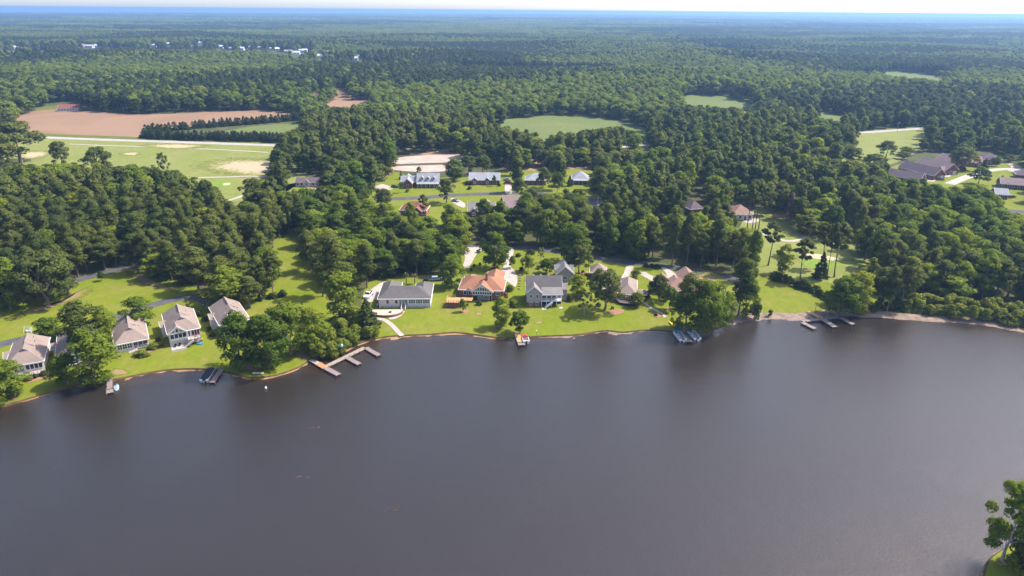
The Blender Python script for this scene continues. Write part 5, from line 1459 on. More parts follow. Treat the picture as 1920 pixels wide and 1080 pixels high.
        H.rail([(4.8, -.12), (8.8, -.12)], base, TRIM, .9); H.steps_x(3.2, 5.6, -1.6, -.1, 0, base, WOODG, 6)
    else:
        for i in range(2): H.window('f', f, .5 + i * 1.2, 1.4 + i * 1.2, base + .5, base + 2.0, fw=.1)
        H.window('f', f, 3.1, 4.1, base + .15, base + 2.1, pane=GLASSP, fw=.12, name="door")
        for i in range(4): H.window('f', f, 4.6 + i * 1.05, 5.45 + i * 1.05, base + .5, base + 2.0, fw=.09)
        dk = MB(); dk.box(2.4, 8.6, -2.6, -.02, base - .35, base - .15); dk.build("porch_deck", WOODG, H.e); H.rail([(2.4, -2.6), (8.6, -2.6), (8.6, 0)], base - .15, WOODG, .8)
        sk = MB(); sk.box(2.5, 8.5, -2.5, -.1, -.1, base - .36); sk.build("deck_skirt", W_BLOCK, H.e)
    return H
Y31 = math.radians(30.5)
villa((7, 690), math.radians(27), 3.3, "taupe-roofed villa with front deck at the far left of the shore", 'deck')
villa((103, 671), math.radians(30), 3.3, "villa almost hidden behind the tall trees, second from the left", 'deck')
villa((213, 648), Y31, 3.1, "villa with clipped hedges and brown screened porch, third from the left", 'hedges')
villa((313, 627), Y31, 4.6, "villa with triangular gable windows, porch stairs and yellow slide", 'slide')
villa((411, 611), math.radians(33), 4.6, "villa with arched gable window half behind lakeside trees", 'arch')

# --- white ranch house
L, R_ = G(707, 561, 4.6), G(809, 560, 4.6); yw = yaw_of(L, R_)
P0 = L + Vector((math.cos(yw) * .45 - math.sin(yw) * .45, math.sin(yw) * .45 + math.cos(yw) * .45, 0))
H = House("ranch_house", "white ranch house with charcoal hip roof and round front patio", P0, yw)
e = 3.6; w = 18.3
H.wall(0, w, 0, 9.5, e, W_WHITE); H.wall(-.03, w + .03, -.03, 9.5, .75, W_BLOCK, name="foundation")
H.wall(.02, 6.5, 9.5, 15.0, e - .02, W_WHITE, name="rear_wing"); H.wall(12.5, w - .02, 9.5, 14.0, e - .02, W_WHITE, name="rear_wing")
H.hip(0, w, 0, 9.5, e, 30, R_GREY)
H.hip(0.03, 6.5, 1.0, 15.0, e + .01, 33, R_GREY, .44, "wing_roof"); H.hip(12.5, w - .03, 1.0, 14.0, e + .01, 33, R_GREY, .44, "wing_roof")
for x in (3.1, 6.2): H.window('f', 0, x - .35, x + .35, 1.75, 2.95, fw=.07, frame=W_BRICK2, hbar=True)
en = MB(); en.box(7.2, 10.2, -.05, .0, .9, 3.2); en.build("entry_screen", GLASSP, H.e)
for x in (7.2, 8.2, 9.2, 10.2): p_ = MB(); p_.box(x - .06, x + .06, -.12, -.05, .8, 3.3); p_.build("post", TRIM, H.e)
H.steps(8.2, 9.4, -2.4, -.06, 0, .9, W_BRICK2, 6); H.rail([(8.1, -2.4, 0), (8.1, -.1, .9)], 0, TRIM, .9); H.rail([(9.5, -2.4, 0), (9.5, -.1, .9)], 0, TRIM, .9)
for x0 in (10.75, 13.25, 15.75): H.window('f', 0, x0, x0 + 2.1, 1.7, 3.05, 3, fw=.1, hbar=True)
for i in range(6): v = MB(); v.box(1.2 + i * 3, 1.6 + i * 3, -.05, -.03, .3, .5); v.build("vent", DARK, H.e)
for yy in (2.5, 6.0): H.window('r', w, yy, yy + 1, 1.7, 3.0)
H.window('l', 0, 3, 4.2, 1.7, 3.0)
ac = MB(); ac.box(-1.3, -.4, 1.0, 1.9, 0, .9); ac.build("heat_pump", METAL, H.e)
dn = MB(); dn.box(w - .14, w - .04, -.1, -.03, .1, e - .1); dn.box(.04, .14, -.1, -.03, .1, e - .1); dn.build("downpipe", TRIM, H.e)
# round patio with brick rim
pc = G(726, 586.5); pt = empty("patio", pc, yw); tag(pt, "round pinkish patio with low brick rim before the white ranch house", "patio")
arc = [(5.4 * math.cos(a), 3.9 * math.sin(a)) for a in np.linspace(math.pi * 1.0, math.pi * 2.0, 20)]
m = MB(); m.prism(arc + [(5.4, 2.0), (-5.4, 2.0)], -.1, .42); m.build("paving", plain("patio_paving", (0.43, 0.31, 0.25), .15, .8), pt)
m = MB()
for a, b in zip(arc[:-1], arc[1:]):
    for q in ((a, b),):
        ao, bo = (a[0] * 1.05, a[1] * 1.05), (b[0] * 1.05, b[1] * 1.05)
        m.prism([ao, bo, b, a], -.1, .85)
m.build("brick_rim", W_BRICK2, pt)
m = MB(); m.tube((1.2, -.6, .42), (1.2, -.6, .72), .45, .5, 10); m.build("fire_bowl", DARK, pt)

# --- orange-roofed house
L, R_ = G(859, 543, 4.8), G(945, 546, 4.8); yw = yaw_of(L, R_)
P0 = L + Vector((.4, .45, 0)); H = House("brick_house", "orange-roofed brick house with white windowed gable facing the lake", P0, yw)
e = 3.8; w = 16.1
H.wall(0, w, 0, 10.5, e, W_BRICK); H.wall(9.5, 15.2, 10.5, 19.0, e - .02, W_BRICK, name="garage_wing"); H.wall(.6, 5.6, 10.5, 13.0, e - .02, W_BRICK, name="rear_wing")
H.hip(0, w, 0, 10.5, e, 32, R_ORANGE); H.hip(9.0, 15.2, 3.0, 19.0, e + .01, 36, R_ORANGE, .44, "wing_roof"); H.hip(.6, 5.8, 4.0, 13.6, e + .01, 32, R_ORANGE, .44, "wing_roof")
H.wall(5.0, 12.1, -1.2, 0, e, W_WHITE, name="sunroom"); zr = H.gable(4.9, 12.2, -1.2, 6.5, e, 37, R_ORANGE, 'y', .45, W_WHITE, "front_gable", (1, 0))
for i in range(8): H.window('f', -1.2, 5.25 + i * .86, 5.87 + i * .86, 2.55, 3.45, fw=.05)
for i in range(6): H.window('f', -1.2, 6.1 + i * .86, 6.7 + i * .86, 3.95, 3.95 + [.55, .95, 1.15, 1.15, .95, .55][i], fw=.05)
u = MB(); u.box(5.2, 11.9, -1.26, -1.2, .1, 2.1); u.build("undercroft_shade", DARK, H.e)  # flat dark panel standing in for the shade below the sunroom
for i in range(5): p_ = MB(); p_.box(5.0 + i * 1.72, 5.25 + i * 1.72, -1.4, -1.27, -.1, 2.3); p_.build("post", W_BRICK2, H.e)
for i in range(3): H.window('f', -1.27, 7.2 + i * 1.5, 8.2 + i * 1.5, .6, 1.7, fw=.07, pane=GLASSP)
for x in (1.6, 3.4): H.window('f', 0, x, x + .9, 1.8, 3.2)
H.window('f', 0, 13.6, 15.0, 1.8, 3.2, 1)
H.gable(2.6, 4.6, -.3, 3.0, e - .1, 34, R_ORANGE, 'y', .2, W_WHITE, "small_gable", (1, 0), trim=False)
ch = MB(); ch.box(9.3, 10.1, 3.4, 4.2, 5.5, 9.0); ch.build("chimney", W_BRICK2, H.e)
for yy in (2, 6): H.window('r', w, yy, yy + 1.1, 1.8, 3.1)
dn = MB(); dn.box(4.75, 4.88, -.12, -.02, .1, e - .1); dn.build("downpipe", TRIM, H.e)
# timber deck on its left
dp = G(836, 577); D_ = empty("timber_deck", dp, yw); tag(D_, "orange timber deck with solid brown skirting beside the orange-roofed house", "deck")
m = MB()
for i in range(16): m.box(.05 + i * .3, .33 + i * .3, 0, 4.8, 2.05, 2.15)
m.build("deck", WOOD, D_)
m = MB()
for i in range(14): m.box(5.0 + i * .3, 5.28 + i * .3, 2.2, 5.0, 2.05, 2.15)
m.build("walkway", WOOD, D_)
m = MB()
for i in range(14): m.box(0 + i * .34, .31 + i * .34, -.1, -.02, -.1, 2.04)
m.build("skirting", WOODD, D_)
for i in range(6): p_ = MB(); p_.box(.0 + i * .94, .12 + i * .94, -.02, .1, -.1, 3.05); p_.build("post", WOODD, D_)
m = MB()
for (a, b) in (((0, .05), (4.8, .05)), ((0, .05), (0, 4.8)), ((4.8, .05), (4.8, 2.2)), ((0, 4.8), (3, 4.8)), ((4.9, 2.25), (9.2, 2.25))):
    for zz in (2.5, 3.0): m.tube((*a, zz), (*b, zz), .06, .06, 4)
m.build("railing", WOOD, D_)

# --- grey two-storey house, porch and stairs to the lake
L, R_ = G(986, 574, 1.0), G(1051, 571, 1.0); yw = math.radians(1.5)
P0 = G(987.5, 574.5, 1.0); H = House("two_storey_house", "grey two-storey house with white porch stairs and front gable", P0, yw)
w = 12.6
H.wall(0, 5.2, 0, 5, 5.4, W_GREY, 1.6); H.wall(-.03, 5.23, -.03, 5, 1.6, W_BRICK, name="brick_base")
H.wall(.02, w, 2.4, 10.5, 5.6, W_GREY, 1.7, "main_wall"); H.wall(0.0, w + .03, 2.37, 10.5, 1.7, W_BRICK, name="brick_base")
H.gable(0, 5.2, 0, 6.4, 5.4, 42, R_LGREY, 'y', .4, W_GREY, "front_gable", (1, 0))
H.gable(0, w, 2.4, 10.5, 5.6, 43, R_GREY, 'x', .4, W_GREY)
m = MB(); m.face([(5.3, -.6, 4.75), (w + .4, -.6, 4.75), (w + .4, 3.2, 6.4), (5.3, 3.2, 6.4)]); m.face([(5.3, 3.2, 6.3), (w + .4, 3.2, 6.3), (w + .4, -.6, 4.65), (5.3, -.6, 4.65)]); m.face([(5.3, -.6, 4.65), (w + .4, -.6, 4.65), (w + .4, -.6, 4.75), (5.3, -.6, 4.75)])
pr = m.build("porch_roof", R_LGREY, H.e); t = MB(); t.box(5.3, w + .45, -.66, -.6, 4.5, 4.78); t.build("fascia", TRIM, pr)
dk = MB(); dk.box(5.25, w, -.5, 2.38, 2.05, 2.25); dk.build("porch_floor", TRIM, H.e)
for x in (5.35, 7.1, 8.9, 10.7, 12.45): p_ = MB(); p_.box(x - .09, x + .09, -.45, -.27, -.1, 4.66); p_.build("post", TRIM, H.e)
H.rail([(5.3, -.42), (8.0, -.42)], 2.25, TRIM, .9); H.rail([(9.6, -.42), (w, -.42), (w, 2.3)], 2.25, TRIM, .9)
for x in (5.8, 9.6, 11.2): H.window('f', 2.4, x, x + 1.2, 2.7, 4.2, frame=TRIM)
H.window('f', 2.4, 7.6, 8.8, 2.35, 4.3, 1, name="door", fw=.2)
for x in (1.2, 3.4): H.window('f', 0, x, x + .65, 3.3, 4.6, fw=.12); H.window('f', -.03, x, x + .65, .5, 1.5, fw=.12)
H.steps_x(6.6, 9.2, -1.9, -.55, 0, 2.2, TRIM, 10); H.rail([(6.6, -1.9, .1), (9.2, -1.9, 2.2)], 0, TRIM, .9)
pt_ = MB(); pt_.box(5.3, 7.0, -3.2, -1.0, -.1, .1); pt_.box(11.6, 12.9, -2.2, -.5, -.1, .1); pt_.build("landing", M_CONC, H.e)
u = MB(); u.box(5.3, w - .1, 2.30, 2.36, .0, 1.68); u.build("undercroft_shade", DARK, H.e)  # dark sheet on the brick base in place of the porch's shade
for yy in (1.5, 7.0): H.window('l', 0, yy, yy + .9, 3.2, 4.5)
for yy in (4, 7.5): H.window('r', w, yy, yy + .9, 3.2, 4.5)
for x in (2.6, 5.4, 8.2): # rear dormers, only their tops show above the ridge
    H.gable(x - .9, x + .9, 7.2, 9.6, 7.9, 40, R_LGREY, 'y', .2, TRIM, "dormer", (0, 1), trim=False)
H.wall(w, w + 2.4, 5.5, 9.5, 4.6, W_GREY, name="link_wing"); H.gable(w - .5, w + 2.4, 5.5, 9.5, 4.6, 35, R_LGREY, 'x', .3, W_GREY, "link_roof", (0, 1))
P0 = G(1043.5, 529, 1.0); H = House("garage", "grey gabled garage behind the grey two-storey house", P0, math.radians(2), "garage")
H.wall(0, 6.6, 0, 8.5, 3.6, W_GREY); H.gable(0, 6.6, 0, 8.5, 3.6, 40, R_LGREY, 'y', .5, W_GREY)
H.gable(-.2, 6.8, 3.2, 7.2, 3.9, 36, R_LGREY, 'x', .3, W_GREY, "cross_roof"); H.window('f', 0, 2.6, 4.0, 1.2, 2.4, 1)

# --- brown-roofed house with white deck railing, its garage, and the pink-roofed house
P0 = G(1160, 566, 1.0); H = House("brick_bungalow", "brown-roofed brick bungalow with curved white deck railing", P0, math.radians(-10))
H.wall(-3.0, 6.0, 0, 14, 3.4, W_BRICK); H.hip(-.2, 6.0, -.2, 14.0, 3.4, 38, R_BROWN); H.hip(-6.0, 1.5, 4.0, 11.0, 3.39, 34, R_BROWN, name="wing_roof"); H.wall(-5.9, -3.0, 4.1, 10.9, 3.38, W_BRICK, name="wing")
H.wall(6.0, 9.6, 2.0, 6.0, 2.9, W_BRICK, name="side_wing"); H.hip(5.2, 9.6, 2.0, 6.0, 2.9, 26, R_BROWN, name="side_roof")
for x in (.6, 2.4, 4.2): H.window('f', 0, x, x + 1.1, 1.4, 2.9)
dk = MB(); oct_ = [(-1, 0), (0.2, -2.4), (2.0, -3.0), (5.0, -3.0), (7.0, -2.4), (8.2, 0)]; dk.prism([(8.2, 0), (-1, 0), (.2, -2.4), (2, -3), (5, -3), (7, -2.4)], .75, .9); dk.build("deck", WOODD, H.e)
H.rail(oct_, .9, TRIM, .9, .6); sk = MB(); sk.prism([(8.0, -.05), (-.8, -.05), (.3, -2.3), (2, -2.9), (5, -2.9), (6.9, -2.3)], -.1, .74); sk.build("deck_skirt", DARK, H.e)
P0 = G(1107, 523, 1.0); H = House("garage", "small building with pyramid brown roof behind the big lawn oak", P0, math.radians(-6), "garage")
H.wall(0, 6, 0, 6.5, 2.8, W_BRICK); H.hip(0, 6, 0, 6.5, 2.8, 40, R_BROWN)
H.window('f', 0, 1.2, 2.4, 1.0, 2.2); H.window('f', 0, 3.6, 4.8, 1.0, 2.2)
P0 = G(1248, 559, 1.0); H = House("brick_bungalow", "pink-brown roofed house behind the willowy tree near the pontoon boats", P0, math.radians(-3))
H.wall(0, 12, 0, 9, 3.2, W_BRICK2); H.hip(0, 12, 0, 9, 3.2, 34, R_PINK); H.wall(7.0, 13.6, 9, 19.0, 3.18, W_BRICK2, name="wing"); H.gable(7.0, 13.6, 6.0, 19.0, 3.2, 36, R_PINK, 'y', .4, W_BRICK2, "wing_roof")
H.wall(-2.6, 2.6, 6, 13, 3.17, W_BRICK2, name="wing"); H.gable(-2.6, 2.6, 4, 13, 3.2, 36, R_PINK, 'y', .4, W_BRICK2, "wing_roof"); H.gable(2.4, 7.0, 4.5, 11.5, 3.2, 36, R_PINK, 'y', .35, W_BRICK2, "wing_roof")
for x in (1, 4, 7, 9.8): H.window('f', 0, x, x + 1.3, 1.3, 2.7, 1)

# --- houses of the second street and beyond
def simple_house(name, label, Lp, Rp, eave, depth, kind, roof, wall, pitch=32, gables=(), wins=4, rear=(), yaw=None, door=True, garage=False):
    L, R_ = G(*Lp, 1 + eave), G(*Rp, 1 + eave); yw = yaw_of(L, R_) if yaw is None else yaw
    c, s_ = math.cos(yw), math.sin(yw); w = (R_ - L).length - .9
    P0 = Vector((L.x + .45 * c - .45 * s_, L.y + .45 * s_ + .45 * c, 1)); H = House(name, label, P0, yw)
    H.wall(0, w, 0, depth, eave, wall)
    if kind == 'hip': H.hip(0, w, 0, depth, eave, pitch, roof)
    else: H.gable(0, w, 0, depth, eave, pitch, roof, 'x', .45, wall)
    for (g0, g1, out) in gables:
        a, b = g0 * w, g1 * w; H.wall(a, b, -out, 0, eave, wall, name="bay"); H.gable(a, b, -out, depth * .42, eave, 40, roof, 'y', .3, wall, "gable_roof", (1, 0)); H.window('f', -out, (a + b) / 2 - .7, (a + b) / 2 + .7, .9, 2.4, 1, fw=.16, pane=GLASSP)
    for (g0, g1, y0, y1) in rear:
        H.wall(g0 * w, g1 * w, depth, y1, eave - .02, wall, name="rear_wing"); H.hip(g0 * w, g1 * w, y0, y1, eave + .01, pitch + 4, roof, .44, "wing_roof")
    for i in range(wins):
        x = w * (i + .5) / wins
        if any(g0 * w - .8 < x < g1 * w + .8 for g0, g1, _ in gables): continue
        if door and i == wins // 2: H.window('f', 0, x - .5, x + .5, .1, 2.2, name="door", pane=DOORM, fw=.15)
        else: H.window('f', 0, x - .55, x + .55, .9, 2.4, fw=.12)
    H.window('r', w, depth * .4, depth * .4 + 1.2, 1.0, 2.3); H.window('l', 0, depth * .4, depth * .4 + 1.2, 1.0, 2.3)
    if garage: H.window('r', w, depth * .62, depth * .62 + 2.6, .1, 2.3, name="garage_door", pane=W_WHITE)
    return H, w
# dormered house
H, w = simple_house("brick_house", "blue-grey roofed house with three dormers and a pillared porch", (781, 342), (824, 341.5), 3.2, 9.0, 'gable', R_BLUE, W_BRICK, 45, (), 5, (), math.radians(2.5))
m = MB(); m.face([(-.4, -2.2, 2.75), (w + .4, -2.2, 2.75), (w + .4, .1, 3.25), (-.4, .1, 3.25)]); m.face([(-.4, .1, 3.15), (w + .4, .1, 3.15), (w + .4, -2.2, 2.65), (-.4, -2.2, 2.65)]); pr = m.build("porch_roof", R_BLUE, H.e); t = MB(); t.box(-.4, w + .4, -2.27, -2.2, 2.5, 2.78); t.build("fascia", TRIM, pr)
for i in range(6): p_ = MB(); x = .2 + i * (w - .4) / 5; p_.box(x - .1, x + .1, -2.1, -1.9, 0, 2.66); p_.build("column", TRIM, H.e)
for fx in (.22, .49, .76):
    x = w * fx; d_ = MB(); d_.box(x - .75, x + .75, .9, 4.0, 4.0, 5.7); d = d_.build("dormer", W_WHITE, H.e)
    H.gable(x - .8, x + .8, .85, 4.6, 5.7, 42, R_BLUE, 'y', .2, W_WHITE, "dormer_roof", (1, 0)); H.window('f', .9, x - .38, x + .38, 4.6, 5.55, fw=.12)
H.wall(-9.8, 0, 2.0, 8.0, 3.2, W_BRICK, name="wing"); H.gable(-9.8, .5, 2.0, 8.0, 3.2, 42, R_BLUE, 'x', .4, W_BRICK, "wing_roof"); H.wall(-8.2, -3.0, -2.5, 2.0, 3.2, W_BRICK, name="garage_bay"); H.gable(-8.2, -3.0, -2.5, 6.0, 3.2, 45, R_BLUE, 'y', .4, W_BRICK, "bay_roof", (1, 0)); H.hip(-9.0, -3.5, 5.0, 13.0, 3.21, 44, R_BLUE, name="rear_roof"); H.wall(-8.9, -3.6, 8.0, 12.9, 3.2, W_BRICK, name="rear_wing")
H.window('f', -2.5, -6.2, -5.0, 1.0, 2.3)
simple_house("brick_house", "long blue-grey roofed brick house with two small front gables", (879, 337.5), (938, 337.5), 3.0, 10.0, 'gable', R_BLUE, W_BRICK, 34, ((.08, .26, 1.0), (.50, .68, 1.0)), 8, ((.5, .75, 5, 15),), math.radians(1))
simple_house("brick_house", "blue-grey roofed cottage with pale patio, left of the small gabled cottage", (984, 338), (1024, 337), 3.0, 11.0, 'hip', R_BLUE, W_BRICK, 30, (), 4, (), math.radians(-2))
H, w = simple_house("brick_house", "small blue-roofed cottage with white columned porch facing the lake", (1072, 336), (1105, 337), 3.0, 11.0, 'hip', R_BLUE, W_BRICK, 36, (), 3, (), math.radians(-4))
m = MB(); m.face([(.5, -2.6, 2.7), (w - .3, -2.6, 2.7), (w - .3, .2, 3.3), (.5, .2, 3.3)]); m.face([(.5, .2, 3.2), (w - .3, .2, 3.2), (w - .3, -2.6, 2.6), (.5, -2.6, 2.6)]); m.build("porch_roof", R_BLUE, H.e)
for i in range(4): p_ = MB(); x = .8 + i * (w - 1.5) / 3; p_.box(x - .1, x + .1, -2.5, -2.3, 0, 2.6); p_.build("column", TRIM, H.e)
simple_house("brick_house", "red-brown hip-roofed brick house below the second street", (748, 394), (799, 396), 3.0, 10.0, 'hip', R_RED, W_BRICK, 32, ((.5, .85, 1.5),), 6, (), math.radians(-4))
simple_house("brick_house", "grey-roofed brick house with dark car on its drive", (877, 396), (921, 388), 3.0, 9.0, 'gable', R_LGREY, W_BRICK, 36, ((.05, .32, 1.2),), 5, ((.55, .95, 4, 16),), math.radians(6))
simple_house("brick_house", "brown-roofed house beside the grey-roofed brick house", (947, 391), (972, 386), 3.0, 13.0, 'gable', R_MAUVE, W_BRICK, 36, (), 3, (), math.radians(14))
simple_house("ranch_house", "low grey-roofed house among the oaks by the sand waste", (552, 342), (600, 341), 2.8, 8.0, 'gable', R_PURP, W_CREAM, 26, ((.35, .6, .8),), 6, (), math.radians(1))
simple_house("brick_house", "dark grey roof just showing behind the tall tree belt", (1294, 393), (1322, 391), 3.4, 12, 'hip', R_PURP, W_BRICK, 38, (), 3)
simple_house("brick_house", "pink-brown roof seen behind the four bare-trunked pines", (1374, 402), (1414, 402), 3.2, 11, 'hip', R_PINK, W_WHITE, 34, (), 4)
simple_house("brick_house", "pale grey roof end showing through the central trees", (1108, 386), (1130, 385), 3.0, 9, 'gable', R_LGREY, W_WHITE, 34, (), 3)
simple_house("brick_house", "light roof hidden among the trees under the blue-roofed cottages", (1062, 386), (1086, 387), 3.0, 9, 'hip', R_LGREY, W_BRICK, 32, (), 3)
simple_house("brick_house", "purple-brown long-roofed house nearest the right-hand wood", (1658, 327), (1726, 338), 3.0, 9.5, 'gable', R_PURP, W_BRICK, 36, (), 6, (), garage=True)
simple_house("brick_house", "second purple-brown long-roofed house, behind the nearest one", (1683, 313), (1752, 329), 3.2, 10.0, 'gable', R_PURP, W_BRICK, 38, (), 5, (), garage=True)
simple_house("brick_house", "mauve-roofed long house with two skylights and white garage door", (1717, 305), (1772, 320), 3.2, 10.5, 'gable', R_MAUVE, W_BRICK, 38, ((.78, .98, 1.0),), 5, (), garage=True)
simple_house("brick_house", "mauve-grey roof behind the mauve-roofed long house", (1752, 298), (1788, 307), 3.2, 11, 'gable', R_MAUVE, W_BRICK, 36, (), 4)
simple_house("brick_house", "small orange-brick house beside the big round oak on the right", (1821, 305), (1844, 306), 3.0, 10, 'gable', R_PINK, W_BRICK2, 36, ((.45, .95, 1.0),), 3)
simple_house("brick_house", "purple-roofed house with blue front behind the lollipop tree", (1838, 299), (1878, 301), 3.2, 10, 'hip', R_PURP, W_BRICK, 36, ((.35, .75, 1.4),), 4)
simple_house("brick_house", "brown-roofed low house cut by the right edge", (1876, 344), (1938, 349), 3.0, 10, 'gable', R_MAUVE, W_BRICK, 30, (), 6)
simple_house("brick_house", "purple roof corner at the right edge above the brown-roofed house", (1905, 327), (1950, 331), 3.0, 10, 'hip', R_PURP, W_BRICK, 32, (), 4)
simple_house("ranch_house", "pale grey-roofed house by the street at the right edge", (1866, 364), (1893, 366), 2.8, 9, 'gable', R_BLUE, W_BRICK, 30, (), 3)
simple_house("farmhouse", "red-roofed white farmhouse beyond the ploughed field", (106, 203), (146, 202.5), 3.2, 12, 'gable', R_RED, W_WHITE, 26, (), 7)
simple_house("brick_house", "brown roof peeping out beside the right golf course", (1508, 311), (1527, 310), 3.0, 8, 'hip', R_MAUVE, W_BRICK, 30, (), 3)

# far homes, a few pixels each
FARC = [plain("far_white_%d" % i, c, .05, .2) for i, c in enumerate(((0.60, 0.60, 0.62), (0.42, 0.44, 0.48), (0.30, 0.26, 0.24)))]
for i, (px_, py_, wpx) in enumerate(FAR_HOMES):
    P_ = G(px_, py_, 1.0); wm = max(12, min(24, wpx * metres_per_px(P_) * .95)); e_ = empty("far_house", P_, random.uniform(-.3, .3))
    tag(e_, "tiny pale house in the distant settlement beyond the woods" if px_ < 1000 else "pale roof among trees at the right edge by the highway", "house", "distant settlement" if px_ < 1000 else "pale roofs by the highway")
    m = MB(); m.box(-wm / 2, wm / 2, 0, 9, 0, 5.0 if py_ > 60 else 9); m.build("wall", FARC[i % 3], e_)
    m = MB(); m.sweep([(-.6, 5.0), (9.6, 5.0), (4.5, 8.4)], 'x', -wm / 2 - .5, wm / 2 + .5); m.build("roof", FARC[(i * 2 + 1) % 3], e_)
    for fx in (-.3, .3): m = MB(); m.box(fx * wm - .9, fx * wm + .9, -.06, -.01, 1.2, 2.8); m.build("window", GLASS, e_)
# ---------------------------------------------------------------- docks
DECK_PALE = plain("dock_boards_pale", (0.27, 0.215, 0.17), .2, 1.2, .85); DECK_GREY = plain("dock_boards_grey", (0.205, 0.172, 0.148), .22, 1.2, .85); DECK_ORANGE = plain("dock_boards_orange", (0.34, 0.18, 0.085), .2, 1.2, .85)
DECK_YELLOW = plain("dock_boards_yellow", (0.40, 0.26, 0.11), .2, 1.2, .85); DECK_PINK = plain("dock_boards_pink", (0.205, 0.155, 0.145), .2, 1.2, .85); PILE = plain("dock_pile", (0.13, 0.10, 0.085), .3, 2.0, .9)
WHITE_P = plain("white_gelcoat", (0.66, 0.67, 0.68), .06, 1.0, .3, .5); NAVY = plain("navy_canvas", (0.014, 0.018, 0.032), .3, 1.0, .8); BLUE = plain("blue_canvas", (0.012, 0.075, 0.135), .2, 1.0, .8); RED_C = plain("red_canvas", (0.42, 0.018, 0.04), .15, 1.0, .8)
ALU = plain("aluminium", (0.48, 0.49, 0.50), .08, 1.0, .35, .5, .7); CYAN = plain("light_blue_plastic", (0.20, 0.42, 0.58), .1, 1.0, .4); YELLOW = plain("yellow_plastic", (0.62, 0.42, 0.02), .1, 1.0, .45); BLACKP = plain("black_plastic", (0.012, 0.012, 0.014), .1, 1.0, .5)
SEATM = plain("boat_seat_vinyl", (0.44, 0.38, 0.33), .1, 1.0, .6); RUBBER = plain("tyre_rubber", (0.012, 0.012, 0.012), .1, 1.0, .8)

def dock(label, segs, z=1.12):
    """segs: (pixel from, pixel to, width, material); boards laid across, piles at both sides"""
    o = G(*segs[0][0], z); D = empty("dock", (o.x, o.y, 0)); tag(D, label, "dock")
    for (a, b, wd, mat) in segs:
        A, B = G(*a, z) - Vector((o.x, o.y, 0)), G(*b, z) - Vector((o.x, o.y, 0)); d = B - A; d.z = 0; Ln = d.length; d.normalize(); s = Vector((-d.y, d.x, 0))
        m = MB(); n = max(2, int(Ln / .32))
        for i in range(n):
            p0, p1 = A + d * (Ln * i / n + .012), A + d * (Ln * (i + 1) / n - .012); j = random.uniform(-.03, .03); h = random.uniform(-.006, .006)
            q = [p0 - s * (wd / 2 + j), p1 - s * (wd / 2 + j), p1 + s * (wd / 2 - j), p0 + s * (wd / 2 - j)]
            m.prism([(v.x, v.y) for v in q], z - .05 + h, z + h)
        m.build("deck_boards", mat, D)
        m = MB()
        for sg in (-1, 1):
            q0, q1 = A + s * sg * (wd / 2 - .12), B + s * sg * (wd / 2 - .12)
            m.prism([(v.x, v.y) for v in (q0 - s * .05, q1 - s * .05, q1 + s * .05, q0 + s * .05)], z - .30, z - .065)
        m.build("stringers", PILE, D)
        k = max(1, int(Ln / 2.4))
        for i in range(k + 1):
            for sg in (-1, 1):
                p = A + d * (Ln * (.06 + .9 * i / k)) + s * sg * (wd / 2 + .1)
                m = MB(); m.tube((p.x, p.y, -1.6), (p.x, p.y, z + random.uniform(.05, .5)), .10, .10, 7); m.build("pile", PILE, D)
    return D
dock("long pale E-shaped wooden dock with orange landing by the thicket",
     [((582, 674), (596, 681), 1.6, WOODG), ((596, 681), (611, 689.5), 1.9, DECK_ORANGE), ((611, 689.5), (635, 702.5), 1.7, DECK_PINK), ((613, 686), (684, 651.5), 1.7, DECK_PALE), ((650, 669.5), (674, 682.5), 1.6, DECK_PINK), ((685.5, 651.5), (711, 666), 1.6, DECK_PINK)])
dock("grey comb-shaped dock off the right-hand lawn",
     [((1515, 584), (1541, 596.5), 2.1, DECK_YELLOW), ((1541, 597), (1566, 613), 2.0, DECK_GREY), ((1504, 602), (1574, 593.5), 1.7, DECK_GREY), ((1504.5, 604), (1528, 616), 1.7, DECK_GREY), ((1576, 594.5), (1600, 608), 1.7, DECK_GREY)])
dock("short pinkish dock with grey step beside the blue jet ski", [((206, 706), (205.5, 729), 1.4, DECK_PINK), ((205.5, 730), (206, 736.5), 1.7, DECK_GREY)])
dock("narrow grey dock alongside the black covered boat", [((416, 691), (397, 717), 1.5, DECK_PINK)])
dock("yellow plank dock beside the boat with red cover", [((968, 622), (976, 641), 2.0, DECK_YELLOW), ((977, 642), (978.5, 647), 2.2, DECK_PINK)])
dock("grey dock between the two pontoon boats", [((1277, 620), (1293, 641), 2.3, DECK_GREY)])

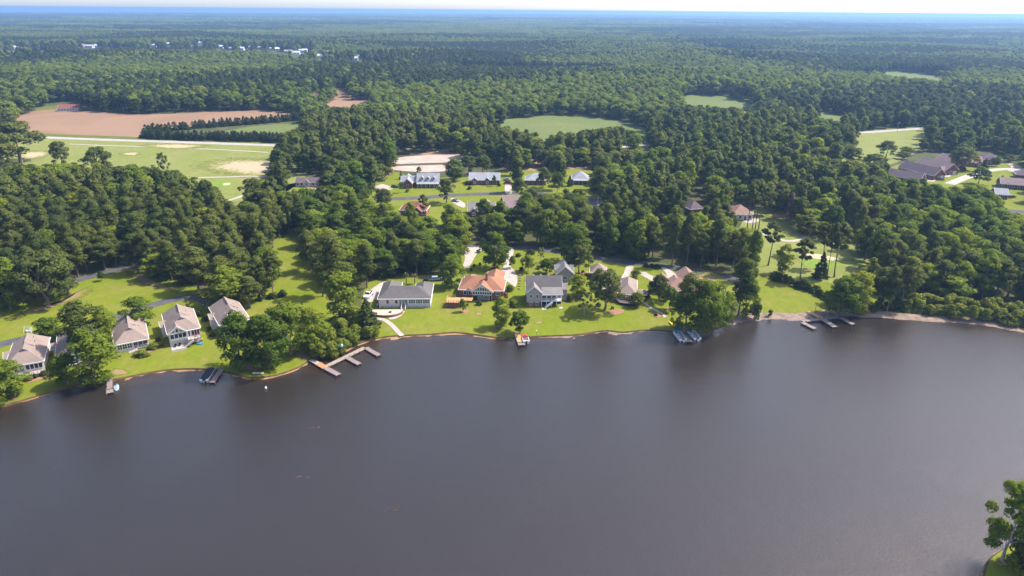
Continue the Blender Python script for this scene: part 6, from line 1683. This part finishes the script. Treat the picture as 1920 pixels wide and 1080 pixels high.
# ---------------------------------------------------------------- boats
def boat_frame(name, label, px, heading, cat="boat"):
    p = G(*px, WZ); e = empty(name, (p.x, p.y, WZ), heading); tag(e, label, cat); return e
def heading_px(a, b): A, B = G(*a, 0), G(*b, 0); return math.atan2(B.y - A.y, B.x - A.x)
def pontoon(label, px, hd, L=6.2, W=2.5, cover=None, cover_mat=None, seats=True):
    e = boat_frame("pontoon_boat", label, px, hd)
    for sg in (-1, 1):
        m = MB(); m.tube((-L / 2, sg * W * .33, .12), (L / 2 - .7, sg * W * .33, .12), .3, .3, 10); m.tube((L / 2 - .7, sg * W * .33, .12), (L / 2 + .1, sg * W * .33, .3), .3, .06, 10); m.build("pontoon", ALU, e)
    m = MB(); m.box(-L / 2, L / 2 - .1, -W / 2, W / 2, .44, .54); m.build("deck", SEATM, e)
    m = MB()                                                  # fence panels with gates
    for (x0, x1, y0, y1) in ((-L / 2, L / 2 - .3, -W / 2, -W / 2 + .05), (-L / 2, L / 2 - .3, W / 2 - .05, W / 2), (L / 2 - .35, L / 2 - .3, -W / 2 + .06, -.4), (L / 2 - .35, L / 2 - .3, .4, W / 2 - .06), (-L / 2, -L / 2 + .05, -W / 2 + .06, -.5), (-L / 2, -L / 2 + .05, .5, W / 2 - .06)): m.box(x0, x1, y0, y1, .541, 1.2)
    m.build("side_panels", WHITE_P, e)
    m = MB()
    for sg in (-1, 1): m.tube((-L / 2, sg * W / 2, 1.24), (L / 2 - .3, sg * W / 2, 1.24), .04, .04, 5)
    m.build("rail", ALU, e)
    if seats:
        for (x0, x1, sg) in ((L * .12, L / 2 - .5, -1), (L * .12, L / 2 - .5, 1), (-L / 2 + .3, -L * .18, -1)):
            y0, y1 = (sg * W / 2 - sg * .08, sg * W / 2 - sg * .68); m = MB(); m.box(x0, x1, min(y0, y1), max(y0, y1), .541, .95); m.box(x0, x1, min(y0, y0 - sg * .15), max(y0, y0 - sg * .15), .951, 1.3); m.build("seat", SEATM, e)
        m = MB(); m.box(-.5, .1, .2, .9, .541, 1.35); m.build("console", WHITE_P, e)
        m = MB(); m.tube((-.6, .55, 1.2), (-.66, .55, 1.3), .2, .2, 10); m.build("steering_wheel", BLACKP, e)
    m = MB(); m.box(-L / 2 - .6, -L / 2 - .1, -.22, .22, .35, 1.15); m.box(-L / 2 - .45, -L / 2 - .2, -.09, .09, -.5, .35); mo = m.build("outboard_motor", WHITE_P if cover != 'full' else ALU, e)
    m = MB(); m.box(-L / 2 - .62, -L / 2 - .08, -.24, .24, 1.0, 1.2); m.build("cowl", BLACKP, mo)
    if cover == 'bimini':
        m = MB(); n = 8; x0, x1 = L * .02, L * .42
        for i in range(n):
            a0, a1 = -W / 2 + W * i / n, -W / 2 + W * (i + 1) / n; z = lambda a: 2.35 + .22 * (1 - (2 * a / W) ** 2)
            m.face([(x0, a0, z(a0)), (x1, a0, z(a0)), (x1, a1, z(a1)), (x0, a1, z(a1))]); m.face([(x0, a1, z(a1) - .05), (x1, a1, z(a1) - .05), (x1, a0, z(a0) - .05), (x0, a0, z(a0) - .05)])
        c = m.build("canopy", cover_mat, e)
        m = MB()
        for sg in (-1, 1):
            for (xa, xb) in ((L * .04, L * .2), (L * .4, L * .22)): m.tube((xa, sg * W / 2, 2.36), (xb, sg * W / 2, 1.24), .03, .03, 5)
        m.build("canopy_frame", ALU, c)
    if cover == 'full':
        m = MB(); xs_ = np.linspace(-L / 2 + .1, L / 2 - .2, 7); pr = lambda x: .55 * (1 - abs(2 * x / L) ** 3)
        prof = [(-W / 2 - .03, .62), (-W / 2 + .02, 1.26), (-W * .22, 1.42), (0, 1.5), (W * .22, 1.42), (W / 2 - .02, 1.26), (W / 2 + .03, .62)]
        for a, b in zip(xs_[:-1], xs_[1:]):
            for p, q in zip(prof[:-1], prof[1:]):
                zz = lambda x, z, y: z + (pr(x) if abs(y) < W * .4 and z > 1 else 0) * .8
                m.face([(a, p[0], zz(a, p[1], p[0])), (b, p[0], zz(b, p[1], p[0])), (b, q[0], zz(b, q[1], q[0])), (a, q[0], zz(a, q[1], q[0]))])
        for x, fl in ((xs_[0], 1), (xs_[-1], -1)): m.face([(x, p[0], p[1] + (pr(x) * .8 if abs(p[0]) < W * .4 and p[1] > 1 else 0)) for p in prof][::fl])
        m.build("mooring_cover", cover_mat, e)
    return e
h1 = heading_px((1289, 641), (1272, 621)); pontoon("white pontoon boat with dark blue canopy, left of the grey dock", (1274, 633.5), h1, 6.3, 2.5, 'bimini', BLUE)
pontoon("open pale pontoon boat with seats, right of the grey dock", (1301, 632), heading_px((1309, 641), (1292, 622)), 6.0, 2.5)
pontoon("pontoon boat under a full black cover on the left shore", (390.5, 707), heading_px((383, 718), (399, 694)), 6.6, 2.5, 'full', NAVY, False)

# runabout with red cover
e = boat_frame("motor_boat", "white motor boat with red front cover moored at the yellow dock", (985, 638.5), heading_px((988, 648), (982, 628)))
m = MB(); L, W = 5.2, 2.1
st = [(-L / 2, .92, .95), (-L * .2, 1.0, 1.0), (L * .15, .98, 1.05), (L * .38, .66, 1.12), (L / 2, .06, 1.2)]
rings = [[(x, -W / 2 * k, zt), (x, -W / 2 * k * .82, .25), (x, 0, -.15), (x, W / 2 * k * .82, .25), (x, W / 2 * k, zt)] for x, k, zt in st]
for a, b in zip(rings[:-1], rings[1:]):
    for i in range(4): m.face([a[i], b[i], b[i + 1], a[i + 1]])
m.face(rings[0]); m.build("hull", WHITE_P, e)
m = MB(); m.face([(-L / 2 + .1, -.85, .55), (.6, -.85, .55), (.6, .85, .55), (-L / 2 + .1, .85, .55)]); m.build("cockpit_floor", SEATM, e)
m = MB(); m.face([(.5, -1.0, 1.12), (L * .38, -.68, 1.14), (L / 2, 0, 1.2), (L * .38, .68, 1.14), (.5, 1.0, 1.12), (.45, 0, 1.32)]); m.build("bow_cover", RED_C, e)
m = MB()
for sg in (-1, 1): m.box(-L / 2, .5, sg * .98 - .08, sg * .98 + .08, .9, 1.04)
m.build("gunwale", WHITE_P, e)
for (x, y) in ((-.2, .4), (-.2, -.4)): m = MB(); m.box(x - .3, x + .25, y - .26, y + .26, .56, .95); m.box(x - .38, x - .26, y - .26, y + .26, .56, 1.4); m.build("seat", SEATM, e)
m = MB(); m.box(-L / 2 + .1, -L / 2 + .6, -.85, .85, .56, 1.0); m.build("stern_bench", SEATM, e)
m = MB(); m.face([(.3, -.85, 1.08), (.3, .85, 1.08), (.0, .75, 1.55), (.0, -.75, 1.55)]); m.build("windscreen", GLASS, e)
m = MB(); m.box(-L / 2 - .6, -L / 2 - .05, -.22, .22, .3, 1.2); m.box(-L / 2 - .4, -L / 2 - .15, -.08, .08, -.5, .3); m.build("outboard_motor", BLACKP, e)

# blue and white personal watercraft with its float
e = boat_frame("jet_ski", "blue and white jet ski floating right of the short pinkish dock", (219.5, 728), heading_px((219, 734), (220, 722)), "jet ski")
m = MB(); st = [(-1.4, .45, .42), (-.4, .55, .5), (.6, .5, .58), (1.5, .08, .62)]
rings = [[(x, -k, z), (x, -k * .9, .1), (x, 0, -.1), (x, k * .9, .1), (x, k, z)] for x, k, z in st]
for a, b in zip(rings[:-1], rings[1:]):
    for i in range(4): m.face([a[i], b[i], b[i + 1], a[i + 1]])
    m.face([a[0], b[0], b[4], a[4]][::-1])
m.face(rings[0]); m.build("hull", WHITE_P, e)
m = MB(); m.sweep([(-.2, .5), (.2, .5), (.14, .85), (-.14, .85)], 'x', -1.2, .2); m.build("seat", CYAN, e)
m = MB(); m.sweep([(-.3, .55), (.3, .55), (.16, .95), (-.16, .95)], 'x', .25, .9); m.build("hood", CYAN, e)
m = MB(); m.tube((.3, -.38, 1.08), (.3, .38, 1.08), .04, .04, 6); m.tube((.3, 0, .9), (.3, 0, 1.1), .05, .05, 6); m.build("handlebar", BLACKP, e)
p = G(214, 728, WZ); e = empty("swim_float", (p.x, p.y, WZ)); tag(e, "small tan swim float between the short dock and jet ski", "float")
m = MB(); m.box(-.4, .4, -.9, .9, -.05, .3); m.build("top", DECK_PALE, e); m = MB()
for sg in (-1, 1): m.tube((sg * .3, -.9, 0), (sg * .3, .9, 0), .16, .16, 8)
m.build("drums", CYAN, e)

# yellow canoe on the bank
p = G(1260, 609.5, 1.0); e = empty("canoe", (p.x, p.y, 1.1), heading_px((1266, 615), (1254, 603)) ); tag(e, "yellow canoe lying on the bank above the pontoon boats", "canoe")
m = MB(); st = [(-2.1, .04, .5), (-1.3, .36, .36), (0, .46, .32), (1.3, .36, .36), (2.1, .04, .5)]
rings = [[(x, -k, z), (x, -k * .85, .05), (x, 0, -.02), (x, k * .85, .05), (x, k, z)] for x, k, z in st]
for a, b in zip(rings[:-1], rings[1:]):
    for i in range(4): m.face([a[i], b[i], b[i + 1], a[i + 1]])
m.build("hull", YELLOW, e)
for x in (-.9, .9): m = MB(); m.box(x - .15, x + .15, -.38, .38, .24, .29); m.build("thwart", WOODG, e)
m = MB()
for a, b in zip(rings[:-1], rings[1:]): m.face([a[0], b[0], b[4], a[4]])
m.build("spray_cover", YELLOW, e)

# ---------------------------------------------------------------- cars
def car_paint(n, c): t = NT(n); t.b.inputs["Coat Weight"].default_value = .6; t.b.inputs["Coat Roughness"].default_value = .08; return t.done(c, .35, .5)
def car(name, label, px, hd, paint, kind='sedan', cat="car"):
    p = G(*px, 1.0); e = empty(name, (p.x, p.y, 1.09), hd); tag(e, label, cat)
    if kind == 'pickup': L, W, Hh, prof = 5.8, 2.0, 1.9, [(-2.9, .5), (-2.9, 1.12), (-.75, 1.15), (1.25, 1.18), (2.7, 1.1), (2.9, .85), (2.9, .45)]; cab = [(-.75, 1.15), (-.6, 1.86), (.55, 1.9), (1.25, 1.18)]
    elif kind == 'suv': L, W, prof = 4.8, 1.95, [(-2.4, .45), (-2.4, 1.05), (1.0, 1.08), (2.2, .95), (2.4, .7), (2.4, .4)]; cab = [(-2.35, 1.05), (-2.1, 1.7), (.2, 1.72), (1.0, 1.08)]
    else: L, W, prof = 4.7, 1.85, [(-2.35, .4), (-2.35, .95), (1.1, 1.0), (2.2, .82), (2.35, .6), (2.35, .35)]; cab = [(-1.7, .97), (-1.0, 1.42), (.35, 1.45), (1.1, 1.0)]
    m = MB(); m.sweep([(q[0], q[1]) for q in prof[::-1]], 'y', -W / 2, W / 2); b = m.mesh("body", paint)
    bm = bmesh.new(); bm.from_mesh(b); bmesh.ops.recalc_face_normals(bm, faces=bm.faces); bmesh.ops.bevel(bm, geom=bm.edges[:], offset=.09, segments=2, affect='EDGES'); bm.to_mesh(b); bm.free(); link("body", b, e)
    m = MB(); ins = .16
    lo = [(x, sg * (W / 2 - .08), z) for sg in (-1, 1) for x, z in cab]; hi = lambda x, z, sg: (x, sg * (W / 2 - .08 - (ins if z > cab[0][1] + .2 else 0)), z)
    A = [hi(x, z, -1) for x, z in cab]; B = [hi(x, z, 1) for x, z in cab]
    m.face(A); m.face(B[::-1]); m.face([A[1], B[1], B[2], A[2]][::-1]); m.build("cabin", paint, e)
    m = MB(); m.face([A[3], A[2], B[2], B[3]][::-1]); m.build("windscreen", GLASS, e)
    m = MB(); m.face([A[0], B[0], B[1], A[1]][::-1]); m.build("rear_window", GLASS, e)
    for S_, sg in ((A, -1), (B, 1)):
        c = Vector((sum(v[0] for v in S_) / 4, S_[0][1], sum(v[2] for v in S_) / 4)); m = MB()
        m.face([tuple(c + (Vector(v) - c) * .8 + Vector((0, sg * .035, 0))) for v in S_]); m.build("side_window", GLASS, e)
    for x in (-L * .31, L * .31):
        for sg in (-1, 1):
            m = MB(); m.tube((x, sg * (W / 2 - .2), .36), (x, sg * (W / 2 + .02), .36), .36, .36, 14); wh = m.build("wheel", RUBBER, e); m = MB(); m.tube((x, sg * (W / 2 - .1), .36), (x, sg * (W / 2 + .035), .36), .2, .2, 10); m.build("rim", ALU, wh)
    for sg in (-1, 1):
        m = MB(); m.box(L / 2 - .06, L / 2 + .02, sg * W * .36 - .2, sg * W * .36 + .2, .66, .82); m.build("headlight", WHITE_P, e); m = MB(); m.box(-L / 2 - .02, -L / 2 + .06, sg * W * .4 - .12, sg * W * .4 + .12, .7, .92); m.build("tail_light", RED_C, e)
        m = MB(); m.box(cab[3][0] - .35, cab[3][0] - .15, min(sg * W / 2, sg * (W / 2 + .2)), max(sg * W / 2, sg * (W / 2 + .2)), 1.05, 1.2); m.build("mirror", paint, e)
    if kind == 'pickup': m = MB(); m.face([(-2.75, -.85, 1.2), (-.85, -.85, 1.2), (-.85, .85, 1.2), (-2.75, .85, 1.2)]); m.build("bed_liner", BLACKP, e)
    m = MB(); m.box(L / 2 - .05, L / 2 + .05, -W * .45, W * .45, .35, .55); m.build("bumper", BLACKP if kind != 'pickup' else ALU, e)
    return e
PW = car_paint("white_paint", (0.68, 0.68, 0.68)); PS = car_paint("silver_blue_paint", (0.30, 0.36, 0.42)); PD = car_paint("dark_paint", (0.02, 0.022, 0.028)); PR = car_paint("dark_red_paint", (0.22, 0.012, 0.02)); PG = car_paint("grey_paint", (0.22, 0.23, 0.25))
car("pickup_truck", "white pickup truck on the drive left of the white ranch house", (691, 556), heading_px((700, 546), (684, 562)), PW, 'pickup', "truck")
car("parked_car", "silver-blue car parked in the shade behind the white ranch house", (820, 526), math.radians(8), PS, 'suv')
car("parked_car", "dark car parked next to the silver-blue car behind the white ranch house", (803, 524), math.radians(70), PD, 'sedan')
car("parked_car", "grey car on the white drive of the grey-roofed brick house", (854, 378), math.radians(-35), PG, 'sedan')
car("parked_car", "dark car at the left end of the dormered house", (741, 352), math.radians(5), PD, 'suv')
car("parked_car", "dark red car on the drive of the long blue-roofed house", (952, 344), math.radians(10), PR, 'sedan')
car("parked_car", "silver car behind the dark red car", (951, 339), math.radians(5), PS, 'suv')
car("parked_car", "dark car on the drive of the purple-roofed houses", (1763, 338), math.radians(-5), PD, 'sedan')
car("parked_car", "black car beside the pale-roofed house at the right edge", (1897, 371), math.radians(20), PD, 'suv')

# ---------------------------------------------------------------- poles, lights, towers
def pole(label, px, top, arms=1, mat=WOODG, cat="utility pole"):
    P_ = G(*px, 1.0); h = height_between(P_, top); e = empty("utility_pole", P_, math.radians(8)); tag(e, label, cat, "utility poles along the highway")
    m = MB(); m.tube((0, 0, -.2), (0, 0, h), .17, .12, 7); m.build("post", mat, e)
    for i in range(arms): m = MB(); m.box(-1.4, 1.4, -.07, .07, h - .9 - i * 1.1, h - .72 - i * 1.1); m.build("crossarm", mat, e)
    m = MB()
    for x in (-1.2, 0, 1.2): m.tube((x, 0, h - .72), (x, 0, h - .4), .07, .05, 6)
    m.build("insulators", METAL, e)
pole("pale utility pole in front of the dark conifer row", (425, 264), 243)
pole("utility pole at the left end of the conifer row", (268, 258), 242)
pole("utility pole by the highway left of the right golf course", (1612, 247), 222, 1)
pole("utility pole with crossarms where the highway meets the right golf course", (1682, 247), 228, 2)
pole("utility pole among the dark trees below the round crop field", (1089, 268), 247)
STEEL = plain("galvanised_steel", (0.16, 0.16, 0.17), .1, .3, .5, .5, .3)
def tower(label, px, top):
    P_ = G(*px, 1.0); h = height_between(P_, top); e = empty("transmission_tower", P_, math.radians(20)); tag(e, label, "pylon", "pylons across the woods")
    for sx in (-1, 1):
        for sy in (-1, 1): m = MB(); m.tube((sx * h * .1, sy * h * .1, 0), (sx * h * .025, sy * h * .025, h), .28, .18, 4); m.build("leg", STEEL, e)
    m = MB()
    for i in range(7):
        z0, z1 = h * i / 7, h * (i + 1) / 7; r0, r1 = h * (.1 - .075 * i / 7), h * (.1 - .075 * (i + 1) / 7)
        for (a, b) in (((-1, -1), (1, -1)), ((1, -1), (1, 1)), ((1, 1), (-1, 1)), ((-1, 1), (-1, -1))):
            m.tube((a[0] * r0, a[1] * r0, z0), (b[0] * r1, b[1] * r1, z1), .12, .12, 4); m.tube((b[0] * r0, b[1] * r0, z0), (a[0] * r1, a[1] * r1, z1), .12, .12, 4)
    m.build("bracing", STEEL, e)
    for zz in (.8, .97): m = MB(); m.tube((-h * .2, 0, h * zz), (h * .2, 0, h * zz), .2, .2, 4); m.tube((-h * .2, 0, h * zz), (0, 0, h * (zz + .05)), .12, .12, 4); m.tube((h * .2, 0, h * zz), (0, 0, h * (zz + .05)), .12, .12, 4); m.build("crossarm", STEEL, e)
tower("steel pylon in the woods left of centre, beyond the far brown field", (737, 152), 131)
tower("steel pylon in the woods just right of centre", (977, 163), 140)
tower("faint steel pylon far left in the woods near the pale settlement", (524, 146), 125)

def thing_at(name, label, cat, px, z=1.0, rz=0.0): P_ = G(*px, z); e = empty(name, P_, rz); return tag(e, label, cat)
for nm, px, lab in (("lamp_post", (1005.5, 632), "thin dark lamp post with pale head on the shore right of the red boat"), ("lamp_post", (383, 583), "dark lamp post beside the lane behind the villas")):
    e = thing_at(nm, lab, "lamp post", px); m = MB(); m.tube((0, 0, -.1), (0, 0, 2.2), .05, .04, 6); m.build("post", BLACKP, e); m = MB(); m.tube((0, 0, 2.2), (0, 0, 2.5), .14, .1, 8); m.tube((0, 0, 2.5), (0, 0, 2.6), .18, .02, 8); m.build("lantern", WHITE_P, e)
e = thing_at("birdhouse_pole", "white birdhouse on a pole by the long dock", "birdhouse", (642, 666), WZ); m = MB(); m.tube((0, 0, -1), (0, 0, 3.0), .05, .05, 6); m.build("post", METAL, e); m = MB(); m.box(-.3, .3, -.3, .3, 3.0, 3.45); m.build("box", WHITE_P, e); m = MB(); m.sweep([(-.4, 3.45), (.4, 3.45), (0, 3.8)], 'y', -.4, .4); m.build("roof", CYAN, e)
e = thing_at("birdhouse_pole", "dark martin pole on the lawn above the comb-shaped dock", "birdhouse", (1528, 585)); m = MB(); m.tube((0, 0, -.1), (0, 0, 3.8), .05, .05, 6); m.build("post", BLACKP, e)
for dx in (-.4, .4): m = MB(); m.tube((dx, 0, 3.2), (dx, 0, 3.5), .16, .16, 8); m.build("gourd", WOODD, e)
m = MB(); m.box(-.5, .5, -.03, .03, 3.55, 3.62); m.build("arm", BLACKP, e)
e = thing_at("buoy", "white buoy floating off the left lawn", "buoy", (498.5, 728), WZ); m = MB(); m.tube((0, 0, -.2), (0, 0, .25), .32, .32, 10); m.tube((0, 0, .25), (0, 0, .6), .32, .08, 10); m.build("float", WHITE_P, e); m = MB(); m.tube((0, 0, .25), (0, 0, .33), .335, .335, 10); m.build("band", CYAN, e)
e = thing_at("garden_bench", "pale stone bench at the lake edge beside the black covered boat", "bench", (484, 702)); m = MB(); m.box(-1.6, 1.6, -.4, .4, .38, .52); m.build("seat", M_CONC, e)
for sx in (-1, 1): m = MB(); m.box(sx * 1.2 - .15, sx * 1.2 + .15, -.3, .3, -.1, .38); m.build("leg", M_CONC, e)
e = thing_at("garden_swing", "white swing frame on the lawn behind the leftmost villa", "swing", (54, 623)); 
for sx in (-1, 1): m = MB(); m.tube((sx * 1.3, -.6, 0), (sx * 1.1, 0, 1.9), .07, .06, 6); m.tube((sx * 1.3, .6, 0), (sx * 1.1, 0, 1.9), .07, .06, 6); m.build("leg", WHITE_P, e)
m = MB(); m.tube((-1.2, 0, 1.9), (1.2, 0, 1.9), .06, .06, 6); m.build("crossbar", WHITE_P, e); m = MB(); m.box(-.8, .8, -.25, .25, .5, .6); m.box(-.8, .8, .22, .3, .6, 1.1); m.build("seat", WHITE_P, e)
# play things beside the villa with the stairs
e = thing_at("slide", "yellow slide at the right corner of the villa with porch stairs", "slide", (379, 641), 1.0, math.radians(-60))
m = MB(); m.sweep([(-1.7, .05), (-1.0, .12), (.9, 1.5), (1.3, 1.5), (1.3, 1.58), (.85, 1.6), (-1.05, .25), (-1.7, .18)], 'y', -.3, .3) ; m.build("chute", YELLOW, e)
for sg in (-1, 1): m = MB(); m.tube((1.2, sg * .3, 0), (1.2, sg * .3, 2.2), .05, .05, 6); m.build("leg", YELLOW, e)
e = thing_at("paddling_pool", "blue paddling pool beside the yellow slide", "paddling pool", (375, 644.5)); m = MB()
for i in range(16):
    a, b = 2 * math.pi * i / 16, 2 * math.pi * (i + 1) / 16; m.prism([(1.1 * math.cos(a), .8 * math.sin(a)), (1.1 * math.cos(b), .8 * math.sin(b)), (.9 * math.cos(b), .65 * math.sin(b)), (.9 * math.cos(a), .65 * math.sin(a))], .02, .4)
m.build("rim", plain("pool_blue", (0.03, 0.22, 0.45), .1, 1.0, .4), e); m = MB(); m.prism([(.9 * math.cos(t_), .65 * math.sin(t_)) for t_ in np.linspace(0, 2 * math.pi, 17)[:-1]], .02, .25); m.build("water", CYAN, e)
e = thing_at("garden_chair", "red chair on the porch deck above the yellow slide", "chair", (368, 630.5), 3.1)
m = MB(); m.box(-.3, .3, -.3, .3, .35, .45); m.build("seat", RED_C, e); m = MB(); m.box(-.3, .3, .25, .33, .45, 1.0); m.build("backrest", RED_C, e)
for sx in (-1, 1):
    for sy in (-1, 1): m = MB(); m.tube((sx * .26, sy * .26, 0), (sx * .26, sy * .26, .35), .03, .03, 5); m.build("leg", RED_C, e)
for i, (px, lab) in enumerate((((329, 650.5), "dark round patio chair on the villa's white patio, left one"), ((337, 648.5), "dark round patio chair on the villa's white patio, right one"))):
    e = thing_at("patio_chair", lab, "chair", px, 1.14); m = MB(); m.tube((0, 0, .32), (0, 0, .42), .38, .42, 10); m.build("seat", NAVY, e); m = MB(); m.sweep([(-.38, .42), (.38, .42), (.3, .95), (-.3, .95)], 'y', .3, .38); m.build("backrest", NAVY, e); m = MB(); m.tube((0, 0, 0), (0, 0, .32), .25, .06, 8); m.build("base", BLACKP, e)
# rocks along the fence line between the houses
for i in range(7):
    px = (976 - i * .4, 512 + i * 5.0); e = thing_at("edging_stone", "pale edging stone in the row between the drive and grey house", "stone", px, 1.0, i); e["group"] = "edging stones by the grey house"
    m = MB(); m.prism([(.55 * math.cos(t_) * random.uniform(.7, 1.1), .45 * math.sin(t_) * random.uniform(.7, 1.1)) for t_ in np.linspace(0, 2 * math.pi, 8)[:-1]], -.1, random.uniform(.25, .45)); m.build("stone", M_DIRT, e)
# a weed mat or two out on the lake
WEED = plain("floating_weed", (0.060, 0.034, 0.030), .3, 1.5, .8)
for i, (px, py, sx, sy, lab) in enumerate(((590, 803, 1.3, .9, "small reddish weed mat on the lake below the long dock"), (570, 895, 1.6, .5, "thin weed mat in the lower left part of the lake"), (740, 951, 1.9, 1.2, "largest reddish weed mat low on the open lake"))):
    P_ = G(px, py, WZ); m = MB(); r_ = random.Random(i)
    for k in range(9):
        cx, cy = r_.uniform(-sx, sx), r_.uniform(-sy, sy); q = r_.uniform(.15, .45)
        m.prism([(cx + q * math.cos(t_) * r_.uniform(.6, 1.3), cy + q * .7 * math.sin(t_) * r_.uniform(.6, 1.3)) for t_ in np.linspace(0, 2 * math.pi, 9)[:-1]], -.03, r_.uniform(.012, .04))
    o = m.build("weed_mat", WEED, None, (P_.x, P_.y, WZ)); tag(o, lab, "weed mat")

# ---------------------------------------------------------------- conifer row between the fields, reeds on the right shore
for row, (a, b, n, hh) in enumerate((((268, 259.5), (522, 266.5), 62, 7.6), ((275, 248), (566, 225), 58, 7.2), ((440, 261), (560, 262), 16, 6.5))):
    A, B = G(*a), G(*b)
    for i in range(n):
        P_ = A.lerp(B, i / (n - 1)) + Vector((random.uniform(-1.5, 1.5), random.uniform(-2.5, 2.5), 0))
        plant('cedar', P_, hh * random.uniform(.85, 1.12), random.uniform(3.3, 4.3), ("dark conifer in the dense highway-side row", "dark conifer in the rear row along the ploughed field", "dark conifer at the near edge of the crop strip")[row] + (", %s sixth from the left" % ("first", "second", "third", "fourth", "fifth", "last")[min(5, i * 6 // n)]), ("conifer row by the highway", "conifer row by the ploughed field", "conifers at the crop strip")[row])
r = np.random.default_rng(77); N_ = 7500
edge = [p_ for p_ in inner_line[:len(shore_far)] if project([[p_.x, p_.y, 1]])[0][0] > 1685]
C = []
for k in range(N_):
    i = r.integers(0, len(edge) - 1); p_ = edge[i].lerp(edge[i + 1], r.random()); C.append((p_.x + r.normal() * .3, p_.y + r.uniform(.1, 5.5), 1.0))
C = np.array(C); hh = r.uniform(1.0, 2.1, N_); a = r.uniform(0, 3.14, N_); wv = np.column_stack([np.cos(a), np.sin(a), a * 0]) * .09; ln = np.column_stack([r.normal(size=N_) * .25, r.normal(size=N_) * .25, hh])
V = np.stack([C - wv, C + wv, C + wv * .3 + ln, C - wv * .3 + ln], 1).reshape(-1, 3)
M_REED = foliage_mat("reed_blades", [(0.1, (0.09, 0.12, 0.03)), (0.6, (0.15, 0.17, 0.045)), (0.9, (0.24, 0.20, 0.10))], .35)
tag(link("reeds", quads_mesh("reeds", V, N_, [M_REED], {"tint": r.random(N_)})), "band of green reeds along the right-hand shore", None, None, "stuff")
# ---------------------------------------------------------------- the air
def haze(density=1.35e-4, color=(0.31, 0.52, 0.82)):
    m = bpy.data.materials.new("haze_air"); m.use_nodes = True; nt = m.node_tree
    nt.nodes.remove(nt.nodes["Principled BSDF"])
    v = nt.nodes.new("ShaderNodeVolumePrincipled"); v.inputs["Density"].default_value = density; v.inputs["Color"].default_value = (*color, 1)
    v.inputs["Anisotropy"].default_value = 0.3
    nt.links.new(v.outputs[0], nt.nodes["Material Output"].inputs["Volume"])
    b = MB(); b.box(-FAR - 500, FAR + 500, -3500, FAR + 500, -3.2, 103.0)
    tag(b.build("haze", m), "pale blue haze lying over the whole landscape", None, None, "stuff")
haze()
